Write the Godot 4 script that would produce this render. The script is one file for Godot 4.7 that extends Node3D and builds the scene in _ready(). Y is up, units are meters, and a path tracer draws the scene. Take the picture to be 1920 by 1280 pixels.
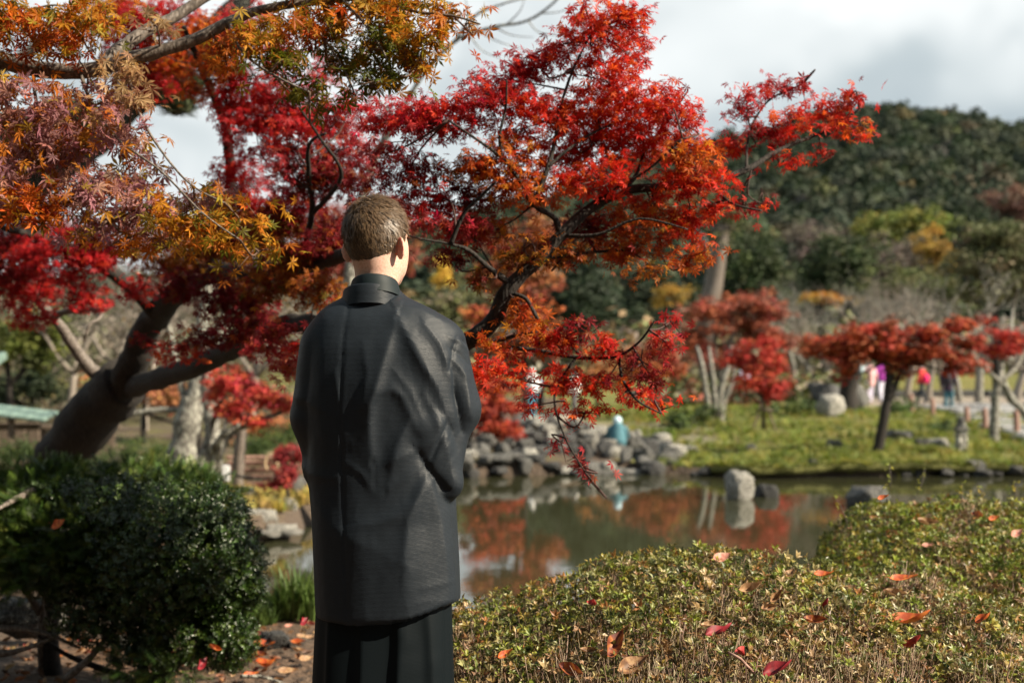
extends Node3D

# ------------------------------------------------------------------ frame of reference
const FPX := 2400.0            # focal length in pixels of the 1920 px wide photograph
const EYE := Vector3(0.0, 1.4, 0.0)
const WATER := -0.40
var tilt := atan(50.0 / 2400.0)
var rng := RandomNumberGenerator.new()
var M := {}
var wobble := FastNoiseLite.new()
var rough := FastNoiseLite.new()


func at(px: float, py: float, d: float) -> Vector3:
	var f := Vector3(0, sin(tilt), -cos(tilt))
	var u := Vector3(0, cos(tilt), sin(tilt))
	return EYE + f * d + Vector3(1, 0, 0) * ((px - 960.0) / FPX * d) + u * ((640.0 - py) / FPX * d)


func _ready() -> void:
	rng.seed = 20241
	wobble.seed = 7
	wobble.frequency = 1.0
	wobble.noise_type = FastNoiseLite.TYPE_SIMPLEX_SMOOTH
	rough.seed = 11
	rough.frequency = 1.0
	rough.fractal_octaves = 4
	rough.noise_type = FastNoiseLite.TYPE_SIMPLEX_SMOOTH
	# camera: 45 mm lens, wide open, focused on the man
	var cam := Camera3D.new()
	cam.name = "camera"
	var att := CameraAttributesPhysical.new()
	att.frustum_focal_length = 12.0 / tan(atan(640.0 / FPX))
	att.frustum_focus_distance = 3.3
	att.exposure_aperture = 2.9
	att.frustum_near = 0.05
	att.frustum_far = 3000.0
	cam.attributes = att
	cam.fov = rad_to_deg(2.0 * atan(640.0 / FPX))
	cam.near = 0.05
	cam.far = 3000.0
	cam.position = EYE
	cam.rotation.x = tilt
	add_child(cam)
	cam.current = true
	# sky and sun
	var we := WorldEnvironment.new()
	we.name = "world_environment"
	var env := Environment.new()
	env.background_mode = Environment.BG_SKY
	env.sky = Sky.new()
	var pm := PanoramaSkyMaterial.new()
	pm.panorama = sky_picture()
	pm.energy_multiplier = 1.0
	env.sky.sky_material = pm
	env.tonemap_mode = Environment.TONE_MAPPER_LINEAR
	env.tonemap_exposure = 2.3
	env.background_energy_multiplier = 0.325
	env.sdfgi_enabled = true
	env.ssao_enabled = true
	env.ssil_enabled = true
	we.environment = env
	add_child(we)
	var sun := DirectionalLight3D.new()
	sun.name = "sun"
	sun.light_energy = 1.6
	sun.light_color = Color(1.0, 0.94, 0.84)
	sun.light_angular_distance = 0.6
	sun.shadow_enabled = true
	sun.look_at_from_position(Vector3(0.80, 0.62, 0.26) * 50.0, Vector3.ZERO)
	add_child(sun)
	build_materials()
	build_setting()
	build_far()
	build_bank()
	build_left_garden()
	build_maples()
	build_hedges()
	build_person()
	build_small_things()
	build_behind()


func sky_picture() -> ImageTexture:
	var n := FastNoiseLite.new()
	n.seed = 5
	n.noise_type = FastNoiseLite.TYPE_SIMPLEX_SMOOTH
	n.frequency = 1.15
	n.fractal_octaves = 5
	n.fractal_gain = 0.5
	n.domain_warp_enabled = true
	n.domain_warp_amplitude = 0.25
	n.domain_warp_frequency = 1.3
	var w := 640
	var h := 320
	var im := Image.create(w, h, false, Image.FORMAT_RGBF)
	# broken cloud: bright and massed low down, thinner and greyer overhead
	var lo := Color(0.40, 0.53, 0.62)
	var mid := Color(0.82, 0.92, 0.96)
	var hi := Color(1.50, 1.54, 1.53)
	for j in h:
		var el := (0.5 - (j + 0.5) / h) * PI
		for i in w:
			var az := ((i + 0.5) / w) * TAU
			var d := Vector3(cos(el) * sin(az), sin(el) * 1.9, cos(el) * cos(az))
			var t := clampf(lerpf(0.655, 0.24, smoothstep(0.2, 0.62, el)) + 1.1 * n.get_noise_3dv(d + Vector3(SKY_X, SKY_Y, SKY_Z)), 0.0, 1.0)
			t = t * t * (3.0 - 2.0 * t)
			var c := lo.lerp(mid, t / 0.5) if t < 0.5 else mid.lerp(hi, (t - 0.5) / 0.5)
			im.set_pixel(i, j, c)
	return ImageTexture.create_from_image(im)


const SKY_X := 3.1
const SKY_Y := 0.4
const SKY_Z := 1.7


# ------------------------------------------------------------------ objects
func obj(called: String, mesh: Mesh, m: Material, parent: Node = self) -> MeshInstance3D:
	var o := MeshInstance3D.new()
	o.name = called
	o.mesh = mesh
	o.material_override = m
	parent.add_child(o, true)
	return o


func thing(called: String, label: String, category: String, where := Vector3.ZERO, group := "") -> Node3D:
	var o := Node3D.new()
	o.name = called
	o.position = where
	add_child(o, true)
	tag(o, label, category, group)
	return o


func tag(o: Node, label: String, category: String, group := "", kind := "") -> void:
	if label:
		o.set_meta("label", label)
	if category:
		o.set_meta("category", category)
	if group:
		o.set_meta("group", group)
	if kind:
		o.set_meta("kind", kind)


func struct(called: String, mesh: Mesh, m: Material, label: String, category := "") -> MeshInstance3D:
	var o := obj(called, mesh, m)
	o.set_meta("kind", "structure")
	o.set_meta("label", label)
	if category:
		o.set_meta("category", category)
	return o


# many small leaves or blades as one part: xf and co run side by side
func scatter(called: String, mesh: Mesh, m: Material, xf: Array, co: Array, parent: Node = self) -> MultiMeshInstance3D:
	var mm := MultiMesh.new()
	mm.transform_format = MultiMesh.TRANSFORM_3D
	mm.use_colors = true
	mm.mesh = mesh
	mm.instance_count = xf.size()
	for i in xf.size():
		mm.set_instance_transform(i, xf[i])
		mm.set_instance_color(i, co[i])
	var o := MultiMeshInstance3D.new()
	o.name = called
	o.multimesh = mm
	o.material_override = m
	o.set_meta("kind", "stuff")
	parent.add_child(o, true)
	return o


# ------------------------------------------------------------------ materials
func lin(r: float, g: float, b: float) -> Color:
	return Color(r, g, b).linear_to_srgb()


func mat(called: String, c: Color, r := 0.8) -> StandardMaterial3D:
	var m := StandardMaterial3D.new()
	m.resource_name = called
	m.albedo_color = c
	m.roughness = r
	M[called] = m
	return m


func ramp(stops: Array) -> Gradient:
	var g := Gradient.new()
	var o := PackedFloat32Array()
	var c := PackedColorArray()
	for s in stops:
		o.append(s[0])
		c.append(lin(s[1], s[2], s[3]))
	g.offsets = o
	g.colors = c
	return g


func noise_tex(seed_: int, freq: float, octaves: int, stops: Array, size := 512, kind := FastNoiseLite.TYPE_SIMPLEX_SMOOTH) -> NoiseTexture2D:
	var n := FastNoiseLite.new()
	n.seed = seed_
	n.noise_type = kind
	n.frequency = freq
	n.fractal_octaves = octaves
	n.fractal_gain = 0.55
	var t := NoiseTexture2D.new()
	t.width = size
	t.height = size
	t.seamless = true
	t.noise = n
	if stops.size():
		t.color_ramp = ramp(stops)
	return t


func tri(m: StandardMaterial3D, s: Vector3, world := false) -> void:
	m.uv1_triplanar = true
	m.uv1_world_triplanar = world
	m.uv1_scale = s
	m.uv1_triplanar_sharpness = 4.0


func relief(m: StandardMaterial3D, t: Texture2D, cm: float) -> void:
	m.heightmap_enabled = true
	m.heightmap_texture = t
	m.heightmap_scale = cm


func leafy(called: String, r: float, through: float) -> StandardMaterial3D:
	var m := mat(called, Color.WHITE, r)
	m.vertex_color_use_as_albedo = true
	if through > 0.0:
		m.backlight_enabled = true
		m.backlight = Color(through, through, through).linear_to_srgb()
	return m


func build_materials() -> void:
	var bump_fine := noise_tex(3, 0.03, 5, [])
	var bump_coarse := noise_tex(4, 0.012, 5, [])
	var m := mat("dark_bark", Color.WHITE, 0.85)
	m.albedo_texture = noise_tex(21, 0.02, 5, [[0.25, 0.008, 0.006, 0.0045], [0.5, 0.015, 0.011, 0.008], [0.75, 0.028, 0.021, 0.016]])
	tri(m, Vector3(5, 1.6, 5))
	relief(m, bump_fine, 0.4)
	m = mat("brown_bark", Color.WHITE, 0.65)
	m.albedo_texture = noise_tex(22, 0.02, 5, [[0.25, 0.06, 0.047, 0.038], [0.5, 0.12, 0.097, 0.08], [0.78, 0.22, 0.19, 0.165]])
	tri(m, Vector3(6, 3, 6))
	relief(m, bump_fine, 0.12)
	m = mat("grey_bark", Color.WHITE, 0.85)
	m.albedo_texture = noise_tex(23, 0.018, 5, [[0.2, 0.05, 0.045, 0.038], [0.48, 0.17, 0.16, 0.14], [0.7, 0.36, 0.36, 0.31]])
	tri(m, Vector3(2, 0.9, 2))
	relief(m, bump_fine, 2.0)
	m = mat("lichen_bark", Color.WHITE, 0.95)
	m.albedo_texture = noise_tex(24, 0.03, 5, [[0.3, 0.006, 0.006, 0.005], [0.55, 0.02, 0.02, 0.018], [0.62, 0.12, 0.125, 0.11], [0.75, 0.2, 0.2, 0.18]])
	tri(m, Vector3(3, 2, 3))
	relief(m, bump_fine, 2.5)
	m = mat("pale_twig", lin(0.22, 0.19, 0.16), 0.8)
	m = mat("straw_twig", Color.WHITE, 0.75)
	m.vertex_color_use_as_albedo = true
	# stone
	m = mat("pale_stone", Color.WHITE, 0.85)
	m.albedo_texture = noise_tex(31, 0.016, 6, [[0.2, 0.07, 0.066, 0.058], [0.4, 0.19, 0.18, 0.16], [0.58, 0.34, 0.33, 0.295], [0.8, 0.54, 0.53, 0.49]])
	tri(m, Vector3(0.9, 0.9, 0.9))
	relief(m, bump_coarse, 4.0)
	m = mat("grey_stone", Color.WHITE, 0.85)
	m.albedo_texture = noise_tex(32, 0.016, 6, [[0.2, 0.035, 0.035, 0.033], [0.5, 0.095, 0.095, 0.09], [0.75, 0.22, 0.215, 0.2]])
	tri(m, Vector3(0.9, 0.9, 0.9))
	relief(m, bump_coarse, 4.0)
	m = mat("dark_stone", Color.WHITE, 0.8)
	m.albedo_texture = noise_tex(33, 0.018, 6, [[0.2, 0.02, 0.02, 0.022], [0.5, 0.055, 0.055, 0.056], [0.75, 0.14, 0.14, 0.13]])
	tri(m, Vector3(1.0, 1.0, 1.0))
	relief(m, bump_coarse, 4.0)
	m = mat("paving_stone", Color.WHITE, 0.85)
	m.albedo_texture = noise_tex(34, 0.02, 5, [[0.25, 0.16, 0.16, 0.165], [0.5, 0.25, 0.25, 0.255], [0.75, 0.36, 0.36, 0.36]])
	tri(m, Vector3(0.7, 0.7, 0.7))
	# ground: brown soil, moss and gravel by vertex colour, with a fine grain over them
	m = mat("soil", Color.WHITE, 0.95)
	m.vertex_color_use_as_albedo = true
	m.albedo_texture = noise_tex(41, 0.025, 6, [[0.2, 0.4, 0.38, 0.36], [0.5, 0.75, 0.74, 0.72], [0.78, 1.0, 1.0, 1.0]], 1024)
	tri(m, Vector3(0.8, 0.8, 0.8), true)
	relief(m, bump_fine, 3.0)
	m = mat("pond_water", lin(0.035, 0.036, 0.018), 0.035)
	m.metallic_specular = 0.55
	m.normal_enabled = true
	var wn := noise_tex(51, 0.012, 3, [], 512)
	wn.as_normal_map = true
	wn.bump_strength = 3.0
	m.normal_texture = wn
	m.normal_scale = 0.035
	tri(m, Vector3(0.55, 0.55, 0.55), true)
	# leaves
	leafy("maple_leaf", 0.5, 1.0).metallic_specular = 0.3
	leafy("far_leaf", 0.75, 0.45)
	leafy("glossy_leaf", 0.36, 0.25)
	leafy("azalea_leaf", 0.45, 0.45)
	leafy("needle", 0.5, 0.35)
	leafy("fallen_leaf", 0.6, 0.5)
	m = leafy("grass_blade", 0.6, 0.45)
	# cloth, skin, hair
	m = mat("black_cloth", Color.WHITE, 0.5)
	m.albedo_texture = cloth_picture()
	tri(m, Vector3(5.0, 5.0, 5.0))
	m.metallic_specular = 0.33
	var weave := weave_picture()
	m.normal_enabled = true
	m.normal_texture = weave
	m.normal_scale = 0.8
	m = mat("lining_cloth", lin(0.012, 0.014, 0.016), 0.5)
	m = mat("collar_cloth", lin(0.008, 0.015, 0.018), 0.6)
	m.metallic_specular = 0.35
	m = mat("hakama_cloth", lin(0.0045, 0.0072, 0.009), 0.55)
	m.metallic_specular = 0.22
	m.normal_enabled = true
	m.normal_texture = weave
	m.normal_scale = 0.3
	tri(m, Vector3(5.0, 5.0, 5.0))
	m = mat("skin", Color.WHITE, 0.5)
	m.albedo_texture = noise_tex(61, 0.05, 4, [[0.2, 0.52, 0.31, 0.235], [0.5, 0.60, 0.385, 0.305], [0.8, 0.64, 0.425, 0.345]], 256)
	tri(m, Vector3(9, 9, 9))
	m.subsurf_scatter_enabled = true
	m.subsurf_scatter_strength = 0.25
	m = mat("hair_strand", Color.WHITE, 0.45)
	m.vertex_color_use_as_albedo = true
	m = mat("scalp_hair", lin(0.045, 0.029, 0.017), 0.6)
	# built things
	m = mat("weathered_wood", Color.WHITE, 0.8)
	m.albedo_texture = noise_tex(71, 0.02, 5, [[0.25, 0.05, 0.034, 0.024], [0.5, 0.12, 0.085, 0.06], [0.75, 0.2, 0.155, 0.115]])
	tri(m, Vector3(6, 0.8, 6))
	m = mat("red_brown_wood", Color.WHITE, 0.75)
	m.albedo_texture = noise_tex(72, 0.02, 5, [[0.25, 0.16, 0.085, 0.06], [0.5, 0.27, 0.15, 0.115], [0.75, 0.38, 0.235, 0.19]])
	tri(m, Vector3(0.7, 5, 5))
	m = mat("green_copper", Color.WHITE, 0.55)
	m.albedo_texture = noise_tex(73, 0.02, 4, [[0.25, 0.08, 0.13, 0.11], [0.5, 0.12, 0.19, 0.165], [0.75, 0.18, 0.25, 0.22]])
	tri(m, Vector3(1.5, 1.5, 1.5))
	mat("plaster", lin(0.42, 0.38, 0.32), 0.9)
	mat("white_board", lin(0.72, 0.74, 0.76), 0.6)
	mat("rope", lin(0.45, 0.33, 0.2), 0.9)


# even threads with slubs that run across the cloth
func cloth_picture() -> ImageTexture:
	var n := FastNoiseLite.new()
	n.seed = 77
	n.frequency = 1.0
	var s := 512
	var im := Image.create(s, s, false, Image.FORMAT_RGB8)
	for j in s:
		for i in s:
			var a := TAU * i / s
			var b := TAU * j / s
			var v := n.get_noise_3d(cos(a) * 1.6, sin(a) * 1.6 + cos(b) * 26.0, sin(b) * 26.0)
			var k := n.get_noise_3d(cos(a) * 30.0 + 9.0, sin(a) * 30.0 + cos(b) * 30.0, sin(b) * 30.0)
			var f := clampf(1.0 + 0.22 * v + 0.2 * k, 0.4, 1.7)
			im.set_pixel(i, j, lin(0.0140 * f, 0.0188 * f, 0.0250 * f))
	return ImageTexture.create_from_image(im)


func weave_picture() -> ImageTexture:
	var n := FastNoiseLite.new()
	n.seed = 78
	n.frequency = 1.0
	var s := 512
	var im := Image.create(s, s, false, Image.FORMAT_RGB8)
	for j in s:
		for i in s:
			var a := TAU * i / s
			var b := TAU * j / s
			var v := n.get_noise_3d(cos(a) * 2.5, sin(a) * 2.5 + cos(b) * 30.0, sin(b) * 30.0)
			var f := clampf(0.5 + 0.16 * sin(b * 64.0) + 0.3 * v, 0.0, 1.0)
			im.set_pixel(i, j, Color(f, f, f))
	im.bump_map_to_normal_map(2.0)
	return ImageTexture.create_from_image(im)


# ------------------------------------------------------------------ shapes
func tool() -> SurfaceTool:
	var st := SurfaceTool.new()
	st.begin(Mesh.PRIMITIVE_TRIANGLES)
	return st


# a smooth path through the given points
func smooth(pts: Array, steps: int) -> Array:
	var out := []
	var n := pts.size()
	for i in n - 1:
		var a: Vector3 = pts[maxi(i - 1, 0)]
		var b: Vector3 = pts[i]
		var c: Vector3 = pts[i + 1]
		var d: Vector3 = pts[mini(i + 2, n - 1)]
		for k in steps:
			out.append(b.cubic_interpolate(c, a, d, float(k) / steps))
	out.append(pts[n - 1])
	return out


# a round limb along pts; r holds one radius per point; lump roughens it
func tube(st: SurfaceTool, pts: Array, r: Array, sides := 8, lump := 0.0, col := Color.WHITE, base := -1) -> void:
	var n := pts.size()
	var first: int = base
	if first < 0:
		first = 0
	var t: Vector3 = (pts[1] - pts[0]).normalized()
	var u := t.cross(Vector3(0.31, 0.2, 0.93)).normalized()
	var rings: Array[PackedVector3Array] = []
	for i in n:
		t = (pts[mini(i + 1, n - 1)] - pts[maxi(i - 1, 0)]).normalized()
		u = (u - t * u.dot(t)).normalized()
		var v := t.cross(u)
		var ring := PackedVector3Array()
		for k in sides:
			var a := TAU * k / sides
			var dir := u * cos(a) + v * sin(a)
			var p: Vector3 = pts[i]
			var q := p + dir * float(r[i])
			if lump > 0.0:
				q += dir * float(r[i]) * lump * rough.get_noise_3dv(q * (0.5 / maxf(float(r[0]), 0.02)))
			ring.append(q)
		rings.append(ring)
	st.set_color(col)
	for i in n - 1:
		for k in sides:
			var k2 := (k + 1) % sides
			var a := rings[i][k]
			var b := rings[i][k2]
			var c := rings[i + 1][k2]
			var d := rings[i + 1][k]
			st.add_vertex(a)
			st.add_vertex(c)
			st.add_vertex(b)
			st.add_vertex(a)
			st.add_vertex(d)
			st.add_vertex(c)
	for e in [0, n - 1]:
		var mid: Vector3 = pts[e]
		for k in sides:
			var k2 := (k + 1) % sides
			st.add_vertex(mid)
			if e == 0:
				st.add_vertex(rings[e][k])
				st.add_vertex(rings[e][k2])
			else:
				st.add_vertex(rings[e][k2])
				st.add_vertex(rings[e][k])


func finish(st: SurfaceTool, smooth_it := true) -> ArrayMesh:
	if smooth_it:
		st.index()
	st.generate_normals()
	return st.commit()


func limb_mesh(pts: Array, r0: float, r1: float, sides := 8, lump := 0.25, steps := 5) -> ArrayMesh:
	var st := tool()
	st.set_smooth_group(0)
	var p := smooth(pts, steps)
	var r := []
	for i in p.size():
		r.append(lerpf(r0, r1, float(i) / (p.size() - 1)))
	tube(st, p, r, sides, lump)
	return finish(st)


# a box with chamfered edges, centred at c
func block(st: SurfaceTool, c: Vector3, s: Vector3, basis_ := Basis(), bevel := 0.01) -> void:
	var h := s * 0.5
	bevel = minf(bevel, minf(h.x, minf(h.y, h.z)) * 0.8)
	var p := func(v: Vector3) -> Vector3: return c + basis_ * v
	var quad := func(a: Vector3, b: Vector3, d: Vector3, e: Vector3) -> void:
		var n := (b - a).cross(d - a)
		if n.dot((a + b + d + e) * 0.25) < 0.0:
			var keep := b
			b = e
			e = keep
		for v in [a, d, b, a, e, d]:
			st.add_vertex(p.call(v))
	st.set_smooth_group(-1)
	for ax in 3:
		var i := (ax + 1) % 3
		var j := (ax + 2) % 3
		for sg in [-1.0, 1.0]:
			var q := []
			for cc in [[-1, -1], [1, -1], [1, 1], [-1, 1]]:
				var v := Vector3.ZERO
				v[ax] = sg * h[ax]
				v[i] = cc[0] * (h[i] - bevel)
				v[j] = cc[1] * (h[j] - bevel)
				q.append(v)
			quad.call(q[0], q[1], q[2], q[3])
	for ax in 3:                                     # the twelve chamfers along each axis
		var i := (ax + 1) % 3
		var j := (ax + 2) % 3
		for cc in [[-1, -1], [1, -1], [1, 1], [-1, 1]]:
			var q := []
			for e in [[-1, 0], [1, 0], [1, 1], [-1, 1]]:
				var v := Vector3.ZERO
				v[ax] = e[0] * (h[ax] - bevel)
				v[i] = cc[0] * (h[i] - (bevel if e[1] == 1 else 0.0))
				v[j] = cc[1] * (h[j] - (bevel if e[1] == 0 else 0.0))
				q.append(v)
			quad.call(q[0], q[1], q[2], q[3])
	for sx in [-1.0, 1.0]:
		for sy in [-1.0, 1.0]:
			for sz in [-1.0, 1.0]:
				var a := Vector3(sx * h.x, sy * (h.y - bevel), sz * (h.z - bevel))
				var b := Vector3(sx * (h.x - bevel), sy * h.y, sz * (h.z - bevel))
				var d := Vector3(sx * (h.x - bevel), sy * (h.y - bevel), sz * h.z)
				var out := (b - a).cross(d - a).dot(a + b + d) > 0.0
				for v in ([a, d, b] if out else [a, b, d]):
					st.add_vertex(p.call(v))


func block_mesh(s: Vector3, bevel := 0.01) -> ArrayMesh:
	var st := tool()
	block(st, Vector3.ZERO, s, Basis(), bevel)
	st.generate_normals()
	return st.commit()


# a boulder: a ball cut by flat planes and roughened; about 2 units across
func rock_mesh(seed_: int, flat: float, detail := 44) -> ArrayMesh:
	var r := RandomNumberGenerator.new()
	r.seed = seed_
	var planes := []
	for i in 15:
		var d := Vector3(r.randfn(), r.randfn() * 0.8, r.randfn()).normalized()
		planes.append([d, r.randf_range(0.55, 0.92)])
	planes.append([Vector3(0.1, 1, 0.05).normalized(), flat])
	var n := FastNoiseLite.new()
	n.seed = seed_
	n.frequency = 1.1
	n.fractal_octaves = 4
	var rows := detail / 2
	var st := tool()
	st.set_smooth_group(0)
	var g := []
	for j in rows + 1:
		var row := PackedVector3Array()
		for i in detail:
			var th := PI * j / rows
			var ph := TAU * i / detail
			var d := Vector3(sin(th) * cos(ph), cos(th), sin(th) * sin(ph))
			var k := 1.0
			for pl in planes:
				var c: float = d.dot(pl[0])
				if c > 0.05:
					k = minf(k, float(pl[1]) / c)
			k *= 1.0 + 0.11 * n.get_noise_3dv(d * 1.5)
			row.append(d * k)
		g.append(row)
	for j in rows:
		for i in detail:
			var i2 := (i + 1) % detail
			for v in [g[j][i], g[j][i2], g[j + 1][i2], g[j][i], g[j + 1][i2], g[j + 1][i]]:
				st.add_vertex(v)
	return finish(st)


# ------------------------------------------------------------------ surface nets of a distance field
func nets(f: Callable, lo: Vector3, hi: Vector3, cell: float, slack := 1.15) -> Array:
	var nx := int(ceil((hi.x - lo.x) / cell)) + 1
	var ny := int(ceil((hi.y - lo.y) / cell)) + 1
	var nz := int(ceil((hi.z - lo.z) / cell)) + 1
	var val := PackedFloat32Array()
	val.resize(nx * ny * nz)
	val.fill(9.0)
	var B := 4
	var live := []
	for bz in range(0, nz, B):
		for by in range(0, ny, B):
			for bx in range(0, nx, B):
				var c := lo + Vector3(bx + B * 0.5, by + B * 0.5, bz + B * 0.5) * cell
				if absf(f.call(c)) > cell * B * 0.87 * slack:
					continue
				live.append(Vector3i(bx, by, bz))
				for z in range(bz, mini(bz + B + 1, nz)):
					for y in range(by, mini(by + B + 1, ny)):
						var o := (z * ny + y) * nx
						for x in range(bx, mini(bx + B + 1, nx)):
							if val[o + x] == 9.0:
								val[o + x] = f.call(lo + Vector3(x, y, z) * cell)
	var id := PackedInt32Array()
	id.resize(nx * ny * nz)
	id.fill(-1)
	var verts := PackedVector3Array()
	var s4 := nx * ny
	var s7 := s4 + nx + 1
	var steps := [0, 1, nx, nx + 1, nx * ny, nx * ny + 1, nx * ny + nx, nx * ny + nx + 1]
	var edges := [[0, 1], [2, 3], [4, 5], [6, 7], [0, 2], [1, 3], [4, 6], [5, 7], [0, 4], [1, 5], [2, 6], [3, 7]]
	for b in live:
		for z in range(b.z, mini(b.z + B, nz - 1)):
			for y in range(b.y, mini(b.y + B, ny - 1)):
				for x in range(b.x, mini(b.x + B, nx - 1)):
					var o: int = (z * ny + y) * nx + x
					var v0 := val[o]
					var neg := v0 < 0.0
					var v7 := val[o + s7]
					if v0 == 9.0 or v7 == 9.0:
						continue
					var v1 := val[o + 1]
					var v2 := val[o + nx]
					var v3 := val[o + nx + 1]
					var v4 := val[o + s4]
					var v5 := val[o + s4 + 1]
					var v6 := val[o + s4 + nx]
					if (v1 < 0.0) == neg and (v2 < 0.0) == neg and (v3 < 0.0) == neg and (v4 < 0.0) == neg and (v5 < 0.0) == neg and (v6 < 0.0) == neg and (v7 < 0.0) == neg:
						continue
					if v1 == 9.0 or v2 == 9.0 or v3 == 9.0 or v4 == 9.0 or v5 == 9.0 or v6 == 9.0:
						continue
					var sum := Vector3.ZERO
					var cnt := 0
					for e in edges:
						var va := val[o + steps[e[0]]]
						var vb := val[o + steps[e[1]]]
						if (va < 0.0) != (vb < 0.0):
							var t := va / (va - vb)
							var pa := Vector3(e[0] & 1, (e[0] >> 1) & 1, e[0] >> 2)
							var pb := Vector3(e[1] & 1, (e[1] >> 1) & 1, e[1] >> 2)
							sum += pa.lerp(pb, t)
							cnt += 1
					id[o] = verts.size()
					verts.append(lo + (Vector3(x, y, z) + sum / cnt) * cell)
	var idx := PackedInt32Array()
	var dx := [1, nx, nx * ny]
	for b in live:
		for z in range(b.z, mini(b.z + B, nz - 1)):
			for y in range(b.y, mini(b.y + B, ny - 1)):
				for x in range(b.x, mini(b.x + B, nx - 1)):
					var o: int = (z * ny + y) * nx + x
					var va := val[o]
					if va == 9.0:
						continue
					for ax in 3:
						var vb := val[o + dx[ax]]
						if vb == 9.0 or (va < 0.0) == (vb < 0.0):
							continue
						var u: int = dx[(ax + 1) % 3]
						var v: int = dx[(ax + 2) % 3]
						if o - u - v < 0:
							continue
						var a := id[o]
						var bb := id[o - u]
						var c := id[o - u - v]
						var d := id[o - v]
						if a < 0 or bb < 0 or c < 0 or d < 0:
							continue
						if va < 0.0:
							idx.append_array(PackedInt32Array([a, c, bb, a, d, c]))
						else:
							idx.append_array(PackedInt32Array([a, bb, c, a, c, d]))
	return [verts, idx]


# commits [vertices, indices]; bend (if any) moves the vertices first
func skin_mesh(parts: Array, bend = null) -> ArrayMesh:
	var v := PackedVector3Array()
	var ix := PackedInt32Array()
	for p in parts:
		var base := v.size()
		v.append_array(p[0])
		for i in p[1]:
			ix.append(i + base)
	var nor := normals_of(v, ix)
	if bend != null:
		for i in v.size():
			v[i] = bend.call(v[i], nor[i])
		nor = normals_of(v, ix)
	var arr := []
	arr.resize(Mesh.ARRAY_MAX)
	arr[Mesh.ARRAY_VERTEX] = v
	arr[Mesh.ARRAY_NORMAL] = nor
	arr[Mesh.ARRAY_INDEX] = ix
	var m := ArrayMesh.new()
	m.add_surface_from_arrays(Mesh.PRIMITIVE_TRIANGLES, arr)
	return m


func normals_of(v: PackedVector3Array, ix: PackedInt32Array) -> PackedVector3Array:
	var nor := PackedVector3Array()
	nor.resize(v.size())
	for k in range(0, ix.size(), 3):
		var a := ix[k]
		var b := ix[k + 1]
		var c := ix[k + 2]
		var n := (v[c] - v[a]).cross(v[b] - v[a])
		nor[a] += n
		nor[b] += n
		nor[c] += n
	for i in nor.size():
		nor[i] = nor[i].normalized()
	return nor


func capsule(p: Vector3, a: Vector3, b: Vector3, ra: float, rb: float) -> float:
	var ab := b - a
	var t := clampf((p - a).dot(ab) / ab.length_squared(), 0.0, 1.0)
	return p.distance_to(a + ab * t) - lerpf(ra, rb, t)


func egg(p: Vector3, c: Vector3, r: Vector3) -> float:
	var q := (p - c) / r
	var k := q.length()
	return (k - 1.0) * k / maxf((q / r).length(), 0.0001)


func melt(a: float, b: float, k: float) -> float:
	var h := clampf(0.5 + 0.5 * (b - a) / k, 0.0, 1.0)
	return lerpf(b, a, h) - k * h * (1.0 - h)


# ------------------------------------------------------------------ leaves
# one star-shaped maple leaf about 1 across, stalk at the origin, tip along -y, face along +z
func maple_leaf_mesh(seed_: int) -> ArrayMesh:
	var r := RandomNumberGenerator.new()
	r.seed = seed_
	var st := tool()
	st.set_smooth_group(-1)
	var angs := [-130.0, -88.0, -45.0, 0.0, 45.0, 88.0, 130.0]
	var lens := [0.30, 0.46, 0.58, 0.64, 0.57, 0.47, 0.29]
	var c := Vector3(0, 0, 0)
	for i in 7:
		var a: float = deg_to_rad(angs[i] + r.randf_range(-6, 6))
		var l: float = lens[i] * r.randf_range(0.9, 1.1)
		var dir := Vector3(sin(a), -cos(a), 0)
		var side := Vector3(cos(a), sin(a), 0)
		var w := l * 0.13
		var droop := r.randf_range(0.04, 0.3) * l
		var tip := dir * l + Vector3(0, 0, -droop)
		var mid := dir * l * 0.5 + Vector3(0, 0, -droop * 0.25)
		var fold := Vector3(0, 0, 0.025)
		for s in [-1.0, 1.0]:
			var e: Vector3 = mid + side * w * s + fold
			for v in ([c, e, mid, mid, e, tip] if s > 0.0 else [c, mid, e, mid, tip, e]):
				st.add_vertex(v)
	st.generate_normals()
	return st.commit()


# a small clump of leaf-sized faces for trees that stand far off; about 2 across
func clump_mesh(seed_: int, n: int, size: float, up := 0.4) -> ArrayMesh:
	var r := RandomNumberGenerator.new()
	r.seed = seed_
	var st := tool()
	st.set_smooth_group(-1)
	for i in n:
		var d := Vector3(r.randfn(), r.randfn() * 0.75, r.randfn())
		var c := d.normalized() * pow(r.randf(), 0.45)
		var nrm := (d.normalized() + Vector3(0, up, 0) + Vector3(r.randfn(), r.randfn(), r.randfn()) * 0.5).normalized()
		var u := nrm.cross(Vector3(r.randfn(), r.randfn(), r.randfn())).normalized() * size * r.randf_range(0.6, 1.3)
		var v := nrm.cross(u).normalized() * size * r.randf_range(0.5, 0.9)
		for q in [c - u, c + v * 0.7 - u * 0.1, c - v * 0.6, c - v * 0.6, c + v * 0.7 - u * 0.1, c + u]:
			st.add_vertex(q)
	st.generate_normals()
	return st.commit()


func turned(where: Vector3, up: Vector3, spin: float, s: Vector3) -> Transform3D:
	up = up.normalized()
	var x := up.cross(Vector3(0.37, 0.11, 0.92)).normalized()
	var b := Basis(x, up, x.cross(up)) * Basis(Vector3.UP, spin)
	return Transform3D(b.scaled_local(s), where)


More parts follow.
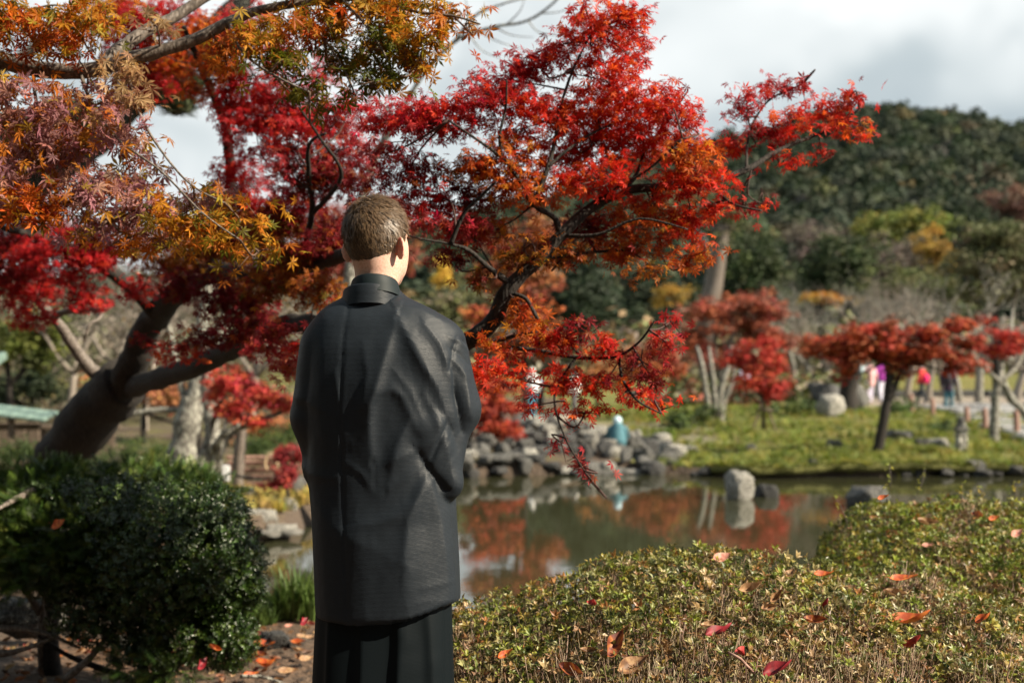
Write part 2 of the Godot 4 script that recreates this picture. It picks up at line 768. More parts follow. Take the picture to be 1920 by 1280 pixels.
func tint(list: Array, vary := 0.25) -> Color:
	var total := 0.0
	for c in list:
		total += float(c[3])
	var k := rng.randf() * total
	for c in list:
		k -= float(c[3])
		if k <= 0.0:
			var f := rng.randf_range(1.0 - vary, 1.0 + vary)
			return Color(c[0] * f, c[1] * f * rng.randf_range(0.85, 1.15), c[2] * f)
	var c0 = list[0]
	return Color(c0[0], c0[1], c0[2])


# ------------------------------------------------------------------ terrain, pond, hill
# distances in front of the camera are counted as D = -z
var pond := PackedVector2Array([
	Vector2(-2.0, 7.6), Vector2(-2.7, 9.0), Vector2(-2.9, 11.5), Vector2(-2.8, 13.2), Vector2(-2.45, 13.7), Vector2(-2.3, 15.0), Vector2(-2.6, 17.5), Vector2(-2.0, 20.2),
	Vector2(-0.6, 21.3), Vector2(1.6, 21.9), Vector2(3.0, 21.8), Vector2(3.9, 20.9), Vector2(5.0, 21.2), Vector2(8.0, 21.6), Vector2(13.0, 21.4), Vector2(20.0, 20.0), Vector2(22.0, 14.0), Vector2(14.0, 9.2),
	Vector2(6.0, 7.5), Vector2(2.0, 7.0), Vector2(-1.0, 7.5)])


func shore(x: float, d: float) -> float:
	var p := Vector2(x, d)
	var best := 1e9
	var inside := false
	var n := pond.size()
	var j := n - 1
	for i in n:
		var a := pond[i]
		var b := pond[j]
		var ab := b - a
		var t := clampf((p - a).dot(ab) / ab.length_squared(), 0.0, 1.0)
		best = minf(best, p.distance_squared_to(a + ab * t))
		if (a.y > d) != (b.y > d) and x < (b.x - a.x) * (d - a.y) / (b.y - a.y) + a.x:
			inside = not inside
		j = i
	best = sqrt(best)
	return -best if inside else best


func land(x: float, d: float) -> float:
	var right := smoothstep(0.5, 3.0, x)
	var h := 0.0
	if d > 20.0:
		var bank := lerpf(-0.24, 0.10, smoothstep(21.0, 40.0, d))
		h = lerpf(lerpf(-0.22, 0.1, smoothstep(20.0, 27.0, d)), bank, right)
	elif d > 9.0:
		h = lerpf(0.0, -0.2, smoothstep(10.0, 16.0, d)) * (1.0 - smoothstep(16.0, 21.0, d)) + -0.22 * smoothstep(16.0, 21.0, d)
		if x < -3.0:
			h = lerpf(h, -0.05, smoothstep(-3.0, -6.0, x))
	if d > 56.0:
		h += 0.9 * smoothstep(56.0, 64.0, d) + 0.02 * maxf(d - 64.0, 0.0)
	h += 0.05 * wobble.get_noise_2d(x * 0.7, d * 0.7) + 0.12 * wobble.get_noise_2d(x * 0.16 + 40.0, d * 0.16) * smoothstep(14.0, 24.0, d)
	return h


func ground(x: float, d: float) -> float:
	var s := shore(x, d) + 0.12 * wobble.get_noise_2d(x * 1.7 + 9.0, d * 1.7)
	var h := land(x, d)
	if s < 0.0:
		h = lerpf(h, -1.2, smoothstep(0.0, 0.34, -s))
	return h


func on_ground(x: float, d: float) -> Vector3:
	return Vector3(x, ground(x, d), -d)


# how far off the ground lies that is seen at px, py
func drop(px: float, py: float, from := 12.0) -> float:
	var d := from
	while d < 75.0:
		var p := at(px, py, d)
		if p.y < maxf(ground(p.x, -p.z), WATER):
			return d
		d += 0.1
	return d


# the point of the ground that the pixel column px crosses at distance d
func foot(px: float, d: float) -> Vector3:
	return on_ground((px - 960.0) / FPX * d, d)


func build_setting() -> void:
	# one sheet: fine near the pond, coarse to the horizon
	var xs := []
	var x := -700.0
	while x < 700.0:
		xs.append(x)
		var a := absf(x - 2.0)
		x += 0.22 if a < 11.0 else (0.6 if a < 26.0 else (2.0 if a < 60.0 else (8.0 if a < 140.0 else 60.0)))
	var ds := []
	var d := -40.0
	while d < 900.0:
		ds.append(d)
		d += 4.0 if d < -4.0 else (0.22 if d < 24.0 else (0.5 if d < 66.0 else (3.0 if d < 140.0 else 60.0)))
	var v := PackedVector3Array()
	var c := PackedColorArray()
	for dd in ds:
		for xx in xs:
			v.append(Vector3(xx, ground(xx, dd), -dd))
			c.append(ground_color(xx, dd))
	var ix := PackedInt32Array()
	var w := xs.size()
	for j in ds.size() - 1:
		for i in w - 1:
			var a := j * w + i
			ix.append_array(PackedInt32Array([a, a + w, a + 1, a + 1, a + w, a + w + 1]))
	var arr := []
	arr.resize(Mesh.ARRAY_MAX)
	arr[Mesh.ARRAY_VERTEX] = v
	arr[Mesh.ARRAY_COLOR] = c
	arr[Mesh.ARRAY_NORMAL] = normals_of(v, ix)
	arr[Mesh.ARRAY_INDEX] = ix
	var m := ArrayMesh.new()
	m.add_surface_from_arrays(Mesh.PRIMITIVE_TRIANGLES, arr)
	struct("ground", m, M.soil, "brown soil, moss and gravel of the garden around the pond")
	# water: one sheet that the banks cut to shape
	var st := tool()
	for q in [Vector3(-6, WATER, -6.5), Vector3(-6, WATER, -23.5), Vector3(24, WATER, -6.5), Vector3(24, WATER, -6.5), Vector3(-6, WATER, -23.5), Vector3(24, WATER, -23.5)]:
		st.set_normal(Vector3.UP)
		st.add_vertex(q)
	struct("pond_water", st.commit(), M.pond_water, "calm greenish brown pond water mirroring red maples and rocks")
	build_hill()


func ground_color(x: float, d: float) -> Color:
	var soil := Color(0.105, 0.078, 0.056)
	var leafmould := Color(0.14, 0.075, 0.04)
	var moss := Color(0.125, 0.155, 0.022)
	var dry := Color(0.24, 0.205, 0.05)
	var gravel := Color(0.36, 0.31, 0.26)
	var n := wobble.get_noise_2d(x * 0.55 + 3.0, d * 0.55)
	var n2 := wobble.get_noise_2d(x * 1.9 - 7.0, d * 1.9)
	var c := soil.lerp(leafmould, clampf(0.4 + n + 0.5 * n2, 0.0, 1.0))
	if d > 13.0 and x < 1.5:
		c = c.lerp(moss, clampf(0.25 + n, 0.0, 0.8))
	if d > 18.0 and x > 1.8:
		c = moss.lerp(dry, clampf(0.35 + 0.9 * n + 0.5 * n2, 0.0, 1.0))
	if d > 12.0 and d < 15.5 and x < -1.5:
		c = dry.lerp(leafmould, clampf(0.3 + n2, 0.0, 1.0))
	var path_edge := maxf(44.0 - 1.2 * maxf(0.0, x - 9.0), 26.0) + 1.2 * n
	if d > 24.0 and x < 5.0 and d < 33.0 and x > -1.0:
		c = c.lerp(gravel * 0.75, 0.6)
	if d > path_edge and d < 57.0 and x > 10.5 + n:
		c = gravel * (1.0 + 0.2 * n2)
	if d > 11.0 and d < 25.0:                      # bare earth where the bank breaks off
		c = c.lerp(soil, smoothstep(0.30, 0.10, shore(x, d) + 0.12 * n2))
	if d > 57.0:
		c = dry.lerp(moss, clampf(0.45 + n, 0.0, 1.0)) if d < 78.0 else moss * 0.6
	return c


# ridge line: [x at the crest, height of the land]
var ridge := [[-420.0, 30.0], [-220.0, 16.0], [-152.0, 12.0], [-104.0, 18.0], [-57.0, 27.0], [-25.0, 37.0], [6.0, 46.0], [38.0, 57.0], [69.7, 65.5], [95.0, 71.0], [112.0, 72.5], [127.0, 71.0], [140.0, 68.0], [156.0, 68.5], [230.0, 66.0], [420.0, 50.0]]


func hill_height(x: float, d: float) -> float:
	var r := 40.0
	for i in ridge.size() - 1:
		if x >= ridge[i][0] and x <= ridge[i + 1][0]:
			r = lerpf(ridge[i][1], ridge[i + 1][1], smoothstep(0.0, 1.0, (x - ridge[i][0]) / (ridge[i + 1][0] - ridge[i][0])))
	var t := clampf((d - 105.0) / 275.0, 0.0, 1.0)
	var s := t * (0.62 + 0.38 * t * (2.0 - t)) if d <= 380.0 else 1.0 - 0.35 * (d - 380.0) / 300.0
	return 1.6 + r * s + 3.0 * wobble.get_noise_2d(x * 0.012, d * 0.012) * t


func build_hill() -> void:
	var st := tool()
	st.set_smooth_group(0)
	var nx := 90
	var nd := 40
	var g := []
	for j in nd + 1:
		var row := PackedVector3Array()
		for i in nx + 1:
			var x := lerpf(-420, 420, float(i) / nx)
			var d := lerpf(104, 640, float(j) / nd)
			row.append(Vector3(x, hill_height(x, d) if j > 0 else 0.5, -d))
		g.append(row)
	st.set_color(Color(0.03, 0.035, 0.018))
	for j in nd:
		for i in nx:
			for q in [g[j][i], g[j + 1][i], g[j][i + 1], g[j][i + 1], g[j + 1][i], g[j + 1][i + 1]]:
				st.add_vertex(q)
	struct("hill", finish(st), M.soil, "wooded hill rising behind the garden on the right")
	# the wood on it reads as one mass of crowns
	var xf := [[], []]
	var co := [[], []]
	var greens := [[0.015, 0.030, 0.011, 6], [0.021, 0.037, 0.013, 5], [0.034, 0.046, 0.016, 3], [0.026, 0.038, 0.022, 2], [0.06, 0.052, 0.024, 0.8], [0.11, 0.08, 0.03, 0.25], [0.07, 0.085, 0.024, 0.4], [0.05, 0.05, 0.044, 0.4]]
	var d := 118.0
	while d < 392.0:
		var x := -0.74 * d - 12.0
		while x < 0.66 * d + 12.0:
			var px := x + rng.randf_range(-2.5, 2.5)
			var pd := d + rng.randf_range(-2.5, 2.5)
			var s := rng.randf_range(2.0, 4.4)
			var k := rng.randi() % 2
			xf[k].append(Transform3D(Basis(Vector3.UP, rng.randf() * TAU).scaled_local(Vector3(s, s * rng.randf_range(0.75, 1.35), s)), Vector3(px, hill_height(px, pd) + s * 0.75, -pd)))
			co[k].append(tint(greens, 0.25))
			x += 3.9
		d += 4.3
	var wood := thing("hillside_wood", "dark green wood covering the hill behind the pond", "wood")
	wood.set_meta("kind", "stuff")
	for k in 2:
		scatter("crown", crown_mesh(40 + k, 330), M.far_leaf, xf[k], co[k], wood)


# one far crown of many leaf-sized faces on a lumpy dome, about 2 across
func crown_mesh(seed_: int, n: int) -> ArrayMesh:
	var r := RandomNumberGenerator.new()
	r.seed = seed_
	var st := tool()
	st.set_smooth_group(-1)
	for i in n:
		var d := Vector3(r.randfn(), r.randfn() * 0.9 + 0.35, r.randfn()).normalized()
		var k := 0.78 + 0.3 * wobble.get_noise_3dv(d * 1.6 + Vector3(seed_, 0, 0)) + r.randf_range(-0.12, 0.06)
		var c := d * k
		var nrm := (d + Vector3(r.randfn(), r.randfn() + 0.5, r.randfn()) * 0.4).normalized()
		var u := nrm.cross(Vector3(r.randfn(), r.randfn(), r.randfn())).normalized() * r.randf_range(0.08, 0.17)
		var v := nrm.cross(u)
		for q in [c - u, c + v * 0.7, c - v * 0.7, c - v * 0.7, c + v * 0.7, c + u]:
			st.add_vertex(q)
	st.generate_normals()
	return st.commit()


# ------------------------------------------------------------------ trees that stand far off
var far_clumps := []


# pads: [px, py, rx, ry, number of clumps, share of depth]; d: distance; s: size of one clump in metres
func pad_crown(o: Node3D, called: String, pads: Array, d: float, s: float, colors: Array, m: Material, hollow := 0.35, mesh_at := 0) -> void:
	var xf := []
	var co := []
	for p in pads:
		var rx: float = p[2] * d / FPX
		var ry: float = p[3] * d / FPX
		var rz: float = rx * (p[5] if p.size() > 5 else 0.9)
		var c := at(p[0], p[1], d + (p[6] if p.size() > 6 else 0.0)) - o.position
		for i in int(p[4]):
			var q := Vector3(rng.randfn(), rng.randfn(), rng.randfn()).normalized() * (pow(rng.randf(), hollow) if rng.randf() < 0.5 else absf(rng.randfn()) * 0.62)
			q *= 1.0 + 0.6 * wobble.get_noise_3dv(q * 1.7 + c)
			if wobble.get_noise_3dv((c + Vector3(q.x * rx, q.y * ry, q.z * rz)) * Vector3(0.30, 0.5, 0.30) / s) < 0.0:
				continue
			var f := s * rng.randf_range(0.5, 1.25)
			xf.append(Transform3D(Basis.from_euler(Vector3(rng.randf_range(-0.4, 0.4), rng.randf() * TAU, rng.randf_range(-0.4, 0.4))).scaled_local(Vector3(f, f * 0.8, f)), c + Vector3(q.x * rx, q.y * ry, q.z * rz)))
			co.append(tint(colors, 0.3))
	scatter(called, far_clumps[mesh_at], m, xf, co, o)


func far_tree(called: String, label: String, category: String, base_px: float, d: float, pads: Array, s: float, colors: Array, trunk_r := 0.2, m: Material = null, lean := 0.0, group := "") -> Node3D:
	var f := foot(base_px, d) if d < 104.0 else Vector3((base_px - 960.0) / FPX * d, hill_height((base_px - 960.0) / FPX * d, d), -d)
	var o := thing(called, label, category, f, group)
	var top := at(pads[0][0], pads[0][1], d) - f
	var st := tool()
	st.set_smooth_group(0)
	var bend := Vector3(lean, top.y * 0.45, 0)
	var tp := smooth([Vector3(0, -0.15, 0), bend * Vector3(1, 0.5, 1), Vector3(top.x * 0.5 + lean * 0.5, top.y * 0.6, 0), Vector3(top.x, top.y, top.z)], 4)
	var tr := []
	for i in tp.size():
		tr.append(lerpf(trunk_r, trunk_r * 0.35, float(i) / (tp.size() - 1)))
	tube(st, tp, tr, 7, 0.4)
	obj("trunk", finish(st), M.dark_bark if m == null else m, o)
	for p in pads:
		var c := at(p[0], p[1], d) - f
		var from: Vector3 = tp[int(tp.size() * 0.55)]
		if c.distance_to(from) > 0.3:
			obj("limb", limb_mesh([from, from.lerp(c, 0.5) + Vector3(0, -0.08 * c.distance_to(from), 0), c], trunk_r * 0.45, trunk_r * 0.12, 5, 0.3, 4), M.dark_bark if m == null else m, o)
	pad_crown(o, "crown", pads, d, s, colors, M.far_leaf)
	return o


# leafless tree: branches fork until they are twigs
func fork(st: SurfaceTool, p: Vector3, dir: Vector3, l: float, r: float, level: int, g: RandomNumberGenerator, spread: float, up: float) -> void:
	var mid := p + dir * l * 0.5 + Vector3(g.randfn(), g.randfn(), g.randfn()) * l * 0.06
	var end := p + dir * l
	tube(st, [p, mid, end], [r, r * 0.85, r * 0.68], 5 if level > 2 else 4, 0.0)
	if level == 0:
		return
	var n := 3 if g.randf() < 0.45 else 2
	for i in n:
		var nd := (dir + Vector3(g.randfn(), g.randfn() + up, g.randfn()) * spread).normalized()
		fork(st, end if i > 0 or g.randf() < 0.6 else mid, nd, l * g.randf_range(0.62, 0.86), r * g.randf_range(0.5, 0.66), level - 1, g, spread, up)


func bare_tree(called: String, label: String, px: float, d: float, top_py: float, r: float, levels: int, seed_: int, m: Material, spread := 0.5, lean := 0.0, group := "") -> void:
	var f := foot(px, d)
	var h := at(px, top_py, d).y - f.y
	var o := thing(called, label, "tree", f, group)
	var g := RandomNumberGenerator.new()
	g.seed = seed_
	var st := tool()
	st.set_smooth_group(0)
	tube(st, smooth([Vector3(0, -0.1, 0), Vector3(lean * 0.3, h * 0.14, 0), Vector3(lean, h * 0.28, 0)], 3), [r, r * 0.95, r * 0.9, r * 0.88, r * 0.86, r * 0.84, r * 0.8], 7, 0.3)
	obj("trunk", finish(st), m, o)
	for i in 3:
		st = tool()
		st.set_smooth_group(0)
		var a := TAU * (i + g.randf() * 0.6) / 3.0
		fork(st, Vector3(lean, h * 0.27, 0), Vector3(cos(a) * spread * 1.2 + lean * 0.2, 0.9, sin(a) * spread * 1.2).normalized(), h * 0.24, r * 0.55, levels, g, spread, 0.15)
		obj("limb", finish(st), m, o)


func build_far() -> void:
	far_clumps = [clump_mesh(1, 16, 0.34), clump_mesh(2, 26, 0.17, 0.9), clump_mesh(3, 18, 0.22)]
	var dark := [[0.022, 0.040, 0.010, 3], [0.034, 0.056, 0.014, 2], [0.055, 0.075, 0.018, 1]]
	var deep := [[0.014, 0.028, 0.012, 3], [0.024, 0.042, 0.017, 2]]
	var lime := [[0.13, 0.16, 0.024, 3], [0.20, 0.20, 0.03, 2], [0.08, 0.11, 0.02, 2]]
	var grey := [[0.13, 0.105, 0.088, 3], [0.18, 0.145, 0.12, 2], [0.10, 0.085, 0.07, 2]]
	var gold := [[0.40, 0.235, 0.03, 3], [0.30, 0.19, 0.035, 2], [0.16, 0.12, 0.04, 1]]
	var olive := [[0.085, 0.095, 0.035, 3], [0.13, 0.13, 0.05, 2], [0.16, 0.13, 0.075, 1]]
	far_tree("evergreen_tree", "dark green dense round evergreen beside the pale slanting trunk", "tree", 1405, 88, [[1405, 492, 58, 78, 520], [1380, 540, 50, 60, 220], [1440, 540, 50, 55, 220]], 0.62, dark, 0.25)
	far_tree("evergreen_tree", "dark green domed evergreen below the lime green crown", "tree", 1580, 92, [[1580, 486, 66, 52, 460], [1560, 525, 62, 45, 260], [1490, 540, 40, 50, 160]], 0.62, dark, 0.25)
	far_tree("broadleaf_tree", "lime green spreading crown at the foot of the wooded hill", "tree", 1690, 108, [[1660, 428, 62, 30, 300], [1735, 412, 48, 24, 220], [1640, 450, 40, 26, 120]], 0.7, lime, 0.25)
	far_tree("grey_brown_tree", "mauve grey twiggy tree left of the lime green crown", "tree", 1545, 112, [[1540, 452, 62, 40, 330], [1500, 480, 40, 36, 150]], 0.6, grey, 0.2)
	far_tree("grey_brown_tree", "tan grey twiggy tree right under the lime green crown", "tree", 1690, 98, [[1690, 480, 72, 44, 380], [1650, 500, 46, 40, 160]], 0.55, grey, 0.2)
	far_tree("golden_tree", "golden yellow autumn tree right of the tan twiggy tree", "tree", 1752, 94, [[1745, 462, 36, 36, 190], [1775, 482, 28, 24, 110]], 0.5, gold, 0.2)
	far_tree("pine_tree", "pale olive spreading pine at the right edge of the garden", "tree", 1870, 58, [[1862, 440, 62, 22, 330], [1900, 470, 70, 24, 330], [1830, 490, 60, 24, 280], [1890, 520, 70, 22, 280], [1850, 545, 60, 20, 200]], 0.42, olive, 0.24)
	far_tree("russet_tree", "russet brown rounded crown below the hill at the right edge", "tree", 1890, 130, [[1890, 378, 58, 26, 300], [1930, 390, 40, 26, 160]], 0.7, [[0.16, 0.075, 0.05, 3], [0.11, 0.06, 0.045, 2]], 0.25)
	far_tree("evergreen_tree", "blackish green evergreen between lime crown and russet crown", "tree", 1815, 122, [[1815, 412, 64, 46, 420], [1780, 440, 40, 40, 160]], 0.75, deep, 0.25)
	far_tree("conifer_tree", "dark layered conifer seen under the arching red branch", "tree", 1090, 68, [[1090, 480, 40, 50, 260], [1080, 545, 74, 50, 460], [1120, 590, 70, 30, 240], [1040, 590, 50, 36, 200]], 0.45, deep, 0.25)
	far_tree("conifer_tree", "dark conifer between the layered conifer and the pale trunk", "tree", 1215, 74, [[1215, 540, 52, 56, 420], [1190, 590, 60, 34, 220], [1270, 590, 50, 34, 200]], 0.5, deep, 0.25)
	far_tree("golden_tree", "small bright yellow tree left of the pale slanting trunk", "tree", 1262, 64, [[1262, 552, 32, 17, 170], [1240, 565, 22, 12, 70]], 0.3, gold, 0.12)
	far_tree("orange_tree", "low flat orange yellow tree before grey bare branches", "tree", 1545, 60, [[1530, 557, 30, 9, 110], [1560, 560, 28, 9, 100]], 0.26, [[0.46, 0.20, 0.02, 3], [0.38, 0.24, 0.03, 2]], 0.1)
	far_tree("ginkgo_tree", "small pointed yellow ginkgo seen beside the man's right cheek", "tree", 828, 70, [[827, 515, 17, 22, 150], [829, 492, 9, 14, 60]], 0.3, [[0.62, 0.40, 0.05, 3], [0.5, 0.30, 0.04, 1]], 0.1)
	far_tree("broadleaf_tree", "pale yellow green tree seen past the man's right shoulder", "tree", 845, 52, [[840, 575, 34, 38, 240], [880, 610, 50, 40, 260], [910, 560, 40, 40, 160]], 0.34, [[0.16, 0.17, 0.06, 3], [0.12, 0.12, 0.06, 2], [0.2, 0.17, 0.11, 2]], 0.14)
	far_tree("broadleaf_tree", "yellow green bushy tree below the tan twiggy tree", "tree", 1725, 82, [[1720, 528, 74, 32, 360], [1660, 545, 50, 30, 180], [1790, 548, 50, 26, 180]], 0.45, [[0.10, 0.12, 0.03, 3], [0.07, 0.085, 0.025, 2], [0.14, 0.13, 0.05, 1]], 0.2)
	var rust := [[0.28, 0.075, 0.025, 3], [0.22, 0.045, 0.022, 3], [0.34, 0.13, 0.035, 2], [0.13, 0.05, 0.025, 2]]
	far_tree("rust_maple", "tall rust brown maple across the pond, behind the arching red branch", "maple tree", 985, 36.0, [[960, 470, 60, 34, 240], [1010, 440, 56, 30, 220], [1000, 520, 60, 34, 220], [930, 520, 46, 30, 150]], 0.28, rust, 0.14)
	far_tree("rust_maple", "orange red maple on the far shore seen right of the man's shoulder", "maple tree", 985, 29.0, [[985, 590, 40, 44, 240], [1010, 640, 46, 34, 220], [955, 650, 40, 30, 160], [900, 600, 30, 26, 60]], 0.22, [[0.36, 0.09, 0.02, 3], [0.32, 0.04, 0.02, 3], [0.4, 0.15, 0.03, 2], [0.16, 0.04, 0.02, 2]], 0.1)
	far_tree("rust_maple", "broad rust brown maple across the pond, above the left fork of the trunk", "maple tree", 470, 34.0, [[470, 430, 90, 44, 340], [400, 480, 80, 44, 260], [545, 460, 70, 44, 260], [330, 440, 70, 40, 220], [480, 510, 90, 36, 220]], 0.27, [[0.22, 0.05, 0.025, 3], [0.17, 0.06, 0.03, 3], [0.26, 0.10, 0.03, 2]], 0.15)
	far_tree("rust_maple", "tall dusky red maple across the pond, behind the man's head", "maple tree", 700, 38.0, [[640, 430, 80, 44, 300], [730, 400, 76, 40, 280], [700, 480, 90, 44, 300], [590, 500, 70, 44, 240]], 0.3, [[0.24, 0.035, 0.025, 3], [0.18, 0.04, 0.025, 3], [0.28, 0.09, 0.03, 2]], 0.16)
	# pale slanting trunk
	var f := foot(1330, 62)
	var o := thing("pale_trunk_tree", "pale grey thick slanting tree trunk rising behind red maple leaves", "tree", f)
	obj("trunk", limb_mesh([Vector3(0, -0.2, 0), at(1325, 600, 62) - f, at(1345, 500, 62) - f, at(1352, 420, 62) - f], 0.52, 0.4, 10, 0.25), M.brown_bark, o)
	obj("limb", limb_mesh([at(1346, 490, 62) - f, at(1310, 440, 62) - f, at(1260, 380, 62) - f], 0.35, 0.12, 6), M.grey_bark, o)
	pad_crown(o, "crown", [[1350, 400, 70, 50, 200], [1270, 380, 60, 40, 160]], 62.0, 0.4, olive, M.far_leaf)
	# bare trees behind the lawn
	var where := ["between the red tree and the flat orange tree", "just behind the dark sloping boulder", "behind the left wing of the flat red maple", "behind the middle of the flat red maple", "behind the tall fork at the right edge", "at the right edge under the olive pine", "behind the orange brown maple", "behind the right wing of the flat red maple", "over the dark sloping boulder", "above the walkers in pale blue and pink", "above the walker in red", "above the walker in dark purple", "left of the fence posts"]
	var spots := [[1490, 62, 520, 0.16], [1560, 50, 530, 0.14], [1625, 58, 500, 0.16], [1700, 54, 520, 0.15], [1835, 48, 500, 0.18], [1905, 44, 540, 0.16], [1400, 66, 520, 0.14], [1770, 56, 530, 0.15], [1530, 54, 515, 0.13], [1590, 52, 505, 0.13], [1665, 50, 510, 0.13], [1740, 50, 500, 0.14], [1800, 52, 490, 0.14]]
	for i in spots.size():
		var s = spots[i]
		bare_tree("bare_tree", "leafless pale grey tree " + where[i], s[0], s[1], s[2], s[3], 5, 300 + i, M.grey_bark if i % 2 == 0 else M.pale_twig, 0.55, rng.randf_range(-0.5, 0.5), "leafless trees behind the lawn")
	# low thicket that closes the view under the trees
	var xf := []
	var co := []
	for i in 2300:
		var px := rng.randf_range(-1000, 2700)
		var d := rng.randf_range(66, 100)
		var p := foot(px, d)
		var s := rng.randf_range(0.7, 1.5)
		p.y += rng.randf_range(0.2, 2.6)
		xf.append(Transform3D(Basis(Vector3.UP, rng.randf() * TAU).scaled_local(Vector3(s, s, s)), p))
		co.append(tint([[0.19, 0.17, 0.135, 3], [0.23, 0.205, 0.16, 2], [0.09, 0.10, 0.045, 2], [0.18, 0.18, 0.08, 2], [0.2, 0.12, 0.07, 0.7]], 0.3))
	for i in 420:                       # lower growth before it, left of the gravel
		var d := rng.randf_range(42, 56)
		var px := rng.randf_range(1230, 1620)
		var p := foot(px, d)
		var s := rng.randf_range(0.25, 0.55)
		p.y += rng.randf_range(0.05, 0.95)
		xf.append(Transform3D(Basis(Vector3.UP, rng.randf() * TAU).scaled_local(Vector3(s, s, s)), p))
		co.append(tint([[0.07, 0.09, 0.025, 3], [0.12, 0.13, 0.04, 2], [0.17, 0.15, 0.10, 2], [0.03, 0.045, 0.015, 2], [0.26, 0.06, 0.03, 0.8]], 0.3))
	var th := thing("thicket", "grey green undergrowth along the far edge of the lawn", "undergrowth")
	th.set_meta("kind", "stuff")
	scatter("foliage", far_clumps[0], M.far_leaf, xf, co, th)
	build_path()
	build_walkers()


# paved slope, rope fence and kerb beside the gravel path on the right
func build_path() -> void:
	# each slab of the stepped pavement is one stone
	var o := thing("stone_pavement", "grey stone slab pavement beside the gravel path, behind the fence posts", "pavement")
	o.set_meta("kind", "structure")
	var kinds := []
	for k in 4:
		kinds.append(block_mesh(Vector3(1.0, 0.1, 1.0), 0.02))
	var rows := 19
	for j in rows:
		var d := 26.0 + j * 1.06
		var x := lerpf(10.3, 14.2, j / 18.0) + rng.randf_range(0.0, 0.3)
		while x < 0.42 * d + 2.5:
			var w := rng.randf_range(0.6, 1.2)
			var s := obj("slab", kinds[rng.randi() % 4], M.paving_stone, o)
			s.position = Vector3(x + w * 0.5, land(x + w * 0.5, d) + 0.03 + rng.randf_range(-0.02, 0.03), -d)
			s.scale = Vector3(w * 0.96, 1.0, 1.0)
			s.rotation = Vector3(rng.randf_range(-0.02, 0.02), rng.randf_range(-0.02, 0.02), rng.randf_range(-0.02, 0.02))
			x += w
	var posts := [[1708, 772, 741], [1748, 780, 749], [1812, 798, 765], [1846, 806, 768], [1905, 818, 772], [1665, 776, 746]]
	var names := ["second", "third", "fourth", "fifth", "sixth and rightmost", "first and leftmost"]
	for i in posts.size():
		var pd := drop(posts[i][0], posts[i][1], 22.0)
		var p := foot(posts[i][0], pd)
		var h := at(posts[i][0], posts[i][2], pd).y - p.y
		var t := thing("fence_post", "red brown wooden fence post by the paving, %s of the row" % names[i], "fence post", p, "fence posts along the paving")
		obj("post", limb_mesh([Vector3(0, -0.1, 0), Vector3(0.01, h * 0.5, 0), Vector3(0, h, 0)], 0.07, 0.065, 8, 0.12, 2), M.red_brown_wood, t)
		obj("cap", limb_mesh([Vector3(0, h, 0), Vector3(0, h + 0.04, 0)], 0.075, 0.05, 8, 0.0, 2), M.red_brown_wood, t.get_child(0))
	# low kerb of dark stones between lawn and gravel
	var kb := thing("lawn_kerb", "low dark stone kerb between gravel path and the yellowed lawn", "kerb")
	var kx := 5.0
	while kx < 34.0:
		var w := rng.randf_range(0.8, 1.6)
		var s := obj("kerb_stone", block_mesh(Vector3(w * 0.97, 0.42, 0.35), 0.05), M.dark_stone, kb)
		s.position = Vector3(kx + w * 0.5, land(kx, 56.0) + 0.12, -57.0 + rng.randf_range(-0.08, 0.08))
		kx += w


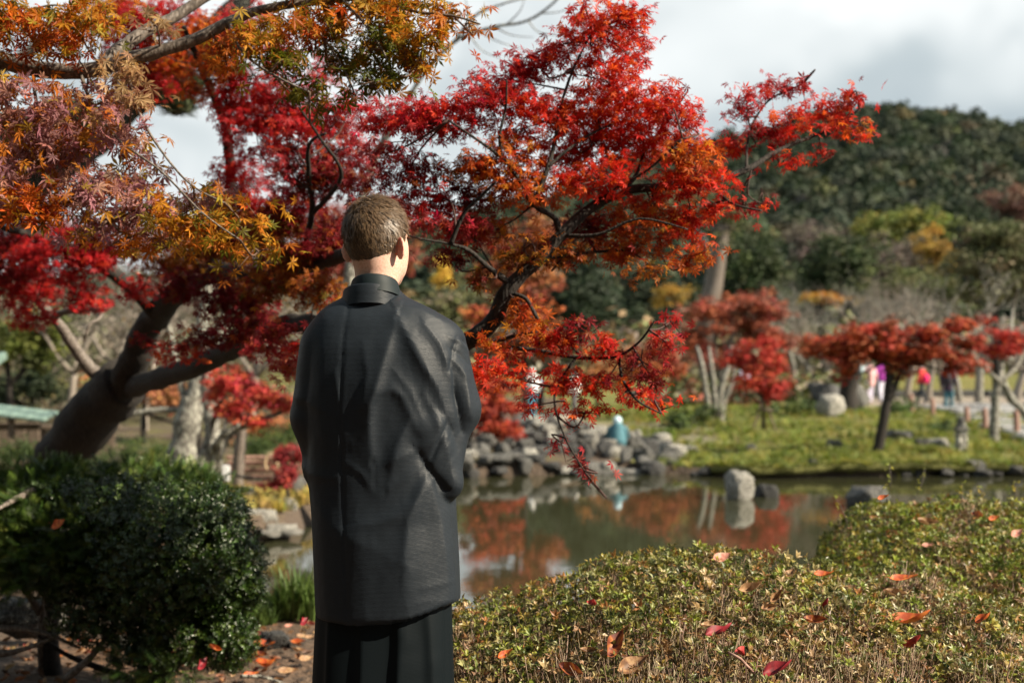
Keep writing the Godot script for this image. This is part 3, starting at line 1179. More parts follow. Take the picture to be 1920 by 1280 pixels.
# ------------------------------------------------------------------ people in the distance
func walker(label: String, f: Vector3, h: float, yaw: float, stride: float, coat: Color, legs: Color, hair: Color, coat_len := 0.5, bag := Color(0, 0, 0, 0), hat := false) -> Node3D:
	var o := thing("person", label, "person", f)
	o.rotation.y = yaw
	var u := h / 1.75
	var hip := Vector3(0, 0.92, 0) * u
	var chest := Vector3(0, 1.32, 0.0) * u
	var head := Vector3(0, 1.62, -0.02) * u
	var legp := []
	for s in [-1.0, 1.0]:
		var k := Vector3(0.09 * s, 0.49, -0.10 * stride * s - 0.03) * u
		var a := Vector3(0.09 * s, 0.08, (-0.24 * s) * stride) * u
		legp.append([Vector3(0.085 * s, 0.9, 0) * u, k, a])
	var armp := []
	for s in [-1.0, 1.0]:
		armp.append([Vector3(0.19 * s, 1.40, 0) * u, Vector3(0.25 * s, 1.12, 0.03 + 0.06 * s * stride) * u, Vector3(0.24 * s, 0.9, -0.08 + 0.1 * s * stride) * u])
	var body := func(p: Vector3) -> float:
		var q := egg(p, head, Vector3(0.078, 0.115, 0.095) * u)
		q = melt(q, egg(p, head + Vector3(0, -0.03, -0.09) * u, Vector3(0.018, 0.03, 0.025) * u), 0.02 * u)
		q = melt(q, capsule(p, head + Vector3(0, -0.06, 0.02) * u, chest + Vector3(0, 0.08, 0) * u, 0.055 * u, 0.065 * u), 0.03 * u)
		q = melt(q, egg(p, chest, Vector3(0.15, 0.2, 0.1) * u), 0.04 * u)
		q = melt(q, egg(p, hip, Vector3(0.14, 0.16, 0.1) * u), 0.06 * u)
		for l in legp:
			q = melt(q, capsule(p, l[0], l[1], 0.08 * u, 0.055 * u), 0.03 * u)
			q = melt(q, capsule(p, l[1], l[2], 0.055 * u, 0.04 * u), 0.02 * u)
			q = melt(q, capsule(p, l[2] + Vector3(0, -0.03, 0.03) * u, l[2] + Vector3(0, -0.045, -0.17) * u, 0.042 * u, 0.03 * u), 0.02 * u)
		for a in armp:
			q = melt(q, capsule(p, a[0], a[1], 0.045 * u, 0.036 * u), 0.02 * u)
			q = melt(q, capsule(p, a[1], a[2], 0.036 * u, 0.027 * u), 0.015 * u)
			q = melt(q, capsule(p, a[2], a[2] + Vector3(0, -0.09, -0.03) * u, 0.028 * u, 0.018 * u), 0.015 * u)
		return q
	obj("body", skin_mesh([nets(body, Vector3(-0.4, -0.03, -0.42) * u, Vector3(0.4, 1.8, 0.42) * u, 0.032)]), M.skin, o)
	var jacket := func(p: Vector3) -> float:
		var q := capsule(p, chest + Vector3(0, 0.1, 0) * u, Vector3(0, 1.35 - coat_len, 0) * u, 0.15 * u, 0.175 * u)
		q = maxf(q, (1.30 - coat_len) * u - p.y)
		for a in armp:
			q = melt(q, capsule(p, a[0], a[1], 0.07 * u, 0.06 * u), 0.05 * u)
			q = melt(q, capsule(p, a[1], a[2], 0.06 * u, 0.045 * u), 0.03 * u)
		q += 0.012 * wobble.get_noise_3dv(p * 9.0)
		return q
	obj("jacket", skin_mesh([nets(jacket, Vector3(-0.42, 0.4, -0.36) * u, Vector3(0.42, 1.62, 0.36) * u, 0.03)]), cloth(coat), o)
	var trousers := func(p: Vector3) -> float:
		var q := egg(p, hip, Vector3(0.165, 0.17, 0.13) * u)
		for l in legp:
			q = melt(q, capsule(p, l[0], l[1], 0.1 * u, 0.08 * u), 0.03 * u)
			q = melt(q, capsule(p, l[1], l[2], 0.08 * u, 0.065 * u), 0.02 * u)
		return q
	obj("trousers", skin_mesh([nets(trousers, Vector3(-0.32, 0.0, -0.42) * u, Vector3(0.32, 1.15, 0.42) * u, 0.03)]), cloth(legs), o)
	var locks := func(p: Vector3) -> float:
		var q := egg(p, head + Vector3(0, 0.02, 0.015) * u, Vector3(0.092, 0.12, 0.105) * u)
		return maxf(q, (head.y - 0.05 * u - p.y) * 0.8 - (p.z - 0.01) * 0.9)
	obj("hat" if hat else "hair", skin_mesh([nets(locks, head - Vector3(0.16, 0.16, 0.16) * u, head + Vector3(0.16, 0.18, 0.16) * u, 0.018)]), cloth(hair), o)
	if bag.a > 0.0:
		var sack := func(p: Vector3) -> float:
			return egg(p, Vector3(0.0, 1.1, 0.2) * u, Vector3(0.17, 0.23, 0.12) * u) + 0.01 * wobble.get_noise_3dv(p * 7.0)
		tag(obj("bag", skin_mesh([nets(sack, Vector3(-0.25, 0.75, 0.0) * u, Vector3(0.25, 1.42, 0.4) * u, 0.025)]), cloth(bag), o), "rounded bag worn on the back", "")
	return o


func cloth(c: Color) -> StandardMaterial3D:
	var key := "cloth_" + c.to_html()
	if not M.has(key):
		mat(key, c, 0.8)
	return M[key]


func build_walkers() -> void:
	var skin_hair := lin(0.6, 0.6, 0.58)
	walker("walker in a red hooded jacket with a bright pink bag on the gravel path", foot(1729, 46.5), 1.42, 0.9, 0.9, lin(0.55, 0.04, 0.035), lin(0.03, 0.04, 0.05), skin_hair, 0.42, lin(0.85, 0.02, 0.16))
	walker("walker in a dark purple coat and teal trousers on the gravel path", foot(1779, 42.5), 1.58, -0.5, 0.35, lin(0.035, 0.016, 0.04), lin(0.04, 0.13, 0.17), lin(0.45, 0.45, 0.47), 0.6, lin(0.02, 0.014, 0.022))
	walker("walker in pale blue and grey seen left of the dark forked trunk", foot(1617, 47.0), 1.6, 1.2, 0.6, lin(0.36, 0.45, 0.48), lin(0.34, 0.40, 0.50), lin(0.03, 0.02, 0.016), 0.6)
	walker("walker in pale pink seen close beside the pale blue walker", foot(1632, 46.0), 1.5, 0.2, 0.5, lin(0.75, 0.42, 0.42), lin(0.62, 0.58, 0.72), lin(0.04, 0.025, 0.02), 0.6)
	walker("walker in a magenta jacket and white skirt beside the dark forked trunk", foot(1652, 48.0), 1.58, 0.5, 0.5, lin(0.36, 0.03, 0.34), lin(0.62, 0.62, 0.75), lin(0.03, 0.02, 0.016), 0.45)
	walker("visitor in a white top and teal trousers behind the pond rocks", foot(998, 33.0), 1.3, 0.4, 0.4, lin(0.72, 0.74, 0.76), lin(0.015, 0.2, 0.3), lin(0.7, 0.7, 0.68), 0.42, Color(0, 0, 0, 0), true)
	walker("visitor in black beside the one in the white top", foot(1014, 34.5), 1.05, 2.0, 0.3, lin(0.012, 0.012, 0.014), lin(0.012, 0.012, 0.014), lin(0.05, 0.2, 0.4), 0.6, Color(0, 0, 0, 0), true)
	walker("visitor in a white jacket half hidden by drooping red leaves", foot(1078, 34.0), 1.3, 1.0, 0.4, lin(0.7, 0.7, 0.68), lin(0.10, 0.09, 0.10), lin(0.03, 0.02, 0.016), 0.4)
	walker("visitor in lilac seen under the orange brown maple", foot(1395, 50.0), 1.5, 0.5, 0.5, lin(0.55, 0.55, 0.75), lin(0.5, 0.5, 0.65), lin(0.03, 0.02, 0.016), 0.6)
	build_crouching()


# a figure in a teal coat and pale blue cap, crouching on the shore rocks
func build_crouching() -> void:
	var f := at(1158, 834, 24.4)
	var o := thing("person", "crouching figure in a teal coat and pale blue cap on the rocks", "person", f)
	var head := Vector3(0.0, 0.44, -0.02)
	var body := func(p: Vector3) -> float:
		var q := egg(p, head, Vector3(0.07, 0.09, 0.085))
		q = melt(q, egg(p, Vector3(0.0, 0.22, 0.02), Vector3(0.13, 0.17, 0.1)), 0.04)
		for s in [-1.0, 1.0]:
			q = melt(q, capsule(p, Vector3(0.09 * s, 0.09, 0.04), Vector3(0.11 * s, 0.24, -0.2), 0.07, 0.05), 0.03)
			q = melt(q, capsule(p, Vector3(0.11 * s, 0.24, -0.2), Vector3(0.1 * s, 0.03, -0.14), 0.05, 0.035), 0.02)
			q = melt(q, capsule(p, Vector3(0.15 * s, 0.3, 0), Vector3(0.17 * s, 0.16, -0.14), 0.04, 0.03), 0.02)
			q = melt(q, capsule(p, Vector3(0.17 * s, 0.16, -0.14), Vector3(0.06 * s, 0.16, -0.26), 0.03, 0.022), 0.02)
		return q
	obj("body", skin_mesh([nets(body, Vector3(-0.3, -0.05, -0.4), Vector3(0.3, 0.6, 0.25), 0.018)]), M.skin, o)
	var coat := func(p: Vector3) -> float:
		var q := capsule(p, Vector3(0, 0.33, 0.0), Vector3(0, 0.08, 0.03), 0.12, 0.17)
		for s in [-1.0, 1.0]:
			q = melt(q, capsule(p, Vector3(0.14 * s, 0.3, 0), Vector3(0.18 * s, 0.15, -0.13), 0.06, 0.05), 0.03)
		return q + 0.012 * wobble.get_noise_3dv(p * 12.0)
	obj("coat", skin_mesh([nets(coat, Vector3(-0.3, -0.1, -0.3), Vector3(0.3, 0.5, 0.28), 0.018)]), cloth(lin(0.05, 0.15, 0.19)), o)
	var cap := func(p: Vector3) -> float:
		return maxf(egg(p, head + Vector3(0, 0.02, 0.005), Vector3(0.085, 0.09, 0.098)), head.y - 0.015 - p.y - p.z * 0.5)
	obj("cap", skin_mesh([nets(cap, head - Vector3(0.14, 0.14, 0.14), head + Vector3(0.14, 0.14, 0.14), 0.014)]), cloth(lin(0.5, 0.68, 0.78)), o)


# ------------------------------------------------------------------ the far bank
var rocks := []


# px, py: foot of the stone; w, h: its size in the photograph; d: its distance
func stone(called: String, label: String, px: float, py: float, w: float, h: float, d: float, m: Material, kind: int, group := "", turn := 0.0) -> MeshInstance3D:
	if d <= 0.0:
		d = drop(px, py, 20.0)
	var o := obj(called, rocks[kind], m)
	var sx: float = w * d / FPX / 1.8
	var sy: float = h * d / FPX / 1.4
	o.position = at(px, py, d) + Vector3(0, sy * 0.42, 0)
	o.scale = Vector3(sx, sy, (sx + sy) * 0.5)
	o.rotation.y = turn
	tag(o, label, "rock", group)
	return o


func tuft_mesh(seed_: int, blades: int, spread: float) -> ArrayMesh:
	var r := RandomNumberGenerator.new()
	r.seed = seed_
	var st := tool()
	st.set_smooth_group(-1)
	for i in blades:
		var a := r.randf() * TAU
		var o := Vector3(cos(a), 0, sin(a)) * r.randf() * 0.25
		var lean := Vector3(cos(a), 0, sin(a)) * r.randf_range(0.1, 1.0) * spread
		var h := r.randf_range(0.5, 1.0)
		var side := Vector3(-sin(a), 0, cos(a)) * 0.035
		var mid := o + lean * 0.4 + Vector3(0, h * 0.6, 0)
		var tip := o + lean + Vector3(0, h, 0)
		for v in [o - side, mid - side * 0.8, o + side, o + side, mid - side * 0.8, mid + side * 0.8, mid - side * 0.8, tip, mid + side * 0.8]:
			st.add_vertex(v)
	st.generate_normals()
	return st.commit()


func build_bank() -> void:
	for i in 7:
		rocks.append(rock_mesh(60 + i, [0.62, 0.9, 0.5, 0.8, 0.7, 0.95, 0.45][i]))
	# stones that stand in the water
	stone("pond_rock", "tall pale standing rock rising out of the pond water", 1383, 937, 56, 62, 17.6, M.pale_stone, 3, "", 0.4)
	stone("pond_rock", "small dark rounded rock in the water beside the standing rock", 1438, 934, 46, 32, 17.9, M.dark_stone, 4, "", 1.1)
	stone("pond_rock", "broad grey rock in the water just above the far hedge", 1624, 946, 84, 46, 16.6, M.grey_stone, 0, "", 2.0)
	# boulders on the lawn
	stone("boulder", "white boulder on the grass left of the forked maple", 1562, 780, 62, 46, 0, M.pale_stone, 3, "", 2.6)
	stone("boulder", "big dark sloping boulder behind the white boulder", 1548, 760, 66, 62, 38.5, M.dark_stone, 2, "", 0.3)
	stone("boulder", "grey boulder between dark trunk and white boulder", 1607, 758, 44, 44, 39.5, M.grey_stone, 5, "", 1.4)
	stone("boulder", "arched grey rock on the grass right of the leaning trunk", 1684, 828, 62, 34, 0, M.grey_stone, 6, "", 0.9)
	stone("boulder", "pale flat topped rock on the grass by the stone post", 1755, 840, 46, 24, 0, M.pale_stone, 0, "", 2.2)
	stone("boulder", "dark rock touching the pale flat topped rock", 1728, 842, 34, 24, 0, M.dark_stone, 4, "", 1.2)
	stone("boulder", "small grey rock alone in the middle of the lawn", 1562, 842, 36, 20, 0, M.grey_stone, 3, "", 0.2)
	stone("boulder", "small dark rock near the water's edge below the leaning trunk", 1526, 874, 26, 14, 0, M.dark_stone, 1, "", 0.2)
	stone("boulder", "low slanting rock at the pond's edge on the far right", 1832, 880, 46, 26, 0, M.grey_stone, 2, "", 0.8)
	stone("boulder", "long dark rock at the pond's edge, right margin", 1898, 886, 60, 24, 0, M.dark_stone, 6, "", 0.5)
	stone("boulder", "small dark rock half sunk in the lawn under the staked maple", 1408, 846, 22, 14, 0, M.dark_stone, 5, "", 0.5)
	stone("shore_rock", "white topped rock at the corner where lawn meets rock pile", 1262, 862, 52, 40, 23.6, M.pale_stone, 0, "", 0.7)
	stone("shore_rock", "pale slab lying behind the white topped corner rock", 1290, 848, 44, 18, 24.5, M.pale_stone, 2, "", 2.7)
	stone("shore_rock", "rounded grey rock at the water below the white topped rock", 1258, 884, 50, 46, 22.9, M.grey_stone, 4, "", 1.9)
	stone("shore_rock", "dark pointed rock at the water left end of the rock pile", 914, 894, 40, 38, 21.8, M.dark_stone, 1, "", 0.4)
	stone("shore_rock", "pale domed rock in the left part of the rock pile", 994, 888, 48, 50, 22.2, M.pale_stone, 5, "", 1.0)
	stone("shore_rock", "long pale slab on the left part of the rock pile", 986, 850, 56, 22, 23.6, M.pale_stone, 0, "", 0.0)
	var lay := []
	for row in 6:
		var n: int = [20, 20, 18, 16, 14, 12][row]
		for i in n:
			var px := lerpf(862 if row < 4 else 930, 1275 - row * 6, (i + rng.randf() * 0.7) / n)
			var d := 18.0
			while shore((px - 960.0) / FPX * d, d) < -0.32:
				d += 0.1
			d += row * 1.05 + rng.randf() * (0.5 if row > 0 else 0.38)
			var gx := (px - 960.0) / FPX * d
			var gy := maxf(ground(gx, d), WATER) + (0.0 if row < 2 else rng.randf_range(-0.03, 0.10))
			lay.append([px, 690.0 + (1.4 - gy) * FPX / d, rng.randf_range(18, 48) * (1.0 if row > 0 else rng.randf_range(0.7, 1.5)), rng.randf_range(14, 32) * (1.0 if row > 0 else rng.randf_range(0.6, 1.4)), d, row])
	for l in lay:
		var k := rng.randf()
		var pale: bool = k < 0.13 or (l[5] > 3 and k < 0.28)
		var m: Material = M.pale_stone if pale else (M.grey_stone if k < 0.6 else M.dark_stone)
		var word := "pale" if pale else ("grey" if k < 0.6 else "dark")
		var course: String = ["at the waterline of", "low in", "low in", "half way up", "high in", "on top of"][l[5]]
		var spot: String = ["by the man's elbow", "left of the landing slab", "over the landing slab", "near the crouching figure", "right end by the lawn"][clampi(int((l[0] - 862.0) / 84.0), 0, 4)]
		stone("shore_rock", "%s %s stone %s the far rock pile, %s" % ["broad" if l[2] > 34.0 else "small", word, course, spot], l[0], l[1], l[2], l[3], l[4], m, rng.randi() % 7, word + " stones of the far rock pile", rng.randf() * TAU)
	# low landing slab at the foot of the pile
	var slab := obj("landing_slab", block_mesh(Vector3(1.5, 0.16, 0.6), 0.04), M.grey_stone)
	slab.position = at(1160, 886, 21.9)
	slab.rotation.y = 0.06
	tag(slab, "long flat grey slab lying at water level before the rock pile", "stone slab")
	# stones along the foot of the grass bank
	for i in 26:
		var px := 1300.0 + i * 25.0 + rng.randf_range(-8, 8)
		stone("edge_stone", "dark edging stone under the grass bank, " + ["left of the standing rock", "behind the standing rock and small dark rock", "between the dark rock and broad grey rock", "behind the broad grey rock", "under the stone post", "at the right margin"][mini(i / 4, 5)], px, 893, rng.randf_range(22, 50), rng.randf_range(10, 20), 21.3 + rng.randf() * 0.3, M.dark_stone, rng.randi() % 7, "dark edging stones of the grass bank", rng.randf() * TAU)
	# grass
	var tufts := [tuft_mesh(5, 14, 0.7), tuft_mesh(6, 10, 1.0)]
	var xf := [[], []]
	var co := [[], []]
	for i in 13000:
		var d := lerpf(21.2, 44.0, pow(rng.randf(), 1.4))
		var x := rng.randf_range(2.6, 0.46 * d + 2.0)
		var s := shore(x, d)
		var n := wobble.get_noise_2d(x * 0.8 + 30.0, d * 0.8)
		if s < -0.1 or rng.randf() > 0.62 + n or d > maxf(43.0 - 1.2 * maxf(0.0, x - 9.0), 26.0):
			continue
		var h := rng.randf_range(0.06, 0.17) * (1.0 + 0.8 * n)
		var k := rng.randi() % 2
		xf[k].append(Transform3D(Basis(Vector3.UP, rng.randf() * TAU).scaled_local(Vector3(h * 1.5, h, h * 1.5)), on_ground(x, d)))
		co[k].append(tint([[0.14, 0.185, 0.02, 4], [0.21, 0.215, 0.026, 3], [0.29, 0.25, 0.055, 1.6], [0.08, 0.12, 0.016, 2]], 0.3))
	var gr := thing("lawn_grass", "mossy yellow green grass covering the far bank", "grass")
	gr.set_meta("kind", "stuff")
	# the turf overhangs the water where the bank has been washed out below it
	var st := tool()
	st.set_smooth_group(0)
	var lip := []
	var lx := 3.3
	while lx < 13.5:
		var ld := 18.0
		while shore(lx, ld) < 0.03:
			ld += 0.05
		var top := land(lx, ld) + 0.03
		var over := 0.24 + 0.10 * wobble.get_noise_2d(lx * 1.3, 3.0)
		var row := []
		for q in [[0.3, 0.0], [0.0, 0.03], [-over, 0.01], [-over - 0.03, -0.05], [-over * 0.8, -0.11], [0.1, -0.13]]:
			row.append(Vector3(lx, top + q[1] + 0.02 * wobble.get_noise_2d(lx * 4.0, q[0] * 9.0), -(ld + q[0])))
		lip.append(row)
		if rng.randf() < 0.9:
			for k in 4:
				var h := rng.randf_range(0.07, 0.16)
				xf[k % 2].append(Transform3D(Basis(Vector3.UP, rng.randf() * TAU).scaled_local(Vector3(h * 1.7, h * 0.8, h * 1.7)), Vector3(lx + rng.randf() * 0.1, top, -(ld - over * rng.randf()))))
				co[k % 2].append(tint([[0.14, 0.175, 0.02, 3], [0.22, 0.2, 0.03, 3], [0.09, 0.12, 0.02, 2]], 0.3))
		lx += 0.12
	st.set_color(Color(0.115, 0.12, 0.026))
	for i in lip.size() - 1:
		for k in 5:
			for v in [lip[i][k], lip[i][k + 1], lip[i + 1][k], lip[i + 1][k], lip[i][k + 1], lip[i + 1][k + 1]]:
				st.add_vertex(v)
	struct("turf_edge", finish(st), M.soil, "overhanging turf along the waterline of the grass bank")
	for k in 2:
		scatter("blades", tufts[k], M.grass_blade, xf[k], co[k], gr)
	# low shrubs on the bank
	var shrubs := [[1275, 790, 30, 24, 27.5, "dark green bush at the left end of the lawn"], [1325, 775, 26, 18, 30.0, "dark green bush left of the staked maple"], [1770, 800, 44, 14, 31.0, "low bright green ground shrub before the paving"], [1690, 765, 40, 16, 36.0, "low green shrub under the flat red maple"], [1500, 762, 30, 14, 36.5, "low green shrub left of the dark sloping boulder"], [1450, 770, 26, 10, 35.0, "small green shrub behind the staked maple"]]
	for s in shrubs:
		s[4] = drop(s[0], s[1] + s[3] * 0.9, 20.0)
		var f := at(s[0], s[1] + s[3] * 0.8, s[4])
		var o := thing("shrub", s[5], "shrub", f)
		obj("stem", limb_mesh([Vector3(0, -0.1, 0), Vector3(0.02, 0.12, 0), Vector3(0.05, 0.3, 0)], 0.03, 0.012, 5), M.brown_bark, o)
		pad_crown(o, "foliage", [[s[0], s[1], s[2], s[3], 90]], s[4], 0.2, [[0.05, 0.09, 0.015, 3], [0.03, 0.055, 0.012, 3], [0.10, 0.13, 0.02, 2]], M.far_leaf)
	# stone post lantern
	var lf := at(1803, 846, drop(1803, 846, 20.0))
	var ln := thing("stone_post", "short weathered stone post with a cap, standing on the lawn", "stone post", lf)
	obj("shaft", block_mesh(Vector3(0.2, 0.42, 0.2), 0.03), M.pale_stone, ln).position.y = 0.19
	obj("collar", block_mesh(Vector3(0.25, 0.07, 0.25), 0.025), M.grey_stone, ln).position.y = 0.43
	obj("cap", limb_mesh([Vector3(0, 0.46, 0), Vector3(0, 0.55, 0), Vector3(0, 0.66, 0)], 0.12, 0.05, 8, 0.2, 2), M.grey_stone, ln)
	build_bank_trees()


func build_bank_trees() -> void:
	var red := [[0.42, 0.032, 0.015, 4], [0.36, 0.018, 0.015, 3], [0.42, 0.07, 0.016, 1.5], [0.15, 0.014, 0.01, 1.5]]
	var flame := [[0.36, 0.055, 0.012, 4], [0.33, 0.025, 0.012, 3], [0.26, 0.06, 0.012, 2], [0.14, 0.03, 0.01, 1.5]]
	var brown := [[0.33, 0.085, 0.035, 4], [0.25, 0.065, 0.035, 3], [0.36, 0.05, 0.04, 1.5], [0.16, 0.06, 0.04, 1.5]]
	far_tree("red_maple", "small bright red round maple held by three stakes on the lawn", "maple tree", 1432, drop(1432, 806, 20.0), [[1425, 690, 50, 46, 300], [1400, 670, 36, 26, 110], [1450, 725, 32, 26, 110], [1378, 670, 26, 18, 60], [1440, 645, 22, 18, 60]], 0.2, red, 0.045)
	var sf := foot(1432, drop(1432, 806, 20.0))
	var sk := thing("tree_stakes", "wooden stakes tied around the trunk of the small red maple", "tree support", sf)
	for a in [[-0.32, 0.1], [0.3, 0.12], [0.02, -0.34]]:
		obj("stake", limb_mesh([Vector3(a[0], -0.1, a[1]), Vector3(a[0] * 0.5, 0.3, a[1] * 0.5), Vector3(a[0] * 0.1, 0.72, a[1] * 0.1)], 0.028, 0.024, 6, 0.1, 2), M.weathered_wood, sk)
	obj("crossbar", limb_mesh([Vector3(-0.2, 0.45, 0.06), Vector3(0, 0.46, 0.08), Vector3(0.2, 0.45, 0.07)], 0.022, 0.022, 6, 0.1, 2), M.weathered_wood, sk)
	# flat red maple with a leaning forked trunk
	var d := drop(1640, 850, 20.0)
	var f := at(1640, 852, d)
	var o := thing("red_maple", "flat topped orange red maple with dark leaning forked trunk", "maple tree", f)
	obj("trunk", limb_mesh([Vector3(0, -0.15, 0), at(1655, 800, d) - f, at(1664, 750, d) - f, at(1668, 700, d) - f, at(1662, 660, d) - f], 0.10, 0.075, 8, 0.3), M.dark_bark, o)
	obj("trunk", limb_mesh([at(1657, 790, d) - f, at(1672, 745, d) - f, at(1688, 700, d) - f, at(1700, 660, d) - f], 0.05, 0.04, 7, 0.3), M.dark_bark, o)
	var pads := [[1540, 648, 36, 22, 150], [1600, 640, 44, 30, 240], [1590, 690, 26, 22, 90], [1655, 622, 40, 20, 180], [1662, 655, 44, 18, 170], [1690, 690, 26, 20, 90], [1735, 625, 42, 15, 150], [1790, 610, 34, 11, 110], [1740, 662, 50, 20, 180], [1800, 682, 36, 16, 130], [1820, 640, 26, 12, 50]]
	for p in pads:
		var c := at(p[0], p[1] + p[3] * 0.6, d) - f
		var from := at(1664 if p[0] < 1680 else 1696, 675, d) - f
		obj("limb", limb_mesh([from, from.lerp(c, 0.55) + Vector3(0, -0.06, 0), c], 0.034, 0.01, 5, 0.3, 4), M.dark_bark, o)
	pad_crown(o, "crown", pads, d, 0.17, flame, M.far_leaf)
	# dark trunk behind the white boulder, which carries the left wing
	d = 37.5
	f = foot(1590, d)
	o = thing("red_maple", "maple with thick black trunk beside the dark sloping boulder", "maple tree", f)
	obj("trunk", limb_mesh([Vector3(0, -0.15, 0), at(1592, 730, d) - f, at(1600, 690, d) - f, at(1608, 650, d) - f], 0.3, 0.16, 8, 0.3), M.dark_bark, o)
	pad_crown(o, "crown", [[1610, 650, 40, 26, 140], [1575, 660, 26, 16, 70]], d, 0.2, flame, M.far_leaf)
	# gnarled maple at the right edge
	d = drop(1862, 828, 20.0)
	f = foot(1862, d)
	o = thing("red_maple", "gnarled grey limbed maple with few red leaves at the right edge", "maple tree", f)
	obj("trunk", limb_mesh([Vector3(0, -0.15, 0), at(1866, 780, d) - f, at(1868, 740, d) - f, at(1876, 716, d) - f], 0.09, 0.1, 8, 0.35), M.grey_bark, o)
	obj("trunk", limb_mesh([at(1880, 712, d) - f, at(1895, 745, d) - f, at(1918, 770, d) - f, at(1945, 810, d) - f, at(1950, 860, d) - f], 0.08, 0.09, 8, 0.35), M.grey_bark, o)
	for b in [[[1876, 716], [1855, 695], [1838, 660], [1826, 610], [1812, 570]], [[1876, 716], [1880, 680], [1876, 640], [1884, 590]], [[1880, 712], [1905, 690], [1925, 650], [1940, 600]], [[1850, 688], [1832, 680], [1815, 655], [1800, 640]], [[1878, 660], [1895, 630], [1900, 580], [1912, 540]]]:
		var pts := []
		for q in b:
			pts.append(at(q[0], q[1], d + rng.randf_range(-0.4, 0.4)) - f)
		obj("limb", limb_mesh(pts, 0.055, 0.015, 7, 0.35), M.grey_bark, o)
	pad_crown(o, "crown", [[1880, 625, 30, 14, 60], [1905, 640, 34, 16, 90], [1850, 600, 22, 10, 36], [1870, 655, 26, 12, 50]], d, 0.17, red, M.far_leaf)
	# orange brown maple behind the staked one
	d = 44.0
	f = foot(1345, d)
	o = thing("brown_maple", "broad dusty orange brown maple behind the small red maple", "maple tree", f)
	for q in [[1335, 700, 1340, 650], [1352, 690, 1370, 640], [1360, 700, 1400, 650]]:
		obj("trunk", limb_mesh([Vector3(0, -0.15, 0), at(q[0], q[1], d) - f, at(q[2], q[3], d) - f, at(q[2] + (q[2] - q[0]) * 0.8, 600, d) - f], 0.16, 0.06, 7, 0.3), M.grey_bark, o)
	pad_crown(o, "crown", [[1330, 580, 44, 20, 170], [1400, 566, 54, 16, 190], [1445, 585, 34, 22, 130], [1320, 625, 44, 22, 130], [1390, 610, 60, 18, 170], [1440, 625, 36, 18, 110], [1350, 660, 56, 22, 150], [1300, 650, 34, 26, 100], [1480, 640, 26, 12, 50]], d, 0.28, brown, M.far_leaf)
	# cut pale trunk and grey stems left of the staked maple
	d = 33.0
	f = foot(1345, d)
	o = thing("leafless_maple", "cluster of pale bare stems left of the staked red maple", "tree", f)
	for q in [[1340, 740, 1335, 690], [1352, 730, 1362, 700], [1325, 740, 1316, 680], [1358, 750, 1372, 720]]:
		obj("stem", limb_mesh([Vector3((q[0] - 1345) * 0.006, -0.1, 0), at(q[0], q[1], d) - f, at(q[2], q[3], d) - f, at(q[2] + (q[2] - q[0]), 650, d + 0.4) - f], 0.10, 0.04, 7, 0.3), M.grey_bark, o)
	# red maple on the shore left of the rock pile
	far_tree("red_maple", "orange red maple on the shore close by the man's right elbow", "maple tree", 880, 23.5, [[925, 730, 36, 26, 240], [915, 775, 40, 34, 300], [945, 800, 30, 22, 120], [890, 720, 30, 30, 140], [960, 760, 22, 18, 70]], 0.15, [[0.36, 0.035, 0.016, 4], [0.45, 0.08, 0.02, 3], [0.22, 0.02, 0.014, 2]], 0.07, M.dark_bark)
	far_tree("red_maple", "dusky red maple low behind the rock pile", "maple tree", 1225, 34.0, [[1225, 660, 44, 30, 200], [1250, 690, 40, 24, 150], [1195, 690, 36, 26, 120]], 0.2, [[0.30, 0.05, 0.02, 4], [0.36, 0.09, 0.02, 3], [0.2, 0.03, 0.02, 2]], 0.07)
	far_tree("orange_tree", "orange brown shrubby tree seen through the drooping red branch", "tree", 1120, 36.0, [[1120, 700, 60, 26, 220], [1060, 720, 40, 22, 110], [1160, 670, 40, 24, 110]], 0.24, [[0.36, 0.14, 0.04, 4], [0.28, 0.12, 0.05, 3], [0.2, 0.15, 0.06, 2]], 0.07)
	# pale plank bench and low wall beside the visitors
	var bf := at(1000, 818, 29.0)
	var be := thing("stone_bench", "pale beige stone bench behind the left part of the rock pile", "bench", bf)
	obj("seat", block_mesh(Vector3(0.95, 0.14, 0.4), 0.03), M.plaster, be).position.y = 0.38
	for s in [-0.4, 0.4]:
		obj("leg", block_mesh(Vector3(0.16, 0.36, 0.36), 0.03), M.plaster, be).position = Vector3(s, 0.16, 0)
	obj("back_slab", block_mesh(Vector3(0.62, 0.42, 0.14), 0.03), M.plaster, thing("stone_block", "pale beige stone block right of the stone bench", "stone block", at(1062, 812, 29.6))).position.y = 0.2


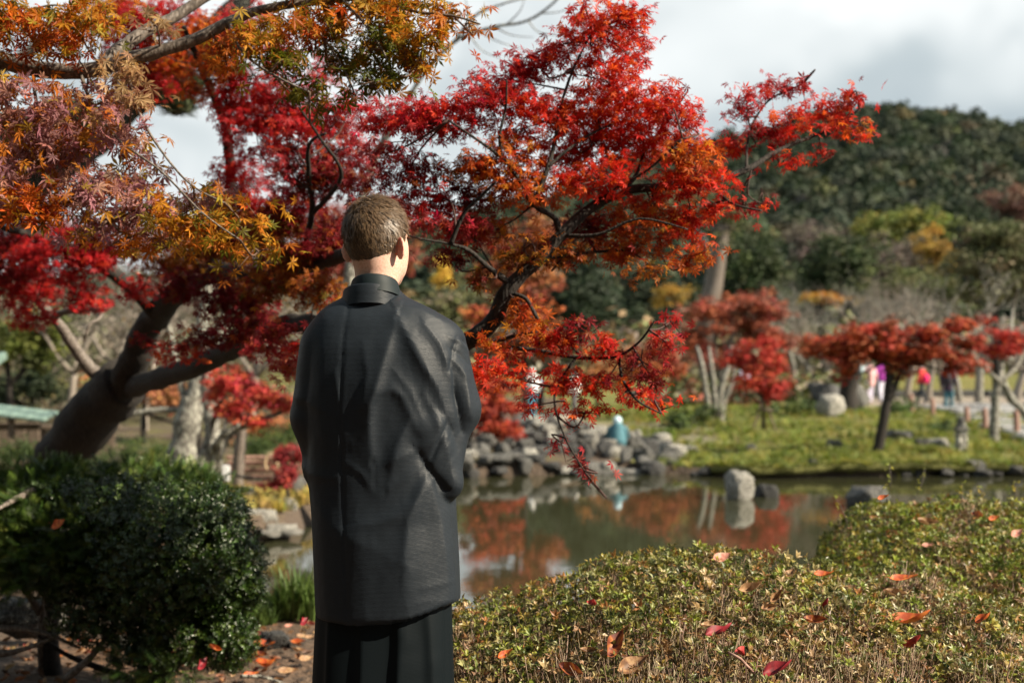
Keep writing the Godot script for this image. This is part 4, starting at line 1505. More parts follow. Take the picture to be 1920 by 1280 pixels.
# ------------------------------------------------------------------ the garden on the left, across the water
func build_left_garden() -> void:
	# low shelter with green copper roof
	var d := 18.8
	var f := foot(-40, d)
	var hut := thing("garden_shelter", "low wooden shelter with weathered green roof at the left edge", "shelter", f)
	var put := func(called: String, px: float, py: float, dd: float, s: Vector3, m: Material, rot := Vector3.ZERO) -> MeshInstance3D:
		var b := obj(called, block_mesh(s, 0.015), m, hut)
		b.position = at(px, py, dd) - f
		b.rotation = rot
		return b
	for k in 9:                       # roof sheets lie side by side
		put.call("roof_sheet", -150 + k * 29, 752.0 + k * 3.4, d - 0.15, Vector3(0.222, 0.05, 0.6), M.green_copper, Vector3(0.16, 0, -0.115))
	put.call("roof_ridge", -110, 676, d + 1.2, Vector3(1.9, 0.12, 0.4), M.green_copper, Vector3(0.3, 0, 0.03))
	put.call("beam", -20, 800, d, Vector3(1.5, 0.09, 0.09), M.weathered_wood)
	put.call("post", 20, 832, d - 0.3, Vector3(0.085, 0.72, 0.085), M.weathered_wood)
	put.call("post", -130, 832, d - 0.3, Vector3(0.085, 0.72, 0.085), M.weathered_wood)
	for k in 8:
		put.call("plank", -120 + k * 26, 832, d + 0.8, Vector3(0.19, 0.66, 0.03), M.weathered_wood)
	var ff := foot(80, 21.0)
	var fence := thing("plank_fence", "brown plank fence behind the leaning maple trunk", "fence", ff)
	for k in 9:
		var b := obj("plank", block_mesh(Vector3(0.17, 0.62, 0.03), 0.008), M.weathered_wood, fence)
		b.position = at(36 + k * 21, 832, 21.0) - ff
		b.rotation.y = rng.randf_range(-0.05, 0.05)
	var rl := obj("rail", block_mesh(Vector3(1.8, 0.06, 0.07), 0.01), M.weathered_wood, fence)
	rl.position = at(122, 800, 20.93) - ff
	# grey trunks
	d = 18.0
	f = foot(348, d)
	var o := thing("grey_tree", "thick lichen grey trunk forking above the yew hedge", "tree", f)
	obj("trunk", limb_mesh([Vector3(0, -0.2, 0), at(345, 850, d) - f, at(352, 790, d) - f, at(362, 745, d) - f], 0.22, 0.17, 10, 0.5), M.grey_bark, o)
	obj("limb", limb_mesh([at(360, 760, d) - f, at(372, 710, d) - f, at(384, 660, d) - f, at(380, 600, d) - f, at(392, 520, d) - f], 0.15, 0.06, 8, 0.4), M.grey_bark, o)
	obj("limb", limb_mesh([at(350, 770, d) - f, at(300, 768, d) - f, at(240, 776, d) - f, at(190, 782, d) - f], 0.05, 0.02, 7, 0.3), M.grey_bark, o)
	obj("limb", limb_mesh([at(345, 745, d) - f, at(330, 690, d) - f, at(322, 640, d) - f, at(300, 560, d) - f, at(250, 500, d) - f], 0.06, 0.02, 7, 0.3), M.grey_bark, o)
	obj("stem", limb_mesh([at(372, 870, d) - f, at(373, 800, d) - f, at(366, 740, d) - f, at(370, 690, d) - f], 0.035, 0.03, 6, 0.3), M.dark_bark, o)
	o = thing("grey_tree", "pale grey trunk right of the thick lichen trunk", "tree", foot(395, 17.2))
	f = o.position
	obj("trunk", limb_mesh([Vector3(0, -0.2, 0), at(398, 850, 17.2) - f, at(396, 780, 17.2) - f, at(386, 720, 17.2) - f, at(400, 650, 17.2) - f, at(430, 560, 17.2) - f], 0.13, 0.05, 8, 0.35), M.grey_bark, o)
	# small red maple with slanting pale stems
	d = 14.8
	f = foot(362, d)
	o = thing("red_maple", "small red maple with slanting pale stems at the left waterside", "maple tree", f)
	for q in [[[362, 930], [392, 852], [428, 808], [462, 790]], [[378, 925], [410, 848], [440, 805], [456, 780]], [[400, 950], [408, 880], [415, 820], [430, 780]], [[355, 925], [380, 850], [398, 790], [420, 745]], [[440, 800], [475, 792], [520, 775], [560, 760]]]:
		var pts := []
		for e in q:
			pts.append(at(e[0], e[1], d + rng.randf_range(-0.15, 0.15)) - f)
		obj("stem", limb_mesh(pts, 0.062, 0.02, 7, 0.35), M.grey_bark, o)
	pad_crown(o, "crown", [[425, 712, 42, 30, 300], [470, 735, 44, 26, 320], [440, 768, 42, 18, 200], [508, 745, 36, 12, 130], [392, 738, 26, 14, 90], [470, 790, 30, 14, 90], [530, 755, 20, 12, 60]], d, 0.085, [[0.50, 0.04, 0.03, 4], [0.46, 0.09, 0.03, 2], [0.42, 0.03, 0.05, 2], [0.5, 0.16, 0.04, 1]], M.far_leaf)
	o = thing("pale_sign", "small white plate fixed upright by the pale stems", "sign plate", at(423, 905, 14.6))
	obj("plate", block_mesh(Vector3(0.088, 0.18, 0.02), 0.012), M.white_board, o).position.y = 0.11
	obj("stake", block_mesh(Vector3(0.025, 0.5, 0.02), 0.004), M.weathered_wood, o).position = Vector3(0, -0.02, -0.022)
	# brown post trunk
	d = 15.6
	f = foot(448, d)
	o = thing("brown_tree", "short brown trunk standing before the plank boat", "tree", f)
	obj("trunk", limb_mesh([Vector3(0, -0.2, 0), at(446, 880, d) - f, at(450, 830, d) - f, at(452, 780, d) - f, at(440, 700, d) - f], 0.08, 0.05, 8, 0.3), M.brown_bark, o)
	obj("limb", limb_mesh([at(448, 890, d) - f, at(456, 850, d) - f, at(458, 810, d) - f], 0.03, 0.02, 6, 0.3), M.dark_bark, o)
	obj("limb", limb_mesh([at(408, 868, 14.9) - f, at(440, 890, 14.9) - f, at(480, 898, 14.9) - f, at(515, 895, 14.9) - f], 0.022, 0.012, 6, 0.3), M.grey_bark, o)
	# plank boat
	d = 16.6
	f = foot(480, d)
	o = thing("wooden_boat", "red brown plank sided wooden boat with a curved pale loop at its end", "boat", f)
	for k in 4:
		var b := obj("plank", block_mesh(Vector3(0.66 - k * 0.03, 0.085, 0.03), 0.012), M.red_brown_wood, o)
		b.position = at(474, 868 + k * 13.5, d - 0.12 + k * 0.03) - f
		b.rotation = Vector3(0.35, 0.06, 0.03)
	obj("gunwale", block_mesh(Vector3(0.7, 0.04, 0.09), 0.012), M.red_brown_wood, o).position = at(474, 857, d - 0.1) - f
	var loop := []
	for k in 9:
		var a := lerpf(-0.9, 3.9, k / 8.0)
		loop.append(at(508 + cos(a) * 11.0, 868 - sin(a) * 18.0, d - 0.2) - f)
	obj("loop", limb_mesh(loop, 0.017, 0.014, 7, 0.1, 3), M.rope, o)
	far_tree("red_maple", "little dusky red maple at the water beside the plank boat", "maple tree", 540, 14.4, [[532, 850, 24, 22, 150], [545, 880, 28, 20, 170], [512, 905, 26, 14, 110], [555, 850, 18, 16, 70]], 0.075, [[0.30, 0.02, 0.02, 4], [0.24, 0.02, 0.03, 3], [0.38, 0.05, 0.03, 1]], 0.025)
	# stones and yellow grass on the left shore
	var ls := [[478, 985, 76, 42, 13.6, 0, "pale flat lichen rock at the left waterside, largest of the group"], [528, 1000, 64, 26, 13.5, 2, "pale broken rock at the water right of the largest flat rock"], [505, 1004, 50, 16, 13.3, 6, "thin pale slab touching the water on the left shore"], [548, 1002, 40, 14, 13.4, 2, "thin pale slab ending the left shore stones"], [538, 960, 34, 30, 14.2, 3, "round white stone in the yellow grass"], [466, 935, 26, 22, 14.4, 5, "small white stone in the grass below the boat"], [556, 920, 40, 32, 15.4, 4, "grey stone at the foot of the dusky red maple"], [516, 948, 24, 16, 14.2, 1, "small pale stone left of the round white stone"], [452, 1000, 40, 30, 13.2, 4, "grey rock half hidden by the holly bush"], [578, 915, 40, 26, 16.5, 0, "grey stone beside the man's left sleeve on the far shore"]]
	for l in ls:
		stone("waterside_rock", l[6], l[0], l[1], l[2], l[3], l[4], M.pale_stone if l[6].contains("pale") or l[6].contains("white") else M.grey_stone, l[5], "", rng.randf() * 0.6)
	var xf := []
	var co := []
	for i in 700:
		var x := rng.randf_range(-3.6, -2.2)
		var dd := rng.randf_range(13.7, 16.0)
		if shore(x, dd) < 0.05:
			continue
		var h := rng.randf_range(0.08, 0.24)
		xf.append(Transform3D(Basis(Vector3.UP, rng.randf() * TAU).scaled_local(Vector3(h, h, h)), on_ground(x, dd)))
		co.append(tint([[0.46, 0.33, 0.07, 4], [0.38, 0.3, 0.10, 3], [0.17, 0.19, 0.03, 2]], 0.25))
	var yg := thing("yellow_grass", "yellow autumn grass between the stones of the left shore", "grass")
	yg.set_meta("kind", "stuff")
	scatter("blades", tuft_mesh(8, 12, 0.8), M.grass_blade, xf, co, yg)
	# shrubs and thicket behind
	var sh := [[240, 850, 70, 34, 19.5, "rounded green shrub right of the leaning trunk"], [130, 862, 56, 24, 19.0, "rounded green shrub left of the leaning trunk"], [300, 845, 40, 24, 20.5, "yellow green shrub left of the thick lichen trunk"], [490, 835, 44, 26, 18.5, "green shrub above the plank boat"], [345, 895, 50, 26, 11.5, "dark glossy shrub behind the holly bush"], [40, 850, 50, 24, 17.5, "green shrub below the garden shelter"], [545, 815, 40, 26, 20.0, "green shrub left of the man's sleeve"]]
	for s in sh:
		var p := at(s[0], s[1] + s[3], s[4])
		o = thing("shrub", s[5], "shrub", p)
		obj("stem", limb_mesh([Vector3(0, -0.3, 0), Vector3(0.02, 0.0, 0), Vector3(0.03, 0.15, 0)], 0.03, 0.012, 5), M.brown_bark, o)
		pad_crown(o, "foliage", [[s[0], s[1], s[2], s[3], 320]], s[4], 0.11, [[0.045, 0.08, 0.014, 3], [0.03, 0.055, 0.012, 2], [0.10, 0.13, 0.02, 2 if s[5].begins_with("yellow") else 0.8]], M.far_leaf, 0.3, 2)
	far_tree("broadleaf_tree", "yellow green bushy tree above the shelter roof", "tree", 20, 27.0, [[10, 640, 70, 44, 420], [70, 660, 46, 40, 240], [90, 610, 40, 40, 160]], 0.19, [[0.11, 0.14, 0.02, 3], [0.16, 0.17, 0.03, 2], [0.06, 0.08, 0.02, 3]], 0.1)
	far_tree("evergreen_tree", "dark evergreen behind the shelter roof", "tree", 60, 29.0, [[60, 720, 70, 36, 300], [10, 740, 60, 30, 160]], 0.2, [[0.02, 0.035, 0.014, 3], [0.03, 0.045, 0.02, 1]], 0.1)
	far_tree("russet_tree", "rusty orange shrubby tree behind the slanting pale stems", "tree", 270, 24.0, [[270, 720, 70, 24, 240], [500, 800, 60, 26, 180], [330, 740, 60, 24, 160]], 0.17, [[0.34, 0.12, 0.05, 3], [0.26, 0.10, 0.05, 2], [0.40, 0.2, 0.06, 1]], 0.07)
	for b in [[130, 27.0, 430, 0.09, "left of the leaning maple trunk"], [210, 30.0, 420, 0.1, "directly over the fork of the leaning trunk"], [270, 26.0, 440, 0.09, "right of the fork of the leaning trunk"], [470, 28.0, 470, 0.1, "left of the man's head"]]:
		bare_tree("bare_tree", "leafless grey thin twigged tree " + b[4], b[0], b[1], b[2], b[3], 6, int(b[0]), M.pale_twig, 0.55, 0.1, "leafless trees of the left garden")
	var xf2 := []
	var co2 := []
	for i in 2000:
		var px := rng.randf_range(-750, 700)
		var dd := rng.randf_range(30, 42)
		var p := foot(px, dd)
		p.y += rng.randf_range(0.0, 3.4)
		var s := rng.randf_range(0.25, 0.5)
		xf2.append(Transform3D(Basis(Vector3.UP, rng.randf() * TAU).scaled_local(Vector3(s, s, s)), p))
		co2.append(tint([[0.12, 0.105, 0.08, 3], [0.16, 0.135, 0.10, 3], [0.10, 0.10, 0.04, 2], [0.2, 0.14, 0.06, 1.2], [0.05, 0.06, 0.025, 1.5]], 0.3))
	var th := thing("thicket", "grey brown thicket closing the left garden", "undergrowth")
	th.set_meta("kind", "stuff")
	scatter("foliage", far_clumps[1], M.far_leaf, xf2, co2, th)


# ------------------------------------------------------------------ the maples close by
var leaf_kinds := []
var skeleton := []      # points of the limbs that carry twigs, with their radius


# the red crown reaches towards the camera: the distances below are drawn in beyond the fork
var reach_on := false


func reach(d: float) -> float:
	return along([[5.0, 4.15], [5.5, 4.45], [6.0, 5.0], [7.0, 6.5], [7.9, 7.8], [8.3, 8.3]], d) if reach_on else d


# a limb through [px, py, d] points from radius r0 to r1; remembered so that twigs can start on it
func limb(o: Node3D, called: String, pix: Array, r0: float, r1: float, m: Material, sides := 9, lump := 0.28) -> void:
	var pts := []
	var shrink := []
	for q in pix:
		pts.append(at(q[0], q[1], reach(q[2])))
		shrink.append(reach(q[2]) / float(q[2]))
	var p := smooth(pts, 6)
	var r := []
	var loc := []
	var n := p.size()
	for i in n:
		var rr := lerpf(r0, r1, pow(float(i) / (n - 1), 0.8)) * lerpf(shrink[i / 6], shrink[mini(i / 6 + 1, shrink.size() - 1)], (i % 6) / 6.0)
		var q: Vector3 = p[i]
		q += Vector3(wobble.get_noise_3dv(q * 4.0), wobble.get_noise_3dv(q * 4.0 + Vector3(9, 0, 0)), wobble.get_noise_3dv(q * 4.0 + Vector3(0, 9, 0))) * rr * 0.35
		r.append(rr)
		loc.append(q - o.position)
		skeleton.append([q, rr])
	var st := tool()
	st.set_smooth_group(0)
	tube(st, loc, r, sides, lump)
	obj(called, finish(st), m, o)


# a spray of leaves: [px, py, d, rx, ry, layers, colours]
func sprays(o: Node3D, pads: Array, leaf: float, palette: Dictionary, flat: float, depth: float, twig_col: Color, threshold := -0.28) -> void:
	var xf := [[], [], []]
	var co := [[], [], []]
	var tw := tool()
	tw.set_smooth_group(0)
	for p in pads:
		var d := reach(p[2])
		var c := at(p[0], p[1], d)
		var rx: float = p[3] * d / FPX
		var ry: float = p[4] * d / FPX
		var rz: float = maxf(rx, ry) * depth
		var n := int(PI * rx * ry / (leaf * leaf * 0.235) * float(p[5]) * 2.9)
		var cols: Array = palette[p[6]]
		# twigs: from the nearest limb into the spray
		var near: Vector3 = c
		var best := 1e9
		for s in skeleton:
			var l: float = c.distance_squared_to(s[0])
			if l < best:
				best = l
				near = s[0]
		var ends := []
		if best < 4.0:
			var sag := Vector3(0, -0.06 * sqrt(best), 0)
			var tp := smooth([near, near.lerp(c, 0.5) + sag + Vector3(rng.randfn(), rng.randfn(), rng.randfn()) * 0.03, c], 4)
			var tr := []
			for i in tp.size():
				tr.append(lerpf(0.0045, 0.002, float(i) / (tp.size() - 1)))
			for i in tp.size():
				tp[i] -= o.position
			tube(tw, tp, tr, 4, 0.0, twig_col)
		for k in 5:
			var e := c + Vector3(rng.randf_range(-0.9, 0.9) * rx, rng.randf_range(-0.8, 0.8) * ry, rng.randf_range(-0.8, 0.8) * rz)
			var from := near.lerp(c, rng.randf_range(0.5, 1.0)) if best < 4.0 else c
			var mid := from.lerp(e, 0.5) + Vector3(rng.randfn(), rng.randfn(), rng.randfn()) * 0.02
			tube(tw, [from - o.position, mid - o.position, e - o.position], [0.0024, 0.0017, 0.0009], 3, 0.0, twig_col)
			ends.append([from, mid, e])
		# the leaves hang in flat layers
		var made := 0
		var tries := 0
		while made < n and tries < n * 4:
			tries += 1
			var q := Vector3(rng.randfn(), rng.randfn(), rng.randfn()).normalized() * pow(rng.randf(), 0.42)
			var w := c + Vector3(q.x * rx, q.y * ry, q.z * rz)
			if rng.randf() < 0.35:
				var e = ends[rng.randi() % ends.size()]
				w = (e[1] as Vector3).lerp(e[2], rng.randf_range(0.0, 1.15)) + Vector3(rng.randfn(), rng.randfn() * 0.5, rng.randfn()) * leaf * 0.8
			if wobble.get_noise_3dv(w * Vector3(3.2, 5.5, 3.2)) < threshold:
				continue
			made += 1
			var nrm := Vector3(rng.randfn() * 0.55, flat + rng.randfn() * 0.45, rng.randfn() * 0.55 + 0.12)
			var tip := Vector3(rng.randfn(), -0.55 + rng.randfn() * 0.4, rng.randfn())
			nrm = nrm.normalized()
			tip = (tip - nrm * tip.dot(nrm)).normalized()
			var s := leaf * rng.randf_range(0.62, 1.12)
			var b := Basis((-tip).cross(nrm), -tip, nrm).scaled_local(Vector3(s, s, s))
			var k := rng.randi() % 3
			xf[k].append(Transform3D(b, w - o.position))
			co[k].append(tint(cols, 0.28))
	var twigs := obj("twig", finish(tw), M.straw_twig, o)
	twigs.set_meta("kind", "stuff")
	# the three hundred that show largest are leaves of their own
	var rank := []
	for k in 3:
		for i in xf[k].size():
			var w: Vector3 = xf[k][i].origin + o.position - EYE
			var dz := -w.z
			if absf(w.x / dz) < 0.395 and w.y / dz - 0.0208 < 0.26 and w.y / dz > -0.2:
				rank.append([xf[k][i].basis.x.length() / dz, k, i])
	rank.sort_custom(func(a, b): return a[0] > b[0])
	var own := {}
	for r in rank.slice(0, 300):
		own[Vector2i(r[1], r[2])] = true
		var c: Color = co[r[1]][r[2]]
		var lf := obj("leaf", leaf_kinds[r[1]], tinted_leaf(c), o)
		lf.transform = xf[r[1]][r[2]]
	for k in 3:
		var rest_xf := []
		var rest_co := []
		for i in xf[k].size():
			if not own.has(Vector2i(k, i)):
				rest_xf.append(xf[k][i])
				rest_co.append(co[k][i])
		if rest_xf.size():
			scatter("leaves", leaf_kinds[k], M.maple_leaf, rest_xf, rest_co, o)


func tinted_leaf(c: Color) -> StandardMaterial3D:
	var q := Color(snappedf(c.r, 0.06), snappedf(c.g, 0.04), snappedf(c.b, 0.04)) + Color(0.02, 0.012, 0.012)
	var key := "maple_leaf_" + q.to_html(false)
	if not M.has(key):
		var m: StandardMaterial3D = M.maple_leaf.duplicate()
		m.vertex_color_use_as_albedo = false
		q.a = 1.0
		m.albedo_color = q.linear_to_srgb()
		m.albedo_texture = M.leaf_white
		M[key] = m
	return M[key]


func build_maples() -> void:
	var white := Image.create(4, 4, false, Image.FORMAT_RGB8)
	white.fill(Color.WHITE)
	M.leaf_white = ImageTexture.create_from_image(white)
	leaf_kinds = [maple_leaf_mesh(3), maple_leaf_mesh(8), maple_leaf_mesh(15)]
	reach_on = true
	build_red_maple()
	reach_on = false
	build_golden_maple()
	build_old_pine()


func build_red_maple() -> void:
	var base := at(52, 1085, 8.3)
	base.y = ground(base.x, 8.3)
	var o := thing("red_maple", "large leaning maple with dark trunk and scarlet crown arching over the pond", "maple tree", base)
	var bark: Material = M.dark_bark
	limb(o, "trunk", [[40, 1150, 8.3], [72, 980, 8.3], [118, 870, 8.25], [172, 785, 8.1], [232, 715, 7.9]], 0.20, 0.155, bark, 16, 0.2)
	limb(o, "limb", [[205, 720, 7.95], [168, 690, 7.95], [132, 640, 7.9], [98, 596, 7.85], [70, 560, 7.8], [40, 510, 7.7]], 0.05, 0.022, M.brown_bark)
	limb(o, "limb", [[98, 596, 7.85], [128, 582, 7.8], [168, 580, 7.75], [192, 582, 7.7]], 0.026, 0.016, M.brown_bark, 7)
	limb(o, "limb", [[192, 580, 7.7], [186, 596, 7.65], [166, 610, 7.6], [158, 640, 7.6]], 0.014, 0.008, M.brown_bark, 6)
	limb(o, "limb", [[225, 735, 7.9], [255, 665, 7.75], [285, 602, 7.6], [330, 552, 7.3], [392, 512, 7.0], [470, 512, 6.7], [550, 506, 6.4], [640, 480, 6.1], [720, 455, 5.9]], 0.105, 0.025, bark, 12)
	limb(o, "limb", [[330, 552, 7.3], [380, 500, 7.1], [420, 430, 7.0], [432, 350, 6.9], [425, 245, 6.8], [395, 170, 6.7], [368, 105, 6.6], [345, 50, 6.5]], 0.05, 0.012, bark, 8)
	limb(o, "limb", [[425, 245, 6.8], [432, 190, 6.7], [436, 140, 6.6], [440, 90, 6.5]], 0.014, 0.006, bark, 6)
	limb(o, "limb", [[560, 500, 6.4], [585, 400, 6.2], [578, 330, 6.1], [580, 270, 6.0], [610, 250, 5.9]], 0.02, 0.006, bark, 6)
	limb(o, "limb", [[585, 400, 6.2], [640, 330, 6.0], [600, 260, 5.9], [560, 200, 5.8]], 0.014, 0.005, bark, 6)
	limb(o, "limb", [[300, 590, 7.5], [220, 520, 7.3], [140, 470, 7.1], [60, 440, 7.0], [-30, 420, 6.9]], 0.05, 0.014, bark, 8)
	limb(o, "limb", [[236, 728, 7.9], [300, 708, 7.5], [370, 685, 7.1], [440, 652, 6.8], [500, 620, 6.5], [545, 606, 6.3], [600, 612, 6.1], [700, 655, 5.8], [800, 668, 5.65], [880, 636, 5.5], [925, 596, 5.45], [945, 556, 5.4], [975, 520, 5.4], [1010, 488, 5.4], [1055, 440, 5.4], [1105, 392, 5.45], [1170, 358, 5.5], [1250, 350, 5.55], [1330, 340, 5.6], [1400, 318, 5.65], [1450, 288, 5.7], [1500, 265, 5.75], [1560, 240, 5.8], [1612, 205, 5.8]], 0.068, 0.005, bark, 12, 0.16)
	for b in [
		[0.017, [1050, 445, 5.4], [1040, 410, 5.38], [1000, 383, 5.35], [975, 340, 5.3], [940, 295, 5.25], [885, 255, 5.2], [840, 225, 5.2]],
		[0.013, [1000, 383, 5.35], [1025, 320, 5.35], [1042, 260, 5.4], [1050, 205, 5.4], [1075, 130, 5.4], [1110, 60, 5.4]],
		[0.009, [940, 295, 5.25], [938, 250, 5.25], [948, 200, 5.25], [950, 150, 5.2]],
		[0.008, [1028, 312, 5.35], [1065, 280, 5.4], [1110, 250, 5.45], [1150, 232, 5.5]],
		[0.017, [960, 535, 5.4], [915, 500, 5.3], [880, 470, 5.2], [845, 458, 5.15], [790, 448, 5.1]],
		[0.012, [845, 458, 5.15], [870, 400, 5.1], [905, 365, 5.05], [930, 340, 5.0]],
		[0.010, [1170, 358, 5.5], [1195, 325, 5.55], [1212, 280, 5.6], [1260, 215, 5.6], [1290, 170, 5.6]],
		[0.009, [1120, 385, 5.45], [1160, 350, 5.4], [1215, 318, 5.35], [1280, 260, 5.3]],
		[0.008, [1400, 318, 5.65], [1405, 250, 5.75], [1440, 190, 5.8], [1500, 160, 5.8]],
		[0.008, [1330, 342, 5.6], [1370, 380, 5.5], [1430, 395, 5.45]],
		[0.012, [1055, 442, 5.4], [1120, 440, 5.3], [1200, 410, 5.25], [1290, 430, 5.2]],
		[0.010, [1010, 488, 5.4], [1090, 475, 5.5], [1180, 470, 5.6], [1290, 490, 5.7]],
		[0.014, [892, 632, 5.5], [925, 648, 5.4], [1000, 656, 5.3], [1080, 670, 5.2], [1155, 668, 5.1], [1200, 640, 5.05], [1228, 600, 5.0]],
		[0.010, [912, 645, 5.4], [965, 630, 5.35], [1005, 622, 5.3]],
		[0.008, [1160, 667, 5.1], [1168, 710, 5.05], [1195, 750, 5.0], [1240, 775, 5.0]],
		[0.006, [1080, 670, 5.2], [1040, 740, 5.1], [1060, 820, 5.0], [1100, 890, 5.0]],
		[0.012, [948, 548, 5.4], [985, 560, 5.35], [1010, 600, 5.3], [1050, 640, 5.3]]]:
		limb(o, "branch", b.slice(1), b[0], 0.0035, bark, 6, 0.3)
	var pal := {
		"R": [[0.58, 0.032, 0.014, 5], [0.50, 0.020, 0.015, 3], [0.62, 0.095, 0.016, 2.5], [0.26, 0.012, 0.012, 1]],
		"C": [[0.46, 0.018, 0.022, 5], [0.36, 0.012, 0.017, 3], [0.54, 0.038, 0.017, 2], [0.40, 0.05, 0.055, 1.0]],
		"O": [[0.52, 0.11, 0.014, 5], [0.46, 0.05, 0.014, 3], [0.50, 0.19, 0.02, 2], [0.28, 0.05, 0.012, 2]],
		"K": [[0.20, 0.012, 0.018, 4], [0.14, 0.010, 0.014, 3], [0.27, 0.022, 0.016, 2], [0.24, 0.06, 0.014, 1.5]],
		"P": [[0.44, 0.05, 0.06, 4], [0.40, 0.02, 0.03, 3], [0.46, 0.09, 0.07, 2], [0.5, 0.1, 0.03, 1]],
		"B": [[0.34, 0.10, 0.016, 4], [0.24, 0.06, 0.014, 3], [0.22, 0.02, 0.014, 2], [0.42, 0.17, 0.02, 1.5], [0.13, 0.09, 0.014, 1]],
	}
	var pads := []
	for s in [  # px, py, rx, ry, layers, colours; the distance follows the limb
		"1130 50 85 55 1.5 R", "1080 85 50 46 1.0 R", "1180 105 46 55 1.2 R", "1135 150 80 56 1.6 R", "1185 30 34 26 1.0 R", "1090 20 30 24 0.8 R", "1010 115 70 36 1.5 C", "950 150 80 40 1.5 C", "1080 215 100 55 1.7 R", "1190 195 66 56 1.5 R", "1000 225 86 55 1.6 R", "900 195 80 45 1.7 C", "820 228 90 42 1.9 C", "735 215 90 36 1.9 C", "655 190 56 22 1.3 C", "1250 178 44 44 1.3 R", "1285 235 54 50 1.4 R", "1205 268 86 50 1.7 R", "1305 290 66 46 1.4 O", "1085 290 95 46 1.7 R", "945 295 86 46 1.7 O", "1000 355 96 42 1.7 O", "1130 335 86 38 1.6 R", "1240 345 86 30 1.5 R", "1335 345 56 36 1.3 R", "1205 410 96 36 1.6 O", "1290 425 62 38 1.4 R", "1180 465 86 32 1.6 O", "1295 485 48 28 1.3 O", "1105 425 66 36 1.5 K", "1060 478 56 32 1.5 B", "1230 510 70 16 1.1 B",
		"1400 182 40 30 1.0 C", "1460 165 46 24 1.0 C", "1505 160 24 16 0.8 C", "1390 212 34 16 0.9 C", "1425 258 56 30 1.2 C", "1485 228 46 30 1.2 R", "1562 212 46 36 1.4 R", "1598 178 26 26 0.9 R", "1595 240 42 26 1.3 R", "1540 285 26 16 0.9 R", "1470 300 36 22 0.9 R", "1375 282 38 36 1.2 R", "1620 235 18 16 0.9 O", "1395 392 58 13 1.0 C", "1338 388 36 18 1.1 R", "1440 385 22 12 0.9 R",
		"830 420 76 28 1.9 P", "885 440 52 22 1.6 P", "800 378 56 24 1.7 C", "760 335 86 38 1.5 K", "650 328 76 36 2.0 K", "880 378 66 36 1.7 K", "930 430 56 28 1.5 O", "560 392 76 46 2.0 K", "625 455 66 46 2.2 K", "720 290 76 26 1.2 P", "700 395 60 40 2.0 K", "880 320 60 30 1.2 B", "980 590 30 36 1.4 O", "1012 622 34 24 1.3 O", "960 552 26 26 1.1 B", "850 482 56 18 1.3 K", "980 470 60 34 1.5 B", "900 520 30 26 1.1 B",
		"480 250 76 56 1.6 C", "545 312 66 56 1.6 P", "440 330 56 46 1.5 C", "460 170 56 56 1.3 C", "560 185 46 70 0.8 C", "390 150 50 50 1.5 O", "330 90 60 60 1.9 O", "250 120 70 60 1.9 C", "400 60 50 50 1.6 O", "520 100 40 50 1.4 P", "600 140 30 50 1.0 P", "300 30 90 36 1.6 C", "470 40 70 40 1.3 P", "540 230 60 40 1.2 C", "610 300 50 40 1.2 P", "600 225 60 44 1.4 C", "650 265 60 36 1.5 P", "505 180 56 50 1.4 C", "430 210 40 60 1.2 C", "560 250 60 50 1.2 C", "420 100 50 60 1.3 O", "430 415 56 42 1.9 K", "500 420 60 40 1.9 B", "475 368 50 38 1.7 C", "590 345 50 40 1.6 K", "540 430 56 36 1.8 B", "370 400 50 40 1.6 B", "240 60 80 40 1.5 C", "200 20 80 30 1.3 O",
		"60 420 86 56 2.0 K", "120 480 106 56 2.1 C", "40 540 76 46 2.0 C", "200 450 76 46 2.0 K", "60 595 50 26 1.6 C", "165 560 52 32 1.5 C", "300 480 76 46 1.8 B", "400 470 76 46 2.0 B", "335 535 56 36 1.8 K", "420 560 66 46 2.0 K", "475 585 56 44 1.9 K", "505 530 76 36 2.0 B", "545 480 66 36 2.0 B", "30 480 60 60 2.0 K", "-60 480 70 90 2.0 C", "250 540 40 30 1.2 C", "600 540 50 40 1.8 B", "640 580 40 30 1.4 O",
		"400 640 76 22 1.7 K", "325 660 46 26 1.3 R", "500 655 56 22 1.9 P", "535 690 36 30 1.6 P", "450 610 60 26 1.7 K", "520 620 46 22 1.4 K", "560 650 30 26 1.3 R", "265 640 30 16 1.0 K",
		"920 640 36 20 1.3 O", "900 688 44 26 1.4 R", "960 700 54 26 1.3 R", "1040 640 46 30 1.3 R", "1082 620 36 26 1.1 K", "1130 650 46 26 1.1 R", "1050 712 56 30 1.2 R", "1130 720 56 26 1.0 R", "1210 690 54 34 1.2 K", "1250 640 44 26 0.9 C", "1262 600 26 18 0.7 C", "1200 742 46 26 1.0 R", "1100 770 66 20 0.9 R", "1240 762 36 14 0.8 R", "1000 760 34 34 0.7 R", "1052 830 34 24 0.45 P", "1085 872 30 20 0.45 P", "1105 900 20 12 0.4 P"]:
		var w: PackedStringArray = s.split(" ")
		var px := float(w[0])
		var py := float(w[1])
		var d := 5.5
		if px < 700.0:
			d = lerpf(7.3, 6.0, clampf(px / 700.0, 0.0, 1.0))
			if py > 600.0:
				d -= 0.25
		elif py > 600.0:
			d = 5.1
		elif px > 1350.0:
			d = 5.75
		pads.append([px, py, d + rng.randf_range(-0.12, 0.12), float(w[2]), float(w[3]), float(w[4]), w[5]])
	sprays(o, pads, 0.050, pal, 0.62, 0.75, Color(0.05, 0.022, 0.018))


